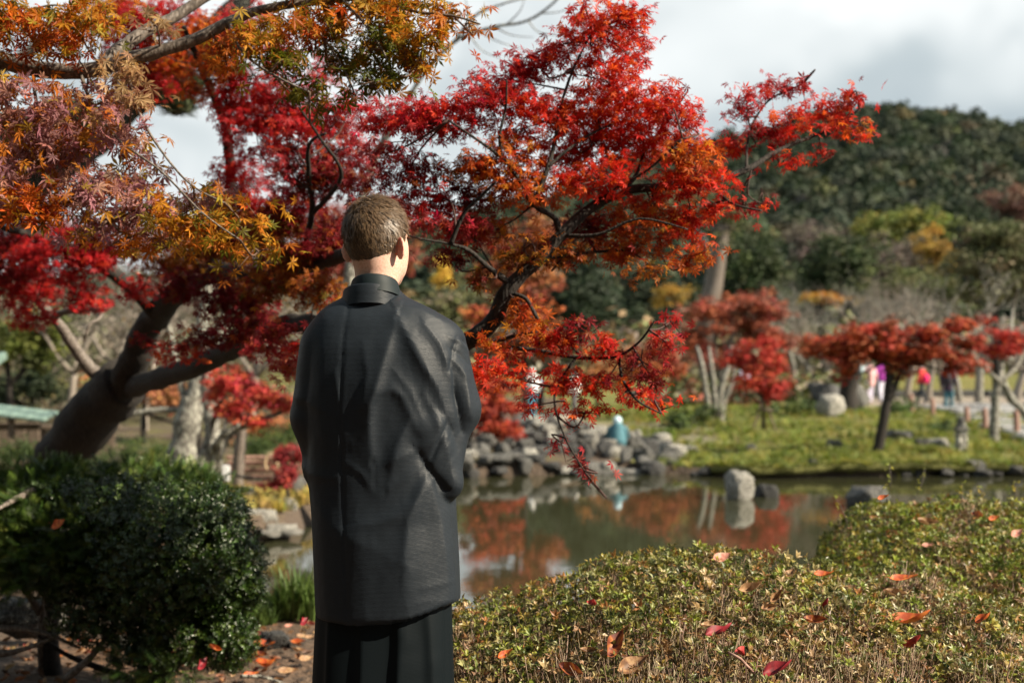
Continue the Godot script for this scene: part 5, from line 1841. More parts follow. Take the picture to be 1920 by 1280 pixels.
func build_golden_maple() -> void:
	skeleton = []
	var base := Vector3(-3.1, ground(-3.1, 4.6), -4.6)
	var o := thing("golden_maple", "maple with yellow orange and mauve leaves on a bare grey limb at the upper left", "maple tree", base)
	limb(o, "trunk", [[-640, 1500, 4.6], [-610, 1100, 4.6], [-560, 700, 4.55], [-470, 330, 4.5], [-380, 120, 4.45]], 0.12, 0.075, M.brown_bark, 12, 0.2)
	limb(o, "limb", [[-470, 330, 4.5], [-330, 190, 4.45], [-180, 90, 4.4], [-60, 88, 4.35], [0, 112, 4.3], [62, 130, 4.25], [150, 134, 4.2], [232, 114, 4.2], [300, 95, 4.2], [368, 70, 4.2], [420, 45, 4.2], [470, 24, 4.2], [535, 10, 4.2], [610, 2, 4.2], [700, -10, 4.2], [800, -20, 4.15]], 0.042, 0.009, M.brown_bark, 12, 0.14)
	limb(o, "limb", [[185, 128, 4.2], [228, 88, 4.25], [272, 58, 4.3], [330, 30, 4.35], [400, -15, 4.4], [480, -60, 4.45]], 0.026, 0.016, M.brown_bark, 10, 0.14)
	for b in [
		[[430, 42, 4.2], [445, 85, 4.1], [480, 120, 4.05], [530, 150, 4.0], [580, 172, 4.0]],
		[[640, 0, 4.2], [680, 40, 4.1], [720, 100, 4.05], [740, 150, 4.0]],
		[[700, -10, 4.2], [770, 20, 4.1], [850, 30, 4.05], [900, 45, 4.0]],
		[[560, 8, 4.2], [590, 50, 4.15], [620, 90, 4.1], [650, 140, 4.1]],
		[[150, 134, 4.2], [170, 190, 4.1], [220, 260, 4.0], [300, 320, 3.95], [380, 400, 3.9], [450, 450, 3.9]],
		[[62, 130, 4.25], [70, 200, 4.15], [110, 290, 4.05], [160, 370, 4.0], [220, 430, 4.0]],
		[[232, 114, 4.2], [250, 180, 4.1], [280, 250, 4.0], [350, 340, 3.95], [420, 380, 3.95]],
		[[0, 112, 4.3], [-10, 200, 4.2], [30, 300, 4.1], [60, 380, 4.0]],
		[[-60, 88, 4.35], [20, 40, 4.4], [90, 10, 4.4], [160, 20, 4.4]]]:
		limb(o, "branch", b, 0.007, 0.0025, M.brown_bark, 6, 0.25)
	var pal := {
		"Y": [[0.50, 0.22, 0.018, 4], [0.44, 0.13, 0.014, 2.5], [0.30, 0.20, 0.02, 2], [0.13, 0.12, 0.014, 1.5]],
		"M": [[0.38, 0.185, 0.20, 5], [0.42, 0.20, 0.15, 2], [0.44, 0.15, 0.02, 2], [0.24, 0.11, 0.10, 1.5], [0.42, 0.26, 0.03, 1]],
		"O": [[0.52, 0.14, 0.014, 4], [0.46, 0.08, 0.014, 3], [0.46, 0.22, 0.02, 2], [0.17, 0.10, 0.014, 1]],
		"G": [[0.11, 0.125, 0.012, 4], [0.17, 0.14, 0.014, 3], [0.42, 0.20, 0.016, 2], [0.07, 0.085, 0.010, 2], [0.22, 0.09, 0.03, 1]],
		"W": [[0.34, 0.19, 0.09, 4], [0.28, 0.15, 0.07, 3], [0.40, 0.26, 0.14, 2]],
	}
	var pads := []
	for s in [
		"60 60 80 55 1.2 O", "150 40 86 46 1.2 Y", "20 20 60 40 1.1 Y", "130 90 60 30 0.8 O", "60 200 80 66 1.3 M", "160 195 86 46 1.2 M", "235 135 50 34 0.8 W", "285 40 36 30 0.6 W", "250 175 50 30 0.9 W", "90 290 96 56 1.3 M", "200 270 86 46 1.3 M", "245 330 86 46 1.3 M", "150 362 96 46 1.3 M", "285 390 86 46 1.2 M", "110 250 80 40 0.8 O", "205 420 86 36 1.2 M", "60 385 66 46 1.2 O", "345 402 76 42 1.1 Y", "425 430 76 38 1.0 Y", "400 372 66 30 1.0 M", "485 470 56 24 0.8 Y", "330 460 56 24 0.9 Y", "0 330 60 80 1.2 M", "240 465 50 20 0.8 O", "-60 230 90 150 1.2 O", "-60 60 80 90 1.2 Y",
		"470 65 56 46 1.1 Y", "525 128 56 46 1.0 G", "560 60 56 46 1.1 O", "625 40 50 40 1.1 Y", "695 40 86 46 1.5 Y", "725 100 80 46 1.5 G", "785 60 60 46 1.3 Y", "842 30 44 30 0.9 Y", "882 48 24 20 0.7 O", "705 150 56 26 1.1 G", "642 110 46 46 1.2 G", "785 120 36 36 1.0 Y", "562 168 56 26 0.8 G", "425 95 46 50 0.9 O", "600 200 36 16 0.6 G", "750 10 90 30 1.2 Y", "640 -30 160 40 1.2 Y", "660 175 30 16 0.7 G"]:
		var w: PackedStringArray = s.split(" ")
		var d := 4.1 if float(w[0]) > 420.0 and float(w[1]) < 220.0 else 4.05
		pads.append([float(w[0]), float(w[1]), d + rng.randf_range(-0.15, 0.15), float(w[2]), float(w[3]), float(w[4]) * 1.25, w[5]])
	sprays(o, pads, 0.068, pal, 0.30, 0.7, Color(0.12, 0.07, 0.045), -0.2)


func build_old_pine() -> void:
	skeleton = []
	var base := Vector3(-8.2, ground(-8.2, 11.5), -11.5)
	var o := thing("old_pine", "blackish lichen covered leaning pine trunk behind the golden leaves", "pine tree", base)
	limb(o, "trunk", [[-800, 1010, 11.5], [-600, 800, 11.3], [-300, 560, 10.8], [-60, 410, 10.4], [80, 320, 10.2], [160, 268, 10.1], [240, 200, 10.0], [330, 120, 9.9], [420, 40, 9.9], [500, -60, 9.9], [600, -220, 10.0], [720, -380, 10.2], [800, -560, 10.3]], 0.27, 0.03, M.lichen_bark, 14, 0.35)
	limb(o, "limb", [[240, 200, 10.0], [290, 190, 9.8], [330, 170, 9.7], [350, 150, 9.6]], 0.05, 0.02, M.lichen_bark, 8, 0.35)
	limb(o, "limb", [[80, 320, 10.2], [30, 290, 10.3], [-40, 300, 10.4]], 0.05, 0.02, M.lichen_bark, 8, 0.35)
	var xf := []
	var co := []
	for c in [[330, 200, 26, 18], [350, 165, 30, 16], [300, 170, 24, 14], [40, 250, 60, 26], [120, 220, 50, 24], [380, 110, 40, 24], [-30, 300, 60, 30], [620, -300, 130, 50], [780, -440, 140, 50], [800, -560, 110, 50], [560, -200, 90, 36], [700, -600, 90, 40]]:
		for i in 60 + int(c[2]):
			var q := Vector3(rng.randfn(), rng.randfn(), rng.randfn()).normalized() * pow(rng.randf(), 0.4)
			var w := at(c[0] + q.x * c[2], c[1] + q.y * c[3], 9.8 + q.z * 0.2)
			var up := Vector3(rng.randfn() * 0.6, 1, rng.randfn() * 0.6)
			xf.append(turned(w - o.position, up, rng.randf() * TAU, Vector3(0.11, 0.11, 0.11)))
			co.append(tint([[0.05, 0.075, 0.03, 3], [0.09, 0.10, 0.05, 2]], 0.2))
	scatter("needles", tuft_mesh(12, 26, 1.3), M.needle, xf, co, o)
	# leafless tree whose twigs cross the sky at the top
	var f := foot(640, 14.5)
	o = thing("bare_tree", "leafless grey tree whose fine twigs cross the sky at the top", "tree", f)
	limb(o, "trunk", [[640, 960, 14.5], [645, 700, 14.5], [660, 480, 14.4], [690, 330, 14.3], [740, 220, 14.2]], 0.12, 0.03, M.grey_bark, 8, 0.2)
	limb(o, "limb", [[690, 330, 14.3], [780, 160, 14.0], [850, 80, 13.8], [920, 52, 13.6], [985, 40, 13.4], [1030, 12, 13.2], [1070, -30, 13.0]], 0.028, 0.010, M.grey_bark, 6, 0.2)
	limb(o, "limb", [[850, 80, 13.8], [890, 30, 13.7], [940, 8, 13.6], [1000, -8, 13.5]], 0.02, 0.008, M.grey_bark, 6, 0.2)
	limb(o, "limb", [[740, 220, 14.2], [640, 120, 14.2], [560, 40, 14.2], [500, -40, 14.2]], 0.022, 0.008, M.grey_bark, 6, 0.2)
	for b in [[[950, 46], [975, 20], [985, -10]], [[900, 60], [880, 25], [872, -5]], [[930, 52], [960, 66], [1000, 70]], [[990, 38], [1010, 60], [1050, 66]], [[900, 60], [940, 80], [985, 92]], [[880, 66], [905, 95], [940, 110]], [[1010, 25], [1050, 22], [1085, 5]]]:
		limb(o, "branch", [[b[0][0], b[0][1], 13.6], [b[1][0], b[1][1], 13.5], [b[2][0], b[2][1], 13.4]], 0.010, 0.003, M.grey_bark, 5, 0.0)
	o = thing("bare_tree", "pale leafless tree whose light branches show at the top left corner", "tree", Vector3(-7.4, ground(-7.4, 13.0), -13.0))
	limb(o, "trunk", [[-420, 980, 13.0], [-350, 600, 13.0], [-200, 300, 12.8], [-40, 160, 12.6]], 0.14, 0.07, M.grey_bark, 8, 0.2)
	limb(o, "limb", [[-40, 160, 12.6], [60, 90, 12.5], [150, 40, 12.4], [200, 8, 12.3], [250, 4, 12.2], [330, 30, 12.1]], 0.06, 0.02, M.grey_bark, 7, 0.25)
	limb(o, "limb", [[165, 35, 12.4], [180, 10, 12.3], [176, -30, 12.3]], 0.03, 0.015, M.grey_bark, 6, 0.25)


# ------------------------------------------------------------------ clipped shrubs in the foreground
func along(list: Array, x: float) -> float:
	if x <= list[0][0]:
		return list[0][1]
	for i in list.size() - 1:
		if x <= list[i + 1][0]:
			return lerpf(list[i][1], list[i + 1][1], (x - list[i][0]) / (list[i + 1][0] - list[i][0]))
	return list[list.size() - 1][1]


var crest_a := [[-0.30, 0.58], [-0.21, 0.645], [0.0, 0.655], [0.09, 0.70], [0.245, 0.765], [0.42, 0.805], [0.68, 0.80], [0.91, 0.775], [1.12, 0.735], [1.38, 0.705], [1.56, 0.66], [1.68, 0.62], [2.1, 0.56], [2.6, 0.5]]
var crest_b := [[0.9, 0.40], [1.2, 0.52], [1.45, 0.60], [1.62, 0.69], [1.78, 0.745], [1.95, 0.78], [2.2, 0.775], [2.5, 0.75], [3.2, 0.72], [4.0, 0.7]]


func hedge_a(x: float, d: float) -> float:
	var y := along(crest_a, x)
	if d < 4.2:
		y -= 0.20 * (4.2 - d) / 0.9
	else:
		y -= 1.6 * pow(d - 4.2, 2.0)
	if d < 3.05:
		y -= 2.5 * pow(3.05 - d, 2.0)
	if d > 4.75 or d < 2.7 or x < -0.26:
		return -1.0
	y -= 1.2 * pow(maxf(0.0, -0.05 - x), 2.0)
	return y + 0.05 * wobble.get_noise_2d(x * 3.1, d * 3.1) + 0.022 * wobble.get_noise_2d(x * 9.0, d * 9.0)


func hedge_b(x: float, d: float) -> float:
	var left := lerpf(1.02, 1.5, clampf((d - 4.6) / 1.6, 0.0, 1.0))
	if x < left or d < 4.55 or d > 7.0:
		return -1.0
	var y := along(crest_b, x + (6.2 - d) * 0.22)
	y -= 0.09 * absf(6.1 - d) if d < 6.1 else 1.1 * pow(d - 6.1, 2.0)
	if d < 4.9:
		y -= 1.8 * pow(4.9 - d, 2.0)
	y -= 1.5 * pow(maxf(0.0, left + 0.25 - x), 2.0)
	return y + 0.07 * wobble.get_noise_2d(x * 2.4 + 5.0, d * 2.4) + 0.03 * wobble.get_noise_2d(x * 7.0, d * 7.0)


func hedge_at(px: float, py: float) -> Vector3:
	for i in 900:
		var d := 3.0 + i * 0.005
		var p := at(px, py, d)
		if hedge_a(p.x, -p.z) > p.y or hedge_b(p.x, -p.z) > p.y:
			return p
	return at(px, py, 4.0)


# leaves in a whorl round a shoot tip; about 2 across
func whorl_mesh(seed_: int, n: int, wide: float) -> ArrayMesh:
	var r := RandomNumberGenerator.new()
	r.seed = seed_
	var st := tool()
	st.set_smooth_group(-1)
	for i in n:
		var a := TAU * (i + r.randf_range(-0.2, 0.2)) / n * 1.62
		var rise := r.randf_range(0.1, 1.1)
		var dir := Vector3(cos(a) * cos(rise), sin(rise), sin(a) * cos(rise))
		var side := Vector3(-sin(a), 0, cos(a))
		var l := r.randf_range(0.6, 1.0)
		var nrm := side.cross(dir).normalized()
		var b := dir * 0.08
		var mid := dir * l * 0.55 + nrm * 0.02
		var tip := dir * l - Vector3(0, 0.08, 0) * l
		var lift := nrm * 0.06 * (1.0 if nrm.y > 0.0 else -1.0)
		for v in [b, mid + side * wide * l + lift, mid, mid, mid + side * wide * l + lift, tip, b, mid, mid - side * wide * l + lift, mid, tip, mid - side * wide * l + lift]:
			st.add_vertex(v)
	st.generate_normals()
	return st.commit()


func stick_mesh() -> ArrayMesh:
	var st := tool()
	st.set_smooth_group(0)
	tube(st, [Vector3.ZERO, Vector3(0.03, 0.5, 0.02), Vector3(-0.02, 1.0, 0.05)], [0.011, 0.009, 0.006], 4)
	tube(st, [Vector3(0.03, 0.55, 0.02), Vector3(0.12, 0.75, 0.0), Vector3(0.16, 0.95, -0.03)], [0.007, 0.006, 0.004], 4)
	return finish(st)


func build_hedges() -> void:
	var whorls := [whorl_mesh(1, 7, 0.17), whorl_mesh(2, 8, 0.15), whorl_mesh(3, 6, 0.19)]
	var stick := stick_mesh()
	var near_cols := [[0.22, 0.245, 0.035, 2.5], [0.15, 0.165, 0.030, 3], [0.23, 0.225, 0.085, 3], [0.27, 0.205, 0.04, 3.0], [0.31, 0.15, 0.045, 1.2], [0.42, 0.32, 0.17, 1.3], [0.07, 0.09, 0.02, 2]]
	var brown_cols := [[0.24, 0.14, 0.05, 4], [0.33, 0.22, 0.11, 3], [0.17, 0.15, 0.05, 2], [0.15, 0.07, 0.03, 2], [0.12, 0.13, 0.03, 2]]
	var far_cols := [[0.24, 0.27, 0.03, 2.5], [0.15, 0.19, 0.024, 4], [0.21, 0.23, 0.035, 3], [0.26, 0.20, 0.035, 2.0], [0.075, 0.10, 0.016, 2], [0.30, 0.14, 0.03, 0.7]]
	var makes := [
		["near", "clipped azalea hedge with sage green and browned leaves in the right foreground", hedge_a, Rect2(-0.26, 2.7, 2.7, 2.05), 27000, 0.031, near_cols],
		["far", "lower olive green azalea mound behind the front hedge, by the water", hedge_b, Rect2(0.9, 4.55, 3.0, 2.45), 27000, 0.033, far_cols]]
	for mk in makes:
		var area: Rect2 = mk[3]
		var o := thing("azalea_hedge", mk[1], "hedge", Vector3(area.position.x + area.size.x * 0.5, 0, -(area.position.y + area.size.y * 0.5)))
		var h: Callable = mk[2]
		var xf := [[], [], []]
		var co := [[], [], []]
		var sx := []
		var sc := []
		var isnear: bool = mk[0] == "near"
		for i in int(mk[4]):
			var x := rng.randf_range(area.position.x, area.end.x)
			var d := rng.randf_range(area.position.y, area.end.y)
			var y: float = h.call(x, d)
			if y < 0.05:
				continue
			# towards the visible part
			if x > (d * 0.42 + 0.45) or (isnear and d < 2.95 and rng.randf() < 0.6):
				continue
			var dead := wobble.get_noise_2d(x * 2.3 + 60.0, d * 2.3) + (0.95 * smoothstep(3.8, 3.35, d) - 0.17 if isnear else -0.25)
			var deep := pow(rng.randf(), 1.7) * 0.24
			if dead > 0.16 and rng.randf() < minf(0.5, (dead - 0.1) * 1.3):
				# bare shoots stand where the leaves have gone
				if rng.randf() < 0.55:
					var l := rng.randf_range(0.09, 0.2)
					sx.append(turned(Vector3(x, y - l * rng.randf_range(0.75, 1.0), -d) - o.position, Vector3(rng.randfn() * 0.3, 1, rng.randfn() * 0.3), rng.randf() * TAU, Vector3(l, l, l)))
					sc.append(tint([[0.27, 0.19, 0.12, 3], [0.19, 0.12, 0.07, 3], [0.36, 0.28, 0.19, 2]], 0.25))
				continue
			var up := Vector3(h.call(x - 0.03, d) - h.call(x + 0.03, d), 0.06, h.call(x, d + 0.03) - h.call(x, d - 0.03))
			if absf(up.x) > 0.5 or absf(up.z) > 0.5:
				up = Vector3(-0.8, 0.5, 0.2)
			up = up.normalized() + Vector3(rng.randfn(), rng.randfn(), rng.randfn()) * 0.38
			var s: float = float(mk[5]) * rng.randf_range(0.6, 1.2)
			var k := rng.randi() % 3
			xf[k].append(turned(Vector3(x, y - deep, -d) - o.position, up, rng.randf() * TAU, Vector3(s, s, s)))
			co[k].append(tint(brown_cols if (dead > 0.0 and rng.randf() < 0.6) else mk[6], 0.3))
			if rng.randf() < 0.12:
				var l := rng.randf_range(0.1, 0.26)
				sx.append(turned(Vector3(x, y - l - 0.005, -d) - o.position, Vector3(rng.randfn() * 0.25, 1, rng.randfn() * 0.25), rng.randf() * TAU, Vector3(l, l, l)))
				sc.append(tint([[0.22, 0.15, 0.09, 3], [0.13, 0.085, 0.05, 3]], 0.25))
		# side that faces the man
		for i in int(mk[4]) / 6:
			var d := rng.randf_range(area.position.y + 0.1, area.end.y - 0.2)
			var x: float = (-0.25 if isnear else lerpf(1.02, 1.5, clampf((d - 4.6) / 1.6, 0.0, 1.0)) + 0.01) + rng.randf() * 0.05
			var y: float = h.call(x + 0.02, d)
			if y < 0.1:
				continue
			var k := rng.randi() % 3
			var s: float = float(mk[5]) * rng.randf_range(0.6, 1.2)
			xf[k].append(turned(Vector3(x, rng.randf_range(0.06, y), -d) - o.position, Vector3(-0.9, 0.5, 0.2) + Vector3(rng.randfn(), rng.randfn(), rng.randfn()) * 0.3, rng.randf() * TAU, Vector3(s, s, s)))
			co[k].append(tint(mk[6], 0.3))
		# stems that carry it
		for i in 90:
			var x := rng.randf_range(area.position.x + 0.1, area.end.x)
			var d := rng.randf_range(area.position.y + 0.2, area.end.y - 0.3)
			var y: float = h.call(x, d)
			if y > 0.2:
				var l := y - 0.12
				sx.append(turned(on_ground(x, d) - o.position, Vector3(rng.randfn() * 0.2, 1, rng.randfn() * 0.2), rng.randf() * TAU, Vector3(l * 0.8, l, l * 0.8)))
				sc.append(Color(0.09, 0.06, 0.04))
		for k in 3:
			scatter("foliage", whorls[k], M.azalea_leaf, xf[k], co[k], o)
		scatter("stems", stick, M.straw_twig, sx, sc, o)
	build_left_bushes()


# elliptic glossy leaves along a short shoot, about 2 across
func sprig_mesh(seed_: int) -> ArrayMesh:
	var r := RandomNumberGenerator.new()
	r.seed = seed_
	var st := tool()
	st.set_smooth_group(-1)
	for i in 10:
		var a := i * 2.4 + r.randf()
		var o := Vector3(0, -0.7 + i * 0.15, 0)
		var dir := Vector3(cos(a), r.randf_range(0.1, 0.8), sin(a)).normalized()
		var side := Vector3(-sin(a), r.randf_range(-0.4, 0.4), cos(a)).normalized()
		var nrm := side.cross(dir).normalized()
		var l := r.randf_range(0.55, 0.85)
		var p := [o + dir * 0.08, o + dir * l * 0.35 + side * 0.2 * l, o + dir * l * 0.75 + side * 0.18 * l, o + dir * l, o + dir * l * 0.75 - side * 0.18 * l, o + dir * l * 0.35 - side * 0.2 * l]
		var c := o + dir * l * 0.55 - nrm * 0.035
		for k in 6:
			for v in [c, p[k], p[(k + 1) % 6]]:
				st.add_vertex(v)
	st.generate_normals()
	return st.commit()


# a flat feather of needles; stalk at the origin, tip along +y
func yew_mesh(seed_: int) -> ArrayMesh:
	var r := RandomNumberGenerator.new()
	r.seed = seed_
	var st := tool()
	st.set_smooth_group(-1)
	for i in 17:
		var y := 0.1 + i * 0.053
		for s in [-1.0, 1.0]:
			var l := 0.24 * (1.0 - 0.45 * absf(y - 0.45)) * r.randf_range(0.8, 1.1)
			var o := Vector3(0, y, 0)
			var e := o + Vector3(s * l, l * 0.5, r.randf_range(-0.03, 0.05))
			var w := Vector3(0, 0.017, 0)
			for v in [o - w, e, o + w]:
				st.add_vertex(v)
	var q := Vector3(0.008, 0, 0)
	for v in [-q, Vector3(0, 1, 0), q]:
		st.add_vertex(v)
	st.generate_normals()
	return st.commit()


func build_left_bushes() -> void:
	var sprig := [sprig_mesh(4), sprig_mesh(9)]
	var base := on_ground(-1.55, 5.5)
	var o := thing("holly_bush", "rounded dark green small leaved holly bush beside the man on the left", "bush", base)
	var pads := [[330, 1040, 160, 148, 5.4, 3000], [405, 1070, 94, 112, 5.35, 1700], [250, 1010, 140, 120, 5.5, 1700], [425, 1195, 58, 66, 5.3, 800], [330, 1190, 96, 70, 5.35, 900], [235, 1120, 110, 100, 5.45, 1200], [140, 1060, 110, 70, 5.5, 900], [180, 1150, 90, 60, 5.45, 600], [180, 950, 120, 60, 5.6, 700], [390, 980, 80, 70, 5.4, 800], [460, 1100, 34, 44, 5.3, 360], [270, 1235, 70, 40, 5.3, 300]]
	var xf := [[], []]
	var co := [[], []]
	for p in pads:
		var d: float = p[4]
		var c := at(p[0], p[1], d)
		for i in int(p[5]):
			var q := Vector3(rng.randfn(), rng.randfn(), rng.randfn()).normalized()
			var k := pow(rng.randf(), 0.22) * (1.0 + 0.16 * wobble.get_noise_3dv(q * 2.6 + c) + 0.08 * wobble.get_noise_3dv(q * 7.0 + c))
			var w := c + Vector3(q.x * p[2] * d / FPX, q.y * p[3] * d / FPX, q.z * p[2] * d / FPX) * k
			if w.y < ground(w.x, -w.z) + 0.03 or wobble.get_noise_3dv(w * 7.0) < -0.42:
				continue
			var s := rng.randf_range(0.017, 0.028)
			var e := rng.randi() % 2
			xf[e].append(turned(w - base, q + Vector3(rng.randfn(), rng.randfn() + 0.5, rng.randfn()) * 0.45, rng.randf() * TAU, Vector3(s, s, s)))
			co[e].append(tint([[0.020, 0.042, 0.007, 4], [0.030, 0.058, 0.009, 3], [0.06, 0.095, 0.014, 1.3], [0.012, 0.026, 0.005, 2]], 0.25))
	for e in 2:
		scatter("foliage", sprig[e], M.glossy_leaf, xf[e], co[e], o)
	for q in [[[285, 1290], [300, 1220], [330, 1120], [360, 1010]], [[285, 1290], [250, 1200], [220, 1110], [200, 1010]], [[290, 1290], [350, 1230], [410, 1180], [440, 1110]], [[280, 1285], [180, 1250], [120, 1225], [70, 1190]]]:
		var pts := []
		for e in q:
			pts.append(at(e[0], e[1], 5.5) - base)
		obj("stem", limb_mesh(pts, 0.018, 0.006, 7, 0.3), M.dark_bark, o)
	# yew with open lower branches
	base = on_ground(-2.1, 5.85)
	o = thing("yew_bush", "spreading yew bush with feathery sprays and bare lower branches at the left edge", "bush", base)
	var sprays_xf := []
	var sprays_co := []
	for p in [[100, 935, 170, 60, 5.8, 1700], [90, 1030, 150, 70, 5.5, 1300], [-40, 1060, 90, 70, 5.5, 500], [200, 1050, 90, 60, 5.45, 600], [260, 905, 150, 34, 5.9, 1000], [20, 1000, 130, 80, 5.6, 1100], [160, 1000, 120, 60, 5.5, 700], [60, 890, 110, 24, 6.0, 500], [380, 925, 70, 26, 5.9, 350], [-60, 960, 90, 90, 5.7, 500], [40, 1075, 60, 30, 5.4, 130], [130, 1065, 60, 30, 5.35, 120], [255, 1240, 60, 36, 5.25, 90], [330, 1255, 50, 24, 5.2, 80]]:
		var d: float = p[4]
		var c := at(p[0], p[1], d)
		for i in int(p[5]):
			var q := Vector3(rng.randfn(), rng.randfn(), rng.randfn()).normalized()
			var k := pow(rng.randf(), 0.35) * (1.0 + 0.2 * wobble.get_noise_3dv(q * 2.2 + c))
			var w := c + Vector3(q.x * p[2] * d / FPX, q.y * p[3] * d / FPX, q.z * p[2] * d / FPX * 0.9) * k
			if wobble.get_noise_3dv(w * 5.0 + Vector3(20, 0, 0)) < -0.25:
				continue
			var dir := (q * 0.7 + Vector3(rng.randfn() * 0.6, 0.15 + rng.randfn() * 0.25, 0.35 + rng.randfn() * 0.6))
			var s := rng.randf_range(0.055, 0.10)
			sprays_xf.append(turned(w - base, dir, rng.randf() * TAU, Vector3(s, s, s)))
			sprays_co.append(tint([[0.035, 0.07, 0.010, 4], [0.06, 0.105, 0.013, 3], [0.12, 0.155, 0.02, 1.4], [0.02, 0.04, 0.008, 2]], 0.25))
	scatter("foliage", yew_mesh(5), M.needle, sprays_xf, sprays_co, o)
	for q in [[[80, 1290, 5.8], [75, 1180, 5.75], [85, 1090, 5.7], [60, 1000, 5.7]], [[80, 1180, 5.75], [120, 1090, 5.6], [180, 1010, 5.6]], [[75, 1150, 5.75], [30, 1085, 5.6], [-30, 1040, 5.6]], [[90, 1100, 5.7], [130, 1120, 5.5], [190, 1140, 5.4], [240, 1130, 5.35]], [[-40, 1180, 5.5], [30, 1178, 5.45], [90, 1190, 5.4], [150, 1215, 5.35]], [[-30, 1230, 5.4], [40, 1218, 5.4], [100, 1195, 5.4]], [[120, 1275, 5.35], [170, 1230, 5.35], [200, 1190, 5.4], [230, 1130, 5.5]], [[80, 1090, 5.6], [86, 1130, 5.5], [92, 1180, 5.4]], [[200, 960, 5.5], [150, 985, 5.4], [105, 1000, 5.35]], [[60, 920, 5.6], [20, 940, 5.4], [-10, 958, 5.3]]]:
		var pts := []
		for e in q:
			pts.append(at(e[0], e[1], e[2]) - base)
		obj("branch", limb_mesh(pts, 0.019, 0.005, 7, 0.4), M.brown_bark, o)
	obj("trunk", limb_mesh([Vector3(0.02, -0.1, 0), Vector3(0, 0.2, 0.03), Vector3(0.05, 0.45, 0.0)], 0.05, 0.035, 9, 0.4), M.dark_bark, o)


# ------------------------------------------------------------------ the man
const PPM := 716.4            # photograph pixels per metre where he stands
var torso_rows := [[540, 658, 746, 0.050, -0.004], [556, 643, 762, 0.055, -0.004], [568, 622, 786, 0.068, 0.002], [582, 603, 814, 0.080, 0.006], [600, 590, 836, 0.094, 0.008], [625, 580, 853, 0.106, 0.009], [660, 573, 862, 0.118, 0.010], [720, 571, 861, 0.124, 0.012], [800, 574, 857, 0.122, 0.010], [880, 580, 856, 0.122, 0.006], [960, 587, 857, 0.126, 0.005], [1050, 591, 861, 0.133, 0.005], [1170, 596, 866, 0.141, 0.005]]
# folds of the coat: [amount in mm, reach left, reach right, points]
var folds := [
	[12.0, 13, 26, [748, 592, 773, 638, 798, 685, 823, 728, 842, 780]],
	[8.0, 9, 15, [800, 612, 826, 648, 842, 692, 852, 720]],
	[13.0, 34, 12, [746, 612, 733, 663, 717, 721, 706, 753, 704, 800, 707, 846]],
	[7.0, 12, 16, [709, 756, 722, 735, 744, 727, 762, 741, 774, 770, 790, 800]],
	[8.0, 26, 18, [728, 866, 752, 852, 784, 838, 822, 818]],
	[3.0, 20, 14, [712, 852, 719, 890, 727, 934]],
	[7.0, 30, 16, [690, 972, 722, 968, 752, 956, 780, 934, 802, 906, 826, 880]],
	[5.0, 16, 12, [742, 905, 770, 888, 800, 862, 822, 850]],
	[7.0, 10, 26, [832, 838, 800, 890, 772, 960, 764, 1040]],
	[7.0, 12, 24, [780, 770, 752, 830, 738, 900]],
	[5.0, 44, 26, [592, 918, 625, 964, 656, 988, 690, 1006, 735, 1024]],
	[13.0, 60, 70, [764, 975, 768, 1050, 769, 1150]],
	[7.0, 18, 14, [812, 900, 828, 970, 838, 1060, 843, 1130]],
	[-4.0, 4, 4, [845, 912, 854, 999, 861, 1125]],
	[-3.0, 3, 3, [662, 556, 653, 640, 650, 780, 655, 920, 665, 1152]],
	[-11.0, 7, 8, [850, 694, 857, 740, 863, 770, 868, 806]],
	[8.0, 9, 10, [868, 690, 876, 740, 882, 780]],
	[-10.0, 6, 6, [868, 636, 886, 651, 898, 664]],
	[5.0, 4, 6, [842, 634, 862, 640, 880, 660]],
	[-4.0, 4, 5, [844, 652, 862, 664, 880, 684]],
	[4.0, 4, 6, [842, 668, 858, 684, 872, 708]],
	[-5.0, 4, 4, [858, 634, 851, 660, 842, 696]],
	[-5.0, 4, 4, [842, 783, 830, 815, 815, 852]],
	[-10.0, 14, 8, [786, 836, 812, 880, 846, 922, 860, 938]],
	[5.0, 8, 14, [800, 735, 824, 790, 842, 850, 852, 890]],
	[-5.0, 14, 16, [592, 650, 583, 760, 580, 860]],
	[4.0, 26, 24, [620, 610, 612, 740, 618, 850]],
	[5.0, 10, 20, [552, 746, 580, 748, 606, 764]],
	[4.0, 10, 18, [562, 866, 590, 884, 640, 890]],
	[2.2, 26, 34, [676, 900, 684, 1000, 700, 1140]],
	[2.0, 20, 26, [612, 900, 618, 1000, 624, 1140]],
	[1.2, 7, 6, [776, 1086, 812, 1082, 850, 1078]],
	[1.2, 7, 6, [772, 1116, 800, 1108, 836, 1112]],
	[3.0, 6, 9, [640, 700, 652, 760, 648, 830]],
	[2.5, 6, 9, [690, 640, 700, 700, 690, 760]],
	[3.0, 7, 8, [744, 690, 776, 730, 800, 790]],
	[3.0, 6, 8, [815, 760, 835, 800, 845, 840]],
	[2.5, 6, 8, [660, 860, 690, 880, 712, 915]],
	[3.5, 8, 12, [760, 578, 790, 584, 830, 604]]]
var hakama_folds := [
	[13.0, 7, 46, [752, 1100, 754, 1180, 750, 1300, 745, 1660]],
	[10.0, 8, 30, [800, 1100, 806, 1180, 812, 1300, 825, 1660]],
	[-8.0, 8, 8, [838, 1100, 840, 1300, 860, 1660]],
	[9.0, 8, 40, [690, 1100, 688, 1300, 670, 1660]],
	[9.0, 8, 40, [630, 1100, 628, 1300, 610, 1660]],
	[3.0, 6, 6, [755, 1165, 770, 1180, 790, 1190]],
	[3.0, 8, 8, [760, 1230, 800, 1222, 830, 1226]]]


func on_man(px: float, py: float, dz: float) -> Vector3:
	return Vector3((px - 705.0) / PPM, (690.0 - py) / PPM + 1.4, dz)


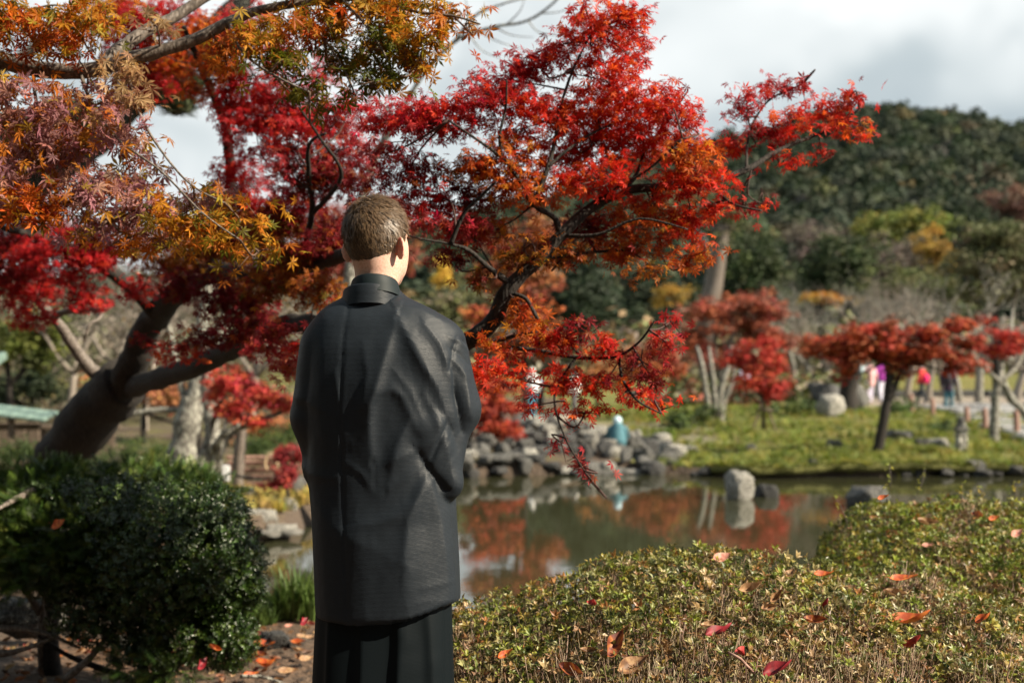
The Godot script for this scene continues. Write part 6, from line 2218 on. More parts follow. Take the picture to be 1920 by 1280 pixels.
func fold_push(list: Array, px: float, py: float) -> float:
	var sum := 0.0
	var p := Vector2(px, py)
	for f in list:
		var pts: Array = f[3]
		var reach := maxf(f[1], f[2]) * 2.6
		var best := 1e9
		var side := 1.0
		var along_ := 0.0
		var n := pts.size() / 2
		if absf(py - (pts[1] + pts[pts.size() - 1]) * 0.5) > absf(pts[1] - pts[pts.size() - 1]) * 0.5 + reach + 40.0 or absf(px - (pts[0] + pts[pts.size() - 2]) * 0.5) > absf(pts[0] - pts[pts.size() - 2]) * 0.5 + reach + 40.0:
			continue
		for i in n - 1:
			var a := Vector2(pts[i * 2], pts[i * 2 + 1])
			var ab := Vector2(pts[i * 2 + 2], pts[i * 2 + 3]) - a
			var t := clampf((p - a).dot(ab) / ab.length_squared(), 0.0, 1.0)
			var d := p.distance_to(a + ab * t)
			if d < best:
				best = d
				side = -1.0 if ab.cross(p - a) > 0.0 else 1.0
				along_ = (i + t) / (n - 1)
		if best > reach:
			continue
		var w: float = f[1] if side < 0.0 else f[2]
		var k := best / w
		sum += float(f[0]) * 0.00118 * exp(-1.1 * pow(k, 1.35)) * (0.35 + 0.65 * sin(PI * clampf(along_ * 0.86 + 0.07, 0.0, 1.0)))
	return sum


func torso(q: Vector3, px: float, py: float) -> float:
	var i := 0
	var last := torso_rows.size() - 2
	while i < last and py > torso_rows[i + 1][0]:
		i += 1
	var r = torso_rows[i]
	var s = torso_rows[i + 1]
	var e = torso_rows[maxi(i - 1, 0)]
	var g = torso_rows[mini(i + 2, last + 1)]
	var t := clampf((py - r[0]) / (s[0] - r[0]), 0.0, 1.0)
	var c := [0.0]
	for k in [1, 2, 3, 4]:                # smooth through the rows, which lie unevenly
		var m0: float = (s[k] - e[k]) / maxf(s[0] - e[0], 1.0) * (s[0] - r[0])
		var m1: float = (g[k] - r[k]) / maxf(g[0] - r[0], 1.0) * (s[0] - r[0])
		c.append((2.0 * t * t * t - 3.0 * t * t + 1.0) * r[k] + (t * t * t - 2.0 * t * t + t) * m0 + (3.0 * t * t - 2.0 * t * t * t) * s[k] + (t * t * t - t * t) * m1)
	var l: float = c[1]
	var rr: float = c[2]
	var a := (rr - l) * 0.5 / PPM
	var b: float = c[3]
	var x := absf((px - (l + rr) * 0.5) / PPM) / a
	var z := absf(q.z - float(c[4])) / b
	var k := pow(pow(x, 2.3) + pow(z, 2.3), 1.0 / 2.3)
	var d := (k - 1.0) * lerpf(b, a, clampf(x / (x + z + 0.001), 0.0, 1.0)) * 0.85
	return maxf(d, (torso_rows[0][0] - py) / PPM)


func build_person() -> void:
	var gy := ground(-0.356, 3.35)
	var o := thing("person", "man with short brown hair in a dark kimono coat, seen from behind, arms folded", "person", Vector3(-0.356, 0.0, -3.35))
	build_body(o, gy)
	# the coat
	var sh_r := on_man(832, 644, 0.0)
	var el_r := on_man(845, 766, 0.0)
	var hd_r := on_man(752, 800, -0.235)
	var sh_l := on_man(604, 652, 0.0)
	var el_l := on_man(592, 782, -0.005)
	var hd_l := on_man(662, 806, -0.225)
	var bag_r := [on_man(806, 800, 0.075), on_man(842, 902, 0.055), on_man(800, 905, -0.16)]
	var bag_l := [on_man(600, 880, 0.0), on_man(640, 890, -0.16)]
	var coat := func(q: Vector3) -> float:
		var px := q.x * PPM + 705.0
		var py := 690.0 - (q.y - 1.4) * PPM
		var d := torso(q, px, py)
		d = melt(d, capsule(q, sh_r, el_r, 0.054, 0.079), 0.045)
		d = melt(d, capsule(q, sh_l, el_l, 0.052, 0.060), 0.045)
		d = melt(d, capsule(q, el_r, hd_r, 0.072, 0.062), 0.02)
		d = melt(d, capsule(q, el_l, hd_l, 0.058, 0.062), 0.02)
		d = melt(d, capsule(q, el_r, bag_r[1], 0.06, 0.030), 0.018)
		d = melt(d, capsule(q, bag_r[0], bag_r[1], 0.048, 0.030), 0.02)
		d = melt(d, capsule(q, bag_r[1], bag_r[2], 0.030, 0.034), 0.03)
		d = melt(d, capsule(q, el_l, bag_l[0], 0.060, 0.034), 0.02)
		d = melt(d, capsule(q, bag_l[0], bag_l[1], 0.034, 0.034), 0.03)
		var hem := 1147.0 + 5.0 * sin(clampf((px - 595.0) / 160.0, 0.0, 1.0) * PI) - 27.0 * smoothstep(740.0, 866.0, px)
		return maxf(d, (py - hem) / PPM)
	var push := func(v: Vector3, n: Vector3) -> Vector3:
		var px := v.x * PPM + 705.0
		var py := 690.0 - (v.y - 1.4) * PPM
		var w := smoothstep(-0.25, 0.35, n.z) * smoothstep(-0.6, -0.2, n.y)
		var f := fold_push(folds, px, py) * w * smoothstep(1149.0, 1138.0, py + 27.0 * smoothstep(740.0, 866.0, px))
		f += 0.0011 * wobble.get_noise_3d(v.x * 10.0, v.y * 5.0, v.z * 10.0) + 0.0005 * wobble.get_noise_3d(v.x * 34.0, v.y * 22.0, v.z * 34.0)
		return v + n * f
	obj("haori_coat", skin_mesh([nets(coat, on_man(540, 1160, -0.32), on_man(915, 540, 0.17), 0.0058, 1.75)], push), M.black_cloth, o)
	# collars: the coat's band and the dark kimono collar inside it
	obj("coat_collar", collar_mesh(on_man(696, 534, 0.0), 0.072, 0.080, 0.050, 0.044, 0.010), M.black_cloth, o)
	obj("kimono_collar", collar_mesh(on_man(703, 516, 0.004), 0.0590, 0.066, 0.042, 0.040, 0.012), M.collar_cloth, o)
	# pleated hakama
	var st := tool()
	st.set_smooth_group(0)
	var rows := 36
	var seg := 170
	var g := []
	for j in rows + 1:
		var py := lerpf(1040.0, 1650.0, float(j) / rows)
		var t := (py - 1040.0) / 610.0
		var cx := lerpf(722.0, 716.0, t)
		var a := lerpf(0.172, 0.202, t)
		var b := lerpf(0.105, 0.165, t)
		var row := PackedVector3Array()
		for i in seg:
			var th := TAU * i / seg
			var n := Vector3(cos(th), 0, sin(th))
			var v := Vector3((cx - 705.0) / PPM + a * signf(n.x) * pow(absf(n.x), 0.9), (690.0 - py) / PPM + 1.4, b * signf(n.z) * pow(absf(n.z), 0.85))
			var px := v.x * PPM + 705.0
			var f := 0.0
			if n.z > -0.2:
				f = fold_push(hakama_folds, px, py) * smoothstep(-0.2, 0.3, n.z)
			else:
				f = 0.012 * absf(sin(th * 9.0)) * t
			row.append(v + n * f)
		g.append(row)
	for j in rows:
		for i in seg:
			var i2 := (i + 1) % seg
			for v in [g[j][i], g[j][i2], g[j + 1][i2], g[j][i], g[j + 1][i2], g[j + 1][i]]:
				st.add_vertex(v)
	obj("hakama", finish(st), M.hakama_cloth, o)


# a band that stands round the neck and falls to a v in front
func collar_mesh(c: Vector3, rx: float, rz: float, high: float, drop: float, flare: float) -> ArrayMesh:
	var st := tool()
	st.set_smooth_group(0)
	var prof := [[0.0, -1.0], [0.0006, -0.5], [0.0018, -0.06], [0.0008, 0.0], [-0.0022, 0.0], [-0.003, -0.06], [-0.003, -1.0]]
	var n := 60
	var g := []
	for i in n + 1:
		var th := lerpf(-PI * 0.96, PI * 0.96, float(i) / n)
		var cs := cos(th)
		var fall := drop * 0.5 * (1.0 - cs) + 0.11 * pow(maxf(0.0, -cs), 1.4)
		var row := []
		for p in prof:
			var k: float = p[0] - flare * p[1]
			row.append(c + Vector3(sin(th) * (rx + k), p[1] * high - fall, cs * (rz + k) - 0.03 * maxf(0.0, -cs)))
		g.append(row)
	for i in n:
		for k in prof.size() - 1:
			for v in [g[i][k], g[i][k + 1], g[i + 1][k + 1], g[i][k], g[i + 1][k + 1], g[i + 1][k]]:
				st.add_vertex(v)
	return finish(st)


func build_body(o: Node3D, gy: float) -> void:
	var turn := deg_to_rad(27.0)
	var F := Vector3(sin(turn), 0, -cos(turn))
	var R := Vector3(cos(turn), 0, sin(turn))
	var U := Vector3.UP
	var hc := on_man(705, 449, -0.006)
	var into := func(q: Vector3) -> Vector3:            # head axes: right, up, forward
		var d := q - hc
		return Vector3(d.dot(R), d.y, d.dot(F))
	var neck_a := hc + Vector3(0.0, -0.075, 0.012)
	var neck_b := on_man(703, 600, -0.005)
	var ear := func(h: Vector3, s: float) -> float:
		var d := h - Vector3(0.078 * s, -0.026, -0.010)
		var e1 := Vector3(0.90 * s, 0, -0.44)             # out and back
		var e3 := Vector3(0.44 * s, 0, 0.90)
		var l := Vector3(d.dot(e1), d.y + 0.12 * d.dot(e1), d.dot(e3))
		var a := egg(l, Vector3(0.004, 0, 0), Vector3(0.0185 - 0.12 * maxf(0.0, -l.y) * 0.9, 0.031, 0.0065))
		var hollow := egg(l, Vector3(0.004, 0.004, 0.007), Vector3(0.011, 0.019, 0.006))
		return maxf(a, -hollow)
	var head := func(q: Vector3) -> float:
		var h: Vector3 = into.call(q)
		var d := egg(h, Vector3(0, 0.004, -0.004), Vector3(0.0695, 0.098, 0.092))
		d = melt(d, egg(h, Vector3(0, -0.035, 0.042), Vector3(0.063, 0.06, 0.05)), 0.03)
		d = melt(d, egg(h, Vector3(0, -0.078, 0.034), Vector3(0.055, 0.045, 0.056)), 0.03)
		d = melt(d, egg(h, Vector3(0, -0.103, 0.076), Vector3(0.022, 0.016, 0.018)), 0.025)
		d = melt(d, capsule(h, Vector3(0, 0.0, 0.088), Vector3(0, -0.036, 0.108), 0.008, 0.012), 0.012)
		d = melt(d, egg(h, Vector3(0, -0.07, 0.09), Vector3(0.02, 0.008, 0.008)), 0.006)
		for s in [-1.0, 1.0]:
			d = melt(d, egg(h, Vector3(0.026 * s, 0.018, 0.080), Vector3(0.020, 0.007, 0.009)), 0.014)
			d = maxf(d, -egg(h, Vector3(0.031 * s, -0.002, 0.095), Vector3(0.017, 0.010, 0.012)))
			d = melt(d, egg(h, Vector3(0.031 * s, -0.002, 0.082), Vector3(0.013, 0.009, 0.010)), 0.003)
			d = melt(d, ear.call(h, s), 0.008)
		d = melt(d, capsule(q, neck_a, neck_b, 0.0525, 0.060), 0.025)
		return d
	var sr := on_man(830, 650, -0.005)
	var er := on_man(842, 766, -0.005)
	var wr := on_man(716, 800, -0.235)
	var sl := on_man(606, 652, -0.005)
	var el := on_man(595, 782, -0.01)
	var wl := on_man(700, 812, -0.225)
	var legs := []
	for s in [-1.0, 1.0]:
		legs.append([Vector3(0.02 + 0.085 * s, 0.93, 0), Vector3(0.018 + 0.095 * s, 0.5, -0.015), Vector3(0.018 + 0.10 * s, gy + 0.08, 0.02)])
	var body := func(q: Vector3) -> float:
		var d := capsule(q, neck_a, neck_b, 0.0525, 0.060)
		d = melt(d, egg(q, on_man(716, 690, -0.005), Vector3(0.16, 0.17, 0.085)), 0.05)
		d = melt(d, egg(q, on_man(718, 850, -0.005), Vector3(0.135, 0.2, 0.085)), 0.05)
		d = melt(d, egg(q, Vector3(0.018, 0.96, 0), Vector3(0.145, 0.12, 0.095)), 0.06)
		d = melt(d, capsule(q, sl, sr, 0.045, 0.045), 0.05)
		d = melt(d, capsule(q, sr, er, 0.045, 0.040), 0.03)
		d = melt(d, capsule(q, er, wr, 0.040, 0.027), 0.02)
		d = melt(d, capsule(q, sl, el, 0.045, 0.038), 0.03)
		d = melt(d, capsule(q, el, wl, 0.038, 0.027), 0.02)
		for l in legs:
			d = melt(d, capsule(q, l[0], l[1], 0.078, 0.054), 0.05)
			d = melt(d, capsule(q, l[1], l[2], 0.054, 0.036), 0.03)
			d = melt(d, capsule(q, l[2] + Vector3(0, -0.045, 0.02), l[2] + Vector3(0, -0.055, -0.19), 0.034, 0.024), 0.03)
		return d
	var pieces := [nets(head, hc + Vector3(-0.135, -0.19, -0.14), hc + Vector3(0.135, 0.115, 0.13), 0.0044, 1.2), nets(body, Vector3(-0.3, gy - 0.02, -0.32), Vector3(0.32, 1.57, 0.16), 0.017)]
	# hands, tucked over the forearms
	for s in [-1.0, 1.0]:
		var w: Vector3 = wr if s > 0.0 else wl
		var from: Vector3 = er if s > 0.0 else el
		var dir := (w - from).normalized()
		var side := dir.cross(U).normalized()
		var bones := []
		var palm := w + dir * 0.05
		for k in 4:
			var off := (k - 1.5) * 0.0195
			var root := palm + dir * 0.035 + U * -off
			var l: float = [0.038, 0.044, 0.041, 0.032][k]
			var mid := root + dir * l * 0.9 + side * -0.012
			var end := mid + dir * l * 0.6 + side * -0.022
			bones.append([root - dir * 0.03, root, 0.0095, 0.009])
			bones.append([root, mid, 0.009, 0.0082])
			bones.append([mid, end, 0.0082, 0.0068])
		bones.append([w + dir * 0.015 + U * 0.018, palm + U * 0.05 + side * -0.012, 0.012, 0.0098])
		bones.append([palm + U * 0.05 + side * -0.012, palm + dir * 0.035 + U * 0.062 + side * -0.022, 0.0095, 0.0075])
		var hand := func(q: Vector3) -> float:
			var d := capsule(q, w - dir * 0.02, w + dir * 0.02, 0.027, 0.026)
			var r := q - palm
			d = melt(d, egg(Vector3(r.dot(dir), r.dot(U), r.dot(side)), Vector3.ZERO, Vector3(0.05, 0.042, 0.016)), 0.012)
			for b in bones:
				d = melt(d, capsule(q, b[0], b[1], b[2], b[3]), 0.004)
			return d
		pieces.append(nets(hand, palm - Vector3(0.15, 0.09, 0.13), palm + Vector3(0.15, 0.1, 0.13), 0.0045))
	obj("body", skin_mesh(pieces), M.skin, o)
	# hair: a close shell and short strands that turn out of the crown
	var line := [[-0.12, -0.066], [-0.07, -0.060], [-0.035, -0.046], [-0.012, -0.016], [0.004, 0.002], [0.014, -0.03], [0.026, -0.03], [0.036, 0.012], [0.06, 0.045], [0.085, 0.062], [0.12, 0.075]]
	var shell := func(q: Vector3) -> float:
		var h: Vector3 = into.call(q)
		var lim := along(line, h.z) + 0.006 * wobble.get_noise_3dv(h * 85.0)
		var thick := 0.0042 * smoothstep(0.0, 0.05, h.y - lim)
		var d := egg(h, Vector3(0, 0.004, -0.004), Vector3(0.0698 + thick, 0.098 + thick, 0.0925 + thick))
		return maxf(d - 0.0012, lim - h.y)
	var lump := func(v: Vector3, n: Vector3) -> Vector3:
		return v + n * 0.0022 * wobble.get_noise_3dv(v * 60.0)
	obj("hair", skin_mesh([nets(shell, hc + Vector3(-0.12, -0.1, -0.13), hc + Vector3(0.12, 0.13, 0.13), 0.0045, 1.2)], lump), M.scalp_hair, o)
	var st := tool()
	st.set_smooth_group(-1)
	var whorl := Vector3(-0.12, 0.86, -0.50).normalized()
	var n := 0
	while n < 17000:
		var e := Vector3(rng.randfn(), rng.randfn(), rng.randfn()).normalized()
		var h := Vector3(e.x * 0.0695, 0.004 + e.y * 0.098, -0.004 + e.z * 0.092)
		var lim := along(line, h.z)
		var over := h.y - lim + rng.randfn() * 0.007
		if over < -0.004 or (over < 0.004 and rng.randf() < 0.5):
			continue
		n += 1
		var away := (e - whorl)
		var nrm := Vector3(e.x / 0.0695, e.y / 0.098, e.z / 0.092).normalized()
		var swirl := nrm.cross(whorl) * 0.45
		var dir := (away - nrm * away.dot(nrm)).normalized() + swirl
		var clump := Vector3(wobble.get_noise_3dv(h * 46.0), wobble.get_noise_3dv(h * 46.0 + Vector3(30, 0, 0)), wobble.get_noise_3dv(h * 46.0 + Vector3(0, 30, 0)))
		dir = (dir + clump * 1.3 + Vector3(rng.randfn(), rng.randfn(), rng.randfn()) * 0.38 + Vector3(0, -0.35, 0)).normalized()
		dir = (dir - nrm * dir.dot(nrm)).normalized()
		var top := smoothstep(0.0, 0.07, over) * lerpf(0.45, 1.0, smoothstep(-0.03, 0.07, h.y))
		var l := lerpf(0.006, 0.032, top) * rng.randf_range(0.55, 1.3)
		var lift := lerpf(0.1, 0.55, top) + rng.randf() * 0.3 + clump.x * 0.5
		var root := h + nrm * lerpf(0.0006, 0.0035, top)
		var w := dir.cross(nrm).normalized() * lerpf(0.0006, 0.0013, top)
		var p1 := root + (dir + nrm * lift).normalized() * l * 0.5
		var p2 := p1 + (dir + nrm * (lift - 0.65)).normalized() * l * 0.5
		var pts := []
		for v in [root - w, root + w, p1 - w * 0.9, p1 + w * 0.9, p2]:
			pts.append(hc + R * v.x + U * v.y + F * v.z)
		var f := rng.randf_range(0.6, 1.35)
		st.set_color(Color(0.110 * f, 0.068 * f, 0.036 * f))
		for k in [0, 2, 1, 1, 2, 3, 2, 4, 3]:
			st.add_vertex(pts[k])
	st.generate_normals()
	var strands := obj("strands", st.commit(), M.hair_strand, o.get_node("hair"))
	strands.set_meta("kind", "stuff")


# ------------------------------------------------------------------ fallen leaves, stones and grass near the man
# an oval leaf 1 long from stalk to tip along +x, lying in the xz plane, curled by c and twisted by t
func oval_leaf(c: float, t: float, wide := 0.24) -> ArrayMesh:
	var st := tool()
	st.set_smooth_group(0)
	st.set_color(Color.WHITE)
	var n := 9
	var g := []
	for i in n + 1:
		var u := float(i) / n
		var w := wide * pow(sin(PI * pow(u, 0.8)), 0.85) + 0.002
		var row := []
		for k in 5:
			var s := (k - 2) / 2.0
			var a := t * (u - 0.5)
			var y := c * (absf(s) * 0.32 * w / wide * 0.6 + 1.1 * (u - 0.5) * (u - 0.5)) - 0.025 * (1.0 - absf(s))
			var z := s * w
			row.append(Vector3(u - 0.5, y * cos(a) + z * sin(a), z * cos(a) - y * sin(a)))
		g.append(row)
	for i in n:
		for k in 4:
			for v in [g[i][k], g[i + 1][k], g[i][k + 1], g[i][k + 1], g[i + 1][k], g[i + 1][k + 1]]:
				st.add_vertex(v)
	tube(st, [Vector3(-0.5, c * 0.27, 0), Vector3(-0.62, c * 0.35, 0.02), Vector3(-0.74, c * 0.36, 0.05)], [0.010, 0.008, 0.006], 4)
	return finish(st)


var leaf_mats := {}


func leaf_mat(kind: String) -> StandardMaterial3D:
	if leaf_mats.has(kind):
		return leaf_mats[kind]
	var stops: Array = {
		"orange": [[0.25, 0.36, 0.055, 0.012], [0.5, 0.52, 0.11, 0.02], [0.75, 0.6, 0.2, 0.04]],
		"red": [[0.25, 0.22, 0.010, 0.014], [0.5, 0.40, 0.03, 0.025], [0.75, 0.52, 0.12, 0.08]],
		"crimson": [[0.25, 0.09, 0.004, 0.010], [0.5, 0.2, 0.008, 0.018], [0.75, 0.32, 0.02, 0.03]],
		"brown": [[0.25, 0.13, 0.06, 0.03], [0.5, 0.26, 0.13, 0.06], [0.75, 0.42, 0.26, 0.13]],
		"rust": [[0.25, 0.10, 0.02, 0.012], [0.5, 0.22, 0.05, 0.02], [0.75, 0.40, 0.14, 0.03]],
		"pink": [[0.25, 0.4, 0.14, 0.10], [0.5, 0.5, 0.22, 0.17], [0.75, 0.56, 0.32, 0.24]],
		"tan": [[0.25, 0.26, 0.14, 0.07], [0.5, 0.38, 0.22, 0.11], [0.75, 0.48, 0.32, 0.18]]}[kind]
	var m := mat("leaf_" + kind, Color.WHITE, 0.6)
	m.albedo_texture = noise_tex(90 + leaf_mats.size(), 0.02, 4, stops, 128)
	tri(m, Vector3(1.3, 1.3, 1.3))
	m.backlight_enabled = true
	m.backlight = Color(0.7, 0.7, 0.7)
	leaf_mats[kind] = m
	return m


func build_small_things() -> void:
	var shapes := [oval_leaf(0.8, 1.0), oval_leaf(1.4, -1.3), oval_leaf(0.5, 0.6), oval_leaf(1.9, 0.7, 0.2), oval_leaf(1.1, 1.7, 0.27)]
	# [px, py, length in px, turn, tilt, roll, kind, shape, label]
	var fallen := [
		[1352, 1050, 46, 0.6, 0.25, 0.5, "pink", 2, "pink tan leaf on the hedge crest nearest the standing pond rock"],
		[1545, 1083, 40, -0.2, 0.1, -0.3, "orange", 0, "short orange leaf left of the big flat orange leaf"],
		[1695, 1090, 56, -0.15, 0.15, -0.4, "orange", 2, "big flat orange leaf on the dip between the two hedges"],
		[1405, 1112, 50, 0.05, 0.1, 0.9, "tan", 3, "rolled tan leaf on the top of the front hedge"],
		[1452, 1128, 40, 0.7, 0.5, 0.7, "brown", 3, "narrow brown curled leaf right of the rolled tan leaf"],
		[1438, 1146, 36, 1.2, 0.7, 0.7, "brown", 1, "brown curled leaf standing upright below the rolled tan leaf"],
		[1550, 1140, 34, -1.0, 0.8, 0.3, "crimson", 4, "dark crimson leaf standing in the middle of the front hedge"],
		[1526, 1170, 44, 0.6, 0.4, 0.6, "rust", 1, "dull rust leaf below the dark crimson leaf"],
		[1708, 1170, 84, -0.35, 0.25, -0.6, "orange", 0, "largest orange leaf with a pink half, right of centre on the hedge"],
		[1712, 1216, 54, -1.1, 0.6, -0.3, "red", 4, "pinkish red leaf just below the largest orange leaf"],
		[1680, 1120, 40, 0.0, 0.2, 0.4, "brown", 1, "brown shadowed leaf above the largest orange leaf"],
		[1152, 1214, 66, 0.9, 0.6, 0.5, "rust", 4, "dark red brown leaf standing in the left part of the hedge"],
		[1186, 1254, 74, 0.45, 0.3, 0.5, "brown", 0, "long olive brown leaf at the bottom edge of the hedge"],
		[1104, 1226, 32, 0.5, 0.4, 0.5, "brown", 1, "small brown leaf left of the dark red brown leaf"],
		[1078, 1266, 60, -0.3, 0.3, 0.8, "rust", 1, "dark rust leaf at the lower left bottom edge"],
		[1350, 1192, 56, -0.1, 0.3, -0.5, "crimson", 4, "crimson folded leaf beside a small tan leaf"],
		[1326, 1178, 30, 1.0, 0.5, 0.2, "tan", 1, "small tan leaf beside the crimson folded leaf"],
		[1395, 1232, 50, -1.2, 0.6, 0.2, "red", 1, "thin red leaf hanging low at bottom centre right"],
		[1845, 1165, 34, -0.3, 0.5, 0.3, "orange", 4, "orange red leaf near the right edge of the front hedge"],
		[1838, 972, 36, -0.8, 0.4, 0.4, "rust", 1, "rust leaf on the far mound, right part"],
		[1864, 976, 26, 0.1, 0.2, 0.4, "orange", 0, "small orange leaf right of the rust leaf on the far mound"],
		[1740, 1026, 26, 0.0, 0.1, 0.2, "pink", 2, "small pink leaf on the far mound"],
		[1656, 938, 24, 0.0, 0.3, 0.4, "orange", 0, "little orange leaf on the far mound's left top"],
		[1738, 986, 40, 0.4, 0.2, 0.4, "brown", 1, "dull brown leaf across the middle of the far mound"],
		[1905, 1005, 34, 0.5, 0.3, 0.4, "pink", 0, "pinkish leaf at the right edge of the far mound"],
		[948, 1232, 36, 0.5, 0.4, 0.3, "orange", 0, "orange leaf in the hedge close beside the man's robe"],
		[1115, 1138, 34, -0.6, 0.5, 0.3, "red", 1, "small red leaf half sunk in the green part of the hedge"],
		[1480, 1080, 30, 0.6, 0.4, 0.3, "brown", 0, "brown leaf beside the short orange leaf"],
		[1460, 1262, 60, -0.2, 0.3, 0.3, "crimson", 4, "dark crimson leaves' tip at the bottom edge"],
		[1595, 1106, 26, -0.2, 0.3, 0.3, "tan", 2, "little pale tan leaf between the two orange leaves"]]
	for q in fallen:
		var p := hedge_at(q[0], q[1])
		var d := -p.z
		var o := obj("fallen_leaf", shapes[q[7]], leaf_mat(q[6]))
		var s: float = q[2] * d / FPX * 0.92
		o.transform = Transform3D(Basis.from_euler(Vector3(0.45 + float(q[5]) * 0.5, float(q[3]), float(q[4]))).scaled_local(Vector3(s, s, s)), p + Vector3(0, 0.008, 0.006))
		tag(o, q[8], "fallen leaf", "big leaves fallen on the azalea hedges")
	# a broken reddish twig lies on the hedge
	var a := hedge_at(1362, 1232) + Vector3(0, 0.02, 0.03)
	var st := tool()
	st.set_smooth_group(0)
	tube(st, [Vector3.ZERO, Vector3(0.03, -0.015, 0.01), Vector3(0.065, -0.05, 0.02)], [0.004, 0.0045, 0.0035], 6)
	var tw := obj("twig", finish(st), M.red_brown_wood)
	tw.position = a
	tag(tw, "short reddish broken twig stuck in the hedge at bottom centre right", "twig")
	# leaves on the bare soil left of the man
	var soil := [
		[540, 1264, 40, 0.1, "tan", 2, "pale tan pointed leaf on the soil, nearest to the frame bottom"],
		[575, 1242, 34, 0.4, "tan", 0, "yellow tan leaf against the man's robe"],
		[498, 1255, 36, 0.0, "orange", 3, "thin orange leaf on the soil left of the pale pointed leaf"],
		[497, 1214, 36, -0.1, "orange", 0, "orange brown leaf lying under the small grey rock"],
		[482, 1236, 34, 0.5, "rust", 1, "dull red leaf beside the holly bush foot"],
		[560, 1208, 30, -0.4, "orange", 2, "orange leaf at the right foot of the small grey rock"],
		[566, 1198, 24, 0.2, "tan", 2, "tan leaf just behind the rock's right side"],
		[566, 1172, 28, 0.9, "crimson", 4, "dark red leaf caught in the grass tuft"],
		[582, 1200, 20, 0.1, "tan", 0, "small tan leaf close to the man's robe"],
		[541, 1178, 20, 0.8, "pink", 2, "small pink tan leaf at the top of the grey rock"],
		[557, 1226, 22, 0.8, "tan", 1, "small tan leaf in the middle of the soil"],
		[470, 1272, 32, 0.4, "orange", 0, "orange leaf at the frame bottom by the holly"],
		[402, 1222, 24, 0.4, "orange", 1, "orange leaf caught low in the holly bush"],
		[105, 990, 34, 0.9, "orange", 4, "pale orange curled leaf caught in the yew sprays"],
		[258, 1245, 30, 0.4, "rust", 0, "orange leaf under the holly at the frame bottom"],
		[105, 1236, 30, 0.4, "rust", 2, "rust leaf on the dark soil under the yew"],
		[160, 1208, 26, 0.1, "rust", 1, "small rust leaf on the soil below the yew branches"],
		[375, 1252, 34, 1.1, "crimson", 4, "dark crimson leaf in the lower holly twigs"]]
	for q in soil:
		var d := 6.2
		for i in 400:
			d = 4.6 + i * 0.01
			var w := at(q[0], q[1], d)
			if w.y < ground(w.x, -w.z) + 0.02:
				break
		if q[6].contains("caught") or q[6].contains("lower holly"):
			d = 5.05
		var p := at(q[0], q[1], d)
		var o := obj("fallen_leaf", shapes[q[5]], leaf_mat(q[4]))
		var s: float = q[2] * d / FPX
		o.transform = Transform3D(Basis.from_euler(Vector3(0.35 if d > 5.1 else 0.9, q[3], rng.randf_range(-0.15, 0.15))).scaled_local(Vector3(s, s, s)), p + Vector3(0, 0.012, 0))
		tag(o, q[6], "fallen leaf", "big leaves fallen on the soil and the left bushes")
	var xf := []
	var co := []
	for i in 1500:
		var x := rng.randf_range(-3.6, 0.1)
		var d := rng.randf_range(4.2, 7.4)
		if shore(x, d) < 0.1:
			continue
		var s := rng.randf_range(0.02, 0.06)
		xf.append(Transform3D(Basis.from_euler(Vector3(rng.randfn() * 0.35, rng.randf() * TAU, rng.randfn() * 0.35)).scaled_local(Vector3(s, s, s)), on_ground(x, d) + Vector3(0, 0.008 + rng.randf() * 0.01, 0)))
		co.append(tint([[0.24, 0.11, 0.05, 4], [0.36, 0.15, 0.05, 2], [0.4, 0.25, 0.13, 2], [0.12, 0.07, 0.045, 3], [0.22, 0.03, 0.025, 1]], 0.3))
	var lit := thing("leaf_litter", "brown and orange leaf litter on the bare soil left of the man", "leaf litter")
	lit.set_meta("kind", "stuff")
	scatter("litter", shapes[4], M.fallen_leaf, xf, co, lit)
	# rocks
	stone("soil_rock", "small dark grey rock with a pale right side on the soil by the holly", 518, 1214, 66, 46, 6.35, M.dark_stone, 2, "", 2.5)
	stone("soil_rock", "brown grey rock half hidden behind the yew branches", 45, 1180, 110, 80, 6.1, M.grey_stone, 0, "", 0.5)
	stone("soil_rock", "pale stone seen between the yew branches", 105, 1160, 50, 50, 6.5, M.pale_stone, 3, "", 1.5)
	stone("soil_rock", "flat pale stone under the holly", 222, 1206, 46, 20, 6.0, M.pale_stone, 2, "", 1.5)
	# a fallen stick by the holly
	var sp := at(450, 1268, 5.55)
	var stick := obj("fallen_stick", limb_mesh([Vector3(0, 0, 0), Vector3(0.1, 0.0, 0.01), Vector3(0.2, -0.03, 0.02)], 0.009, 0.006, 6, 0.3), M.grey_bark)
	stick.position = sp
	tag(stick, "grey fallen stick on the soil at the foot of the holly", "stick")
	# grass tufts at the water's edge
	var blades := tuft_mesh(21, 34, 0.9)
	var gi := 0
	for q in [[545, 1158, 7.15, 0.30, "tall green grass tuft at the water's edge beside the man"], [580, 1156, 7.1, 0.27, "green grass tuft partly behind the man's robe"], [508, 1160, 7.2, 0.2, "low green grass tuft left of the tall tuft"], [490, 1172, 7.0, 0.16, "smallest grass tuft against the holly bush"], [620, 1150, 7.2, 0.26, "grass tuft at the water's edge behind the man"]]:
		var p := at(q[0], q[1], q[2])
		p.y = minf(p.y, ground(p.x, -p.z) + 0.02)
		var o := thing("grass_tuft", q[4], "grass tuft", p)
		var xs := []
		var cs := []
		for i in 10:
			var s: float = q[3] * rng.randf_range(0.6, 1.15)
			xs.append(Transform3D(Basis(Vector3.UP, rng.randf() * TAU).scaled_local(Vector3(s * 0.75, s, s * 0.75)), Vector3(rng.randfn() * 0.06, 0, rng.randfn() * 0.06)))
			cs.append(tint([[0.055, 0.10, 0.015, 3], [0.09, 0.14, 0.03, 3], [0.14, 0.18, 0.07, 1]], 0.25))
		scatter("blades", blades, M.grass_blade, xs, cs, o)
		gi += 1
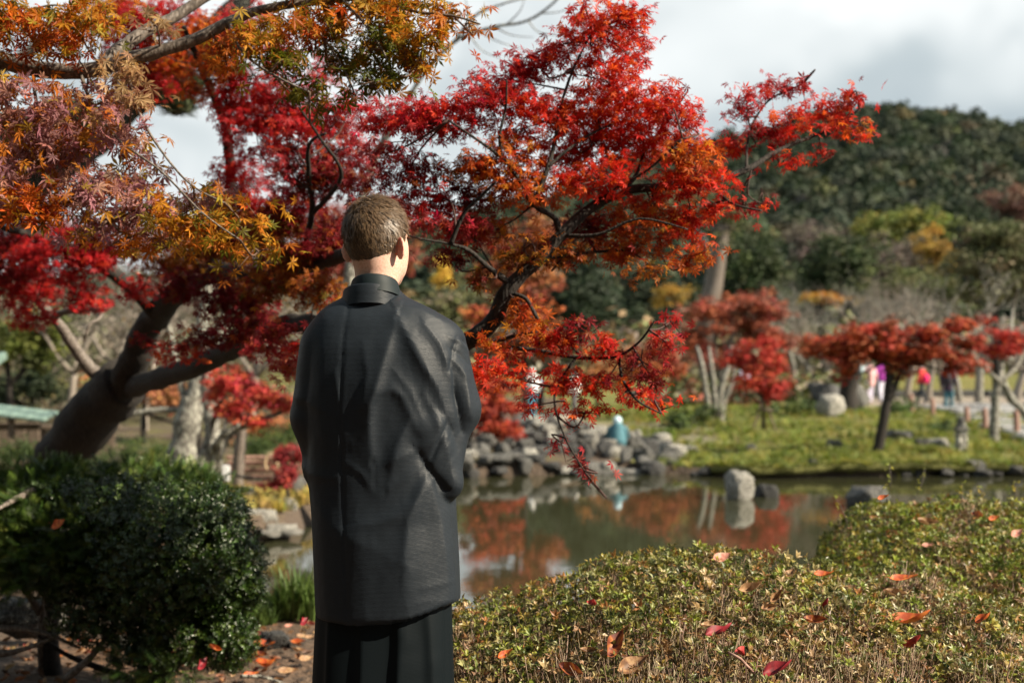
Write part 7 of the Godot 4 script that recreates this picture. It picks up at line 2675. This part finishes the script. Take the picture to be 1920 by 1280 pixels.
	# yellow shoots that stand above the far hedge
	var n := 0
	for q in [[1660, 935, 1668, 868, 6.3, "thin shoot with yellow leaves above the left end of the far hedge"], [1590, 985, 1565, 930, 5.9, "thin shoot with pale green leaves left of the far hedge"], [1705, 935, 1735, 878, 6.4, "thin red brown shoot above the far hedge's crest"], [1838, 940, 1840, 915, 6.3, "short yellow leaved sprig on the far hedge, right half"], [1890, 945, 1905, 905, 6.3, "yellow green leaved sprig on the far hedge at the right edge"], [1790, 935, 1805, 905, 6.35, "short yellow green sprig in the middle of the far hedge's crest"]]:
		var p := at(q[0], q[1] + 12.0, q[4])
		var e := at(q[2], q[3], q[4])
		var o := thing("leafy_shoot", q[5], "shoot", p)
		obj("stem", limb_mesh([Vector3.ZERO, (e - p) * 0.5 + Vector3(0.012, 0, 0.02), e - p], 0.003, 0.0012, 5, 0.0), M.brown_bark, o)
		var xs := []
		var cs := []
		for i in 9:
			var t := 0.35 + 0.65 * i / 8.0
			var s := rng.randf_range(0.012, 0.02)
			xs.append(turned((e - p) * t + Vector3(rng.randfn(), rng.randfn(), rng.randfn()) * 0.008, Vector3(rng.randfn(), 0.8, rng.randfn()), rng.randf() * TAU, Vector3(s, s, s)))
			cs.append(tint([[0.5, 0.42, 0.05, 3], [0.34, 0.36, 0.06, 2]], 0.2))
		scatter("leaves", whorl_mesh(40 + n, 5, 0.3), M.azalea_leaf, xs, cs, o)
		n += 1


# tall evergreens at the photographer's back: they keep the sky off the sides that face the camera
func build_behind() -> void:
	var spots := [[-6.0, 5.6, 12.0, 3.6], [-1.6, 6.6, 13.0, 3.6], [2.6, 8.2, 13.0, 3.6], [-10.5, 2.5, 11.5, 3.6], [-12.5, -4.0, 9.0, 3.2], [7.0, 11.5, 13.0, 3.8], [-5.5, 11.5, 16.0, 4.2], [11.5, 15.0, 13.0, 4.0]]
	for i in spots.size():
		var s = spots[i]
		var h: float = s[2]
		var r: float = s[3]
		var o := thing("evergreen_tree", "tall evergreen tree behind the photographer, " + ["nearest on the left", "nearest in the middle", "second from the right, near row", "at the far left", "beside the left garden, furthest forward", "third from the right, back row", "tallest, back row left", "at the far right"][i], "tree", Vector3(s[0], ground(s[0], -s[1]), s[1]), "evergreens behind the photographer")
		obj("trunk", limb_mesh([Vector3(0, -0.2, 0), Vector3(0.1, h * 0.4, 0), Vector3(0, h * 0.92, 0.1)], 0.22, 0.05, 9, 0.3), M.dark_bark, o)
		var xf := []
		var co := []
		for k in 1300:
			var t := pow(rng.randf(), 0.8)
			var a := rng.randf() * TAU
			var q := r * (1.05 - 0.75 * t) * sqrt(rng.randf()) * (1.0 + 0.3 * wobble.get_noise_2d(a * 1.5 + i, t * 6.0))
			var f := rng.randf_range(0.45, 0.85)
			xf.append(Transform3D(Basis(Vector3.UP, rng.randf() * TAU).scaled_local(Vector3(f, f * 0.8, f)), Vector3(cos(a) * q, 0.9 + t * (h - 0.9), sin(a) * q)))
			co.append(tint([[0.025, 0.045, 0.015, 3], [0.04, 0.06, 0.02, 2]], 0.3))
		scatter("crown", far_clumps[0], M.far_leaf, xf, co, o)
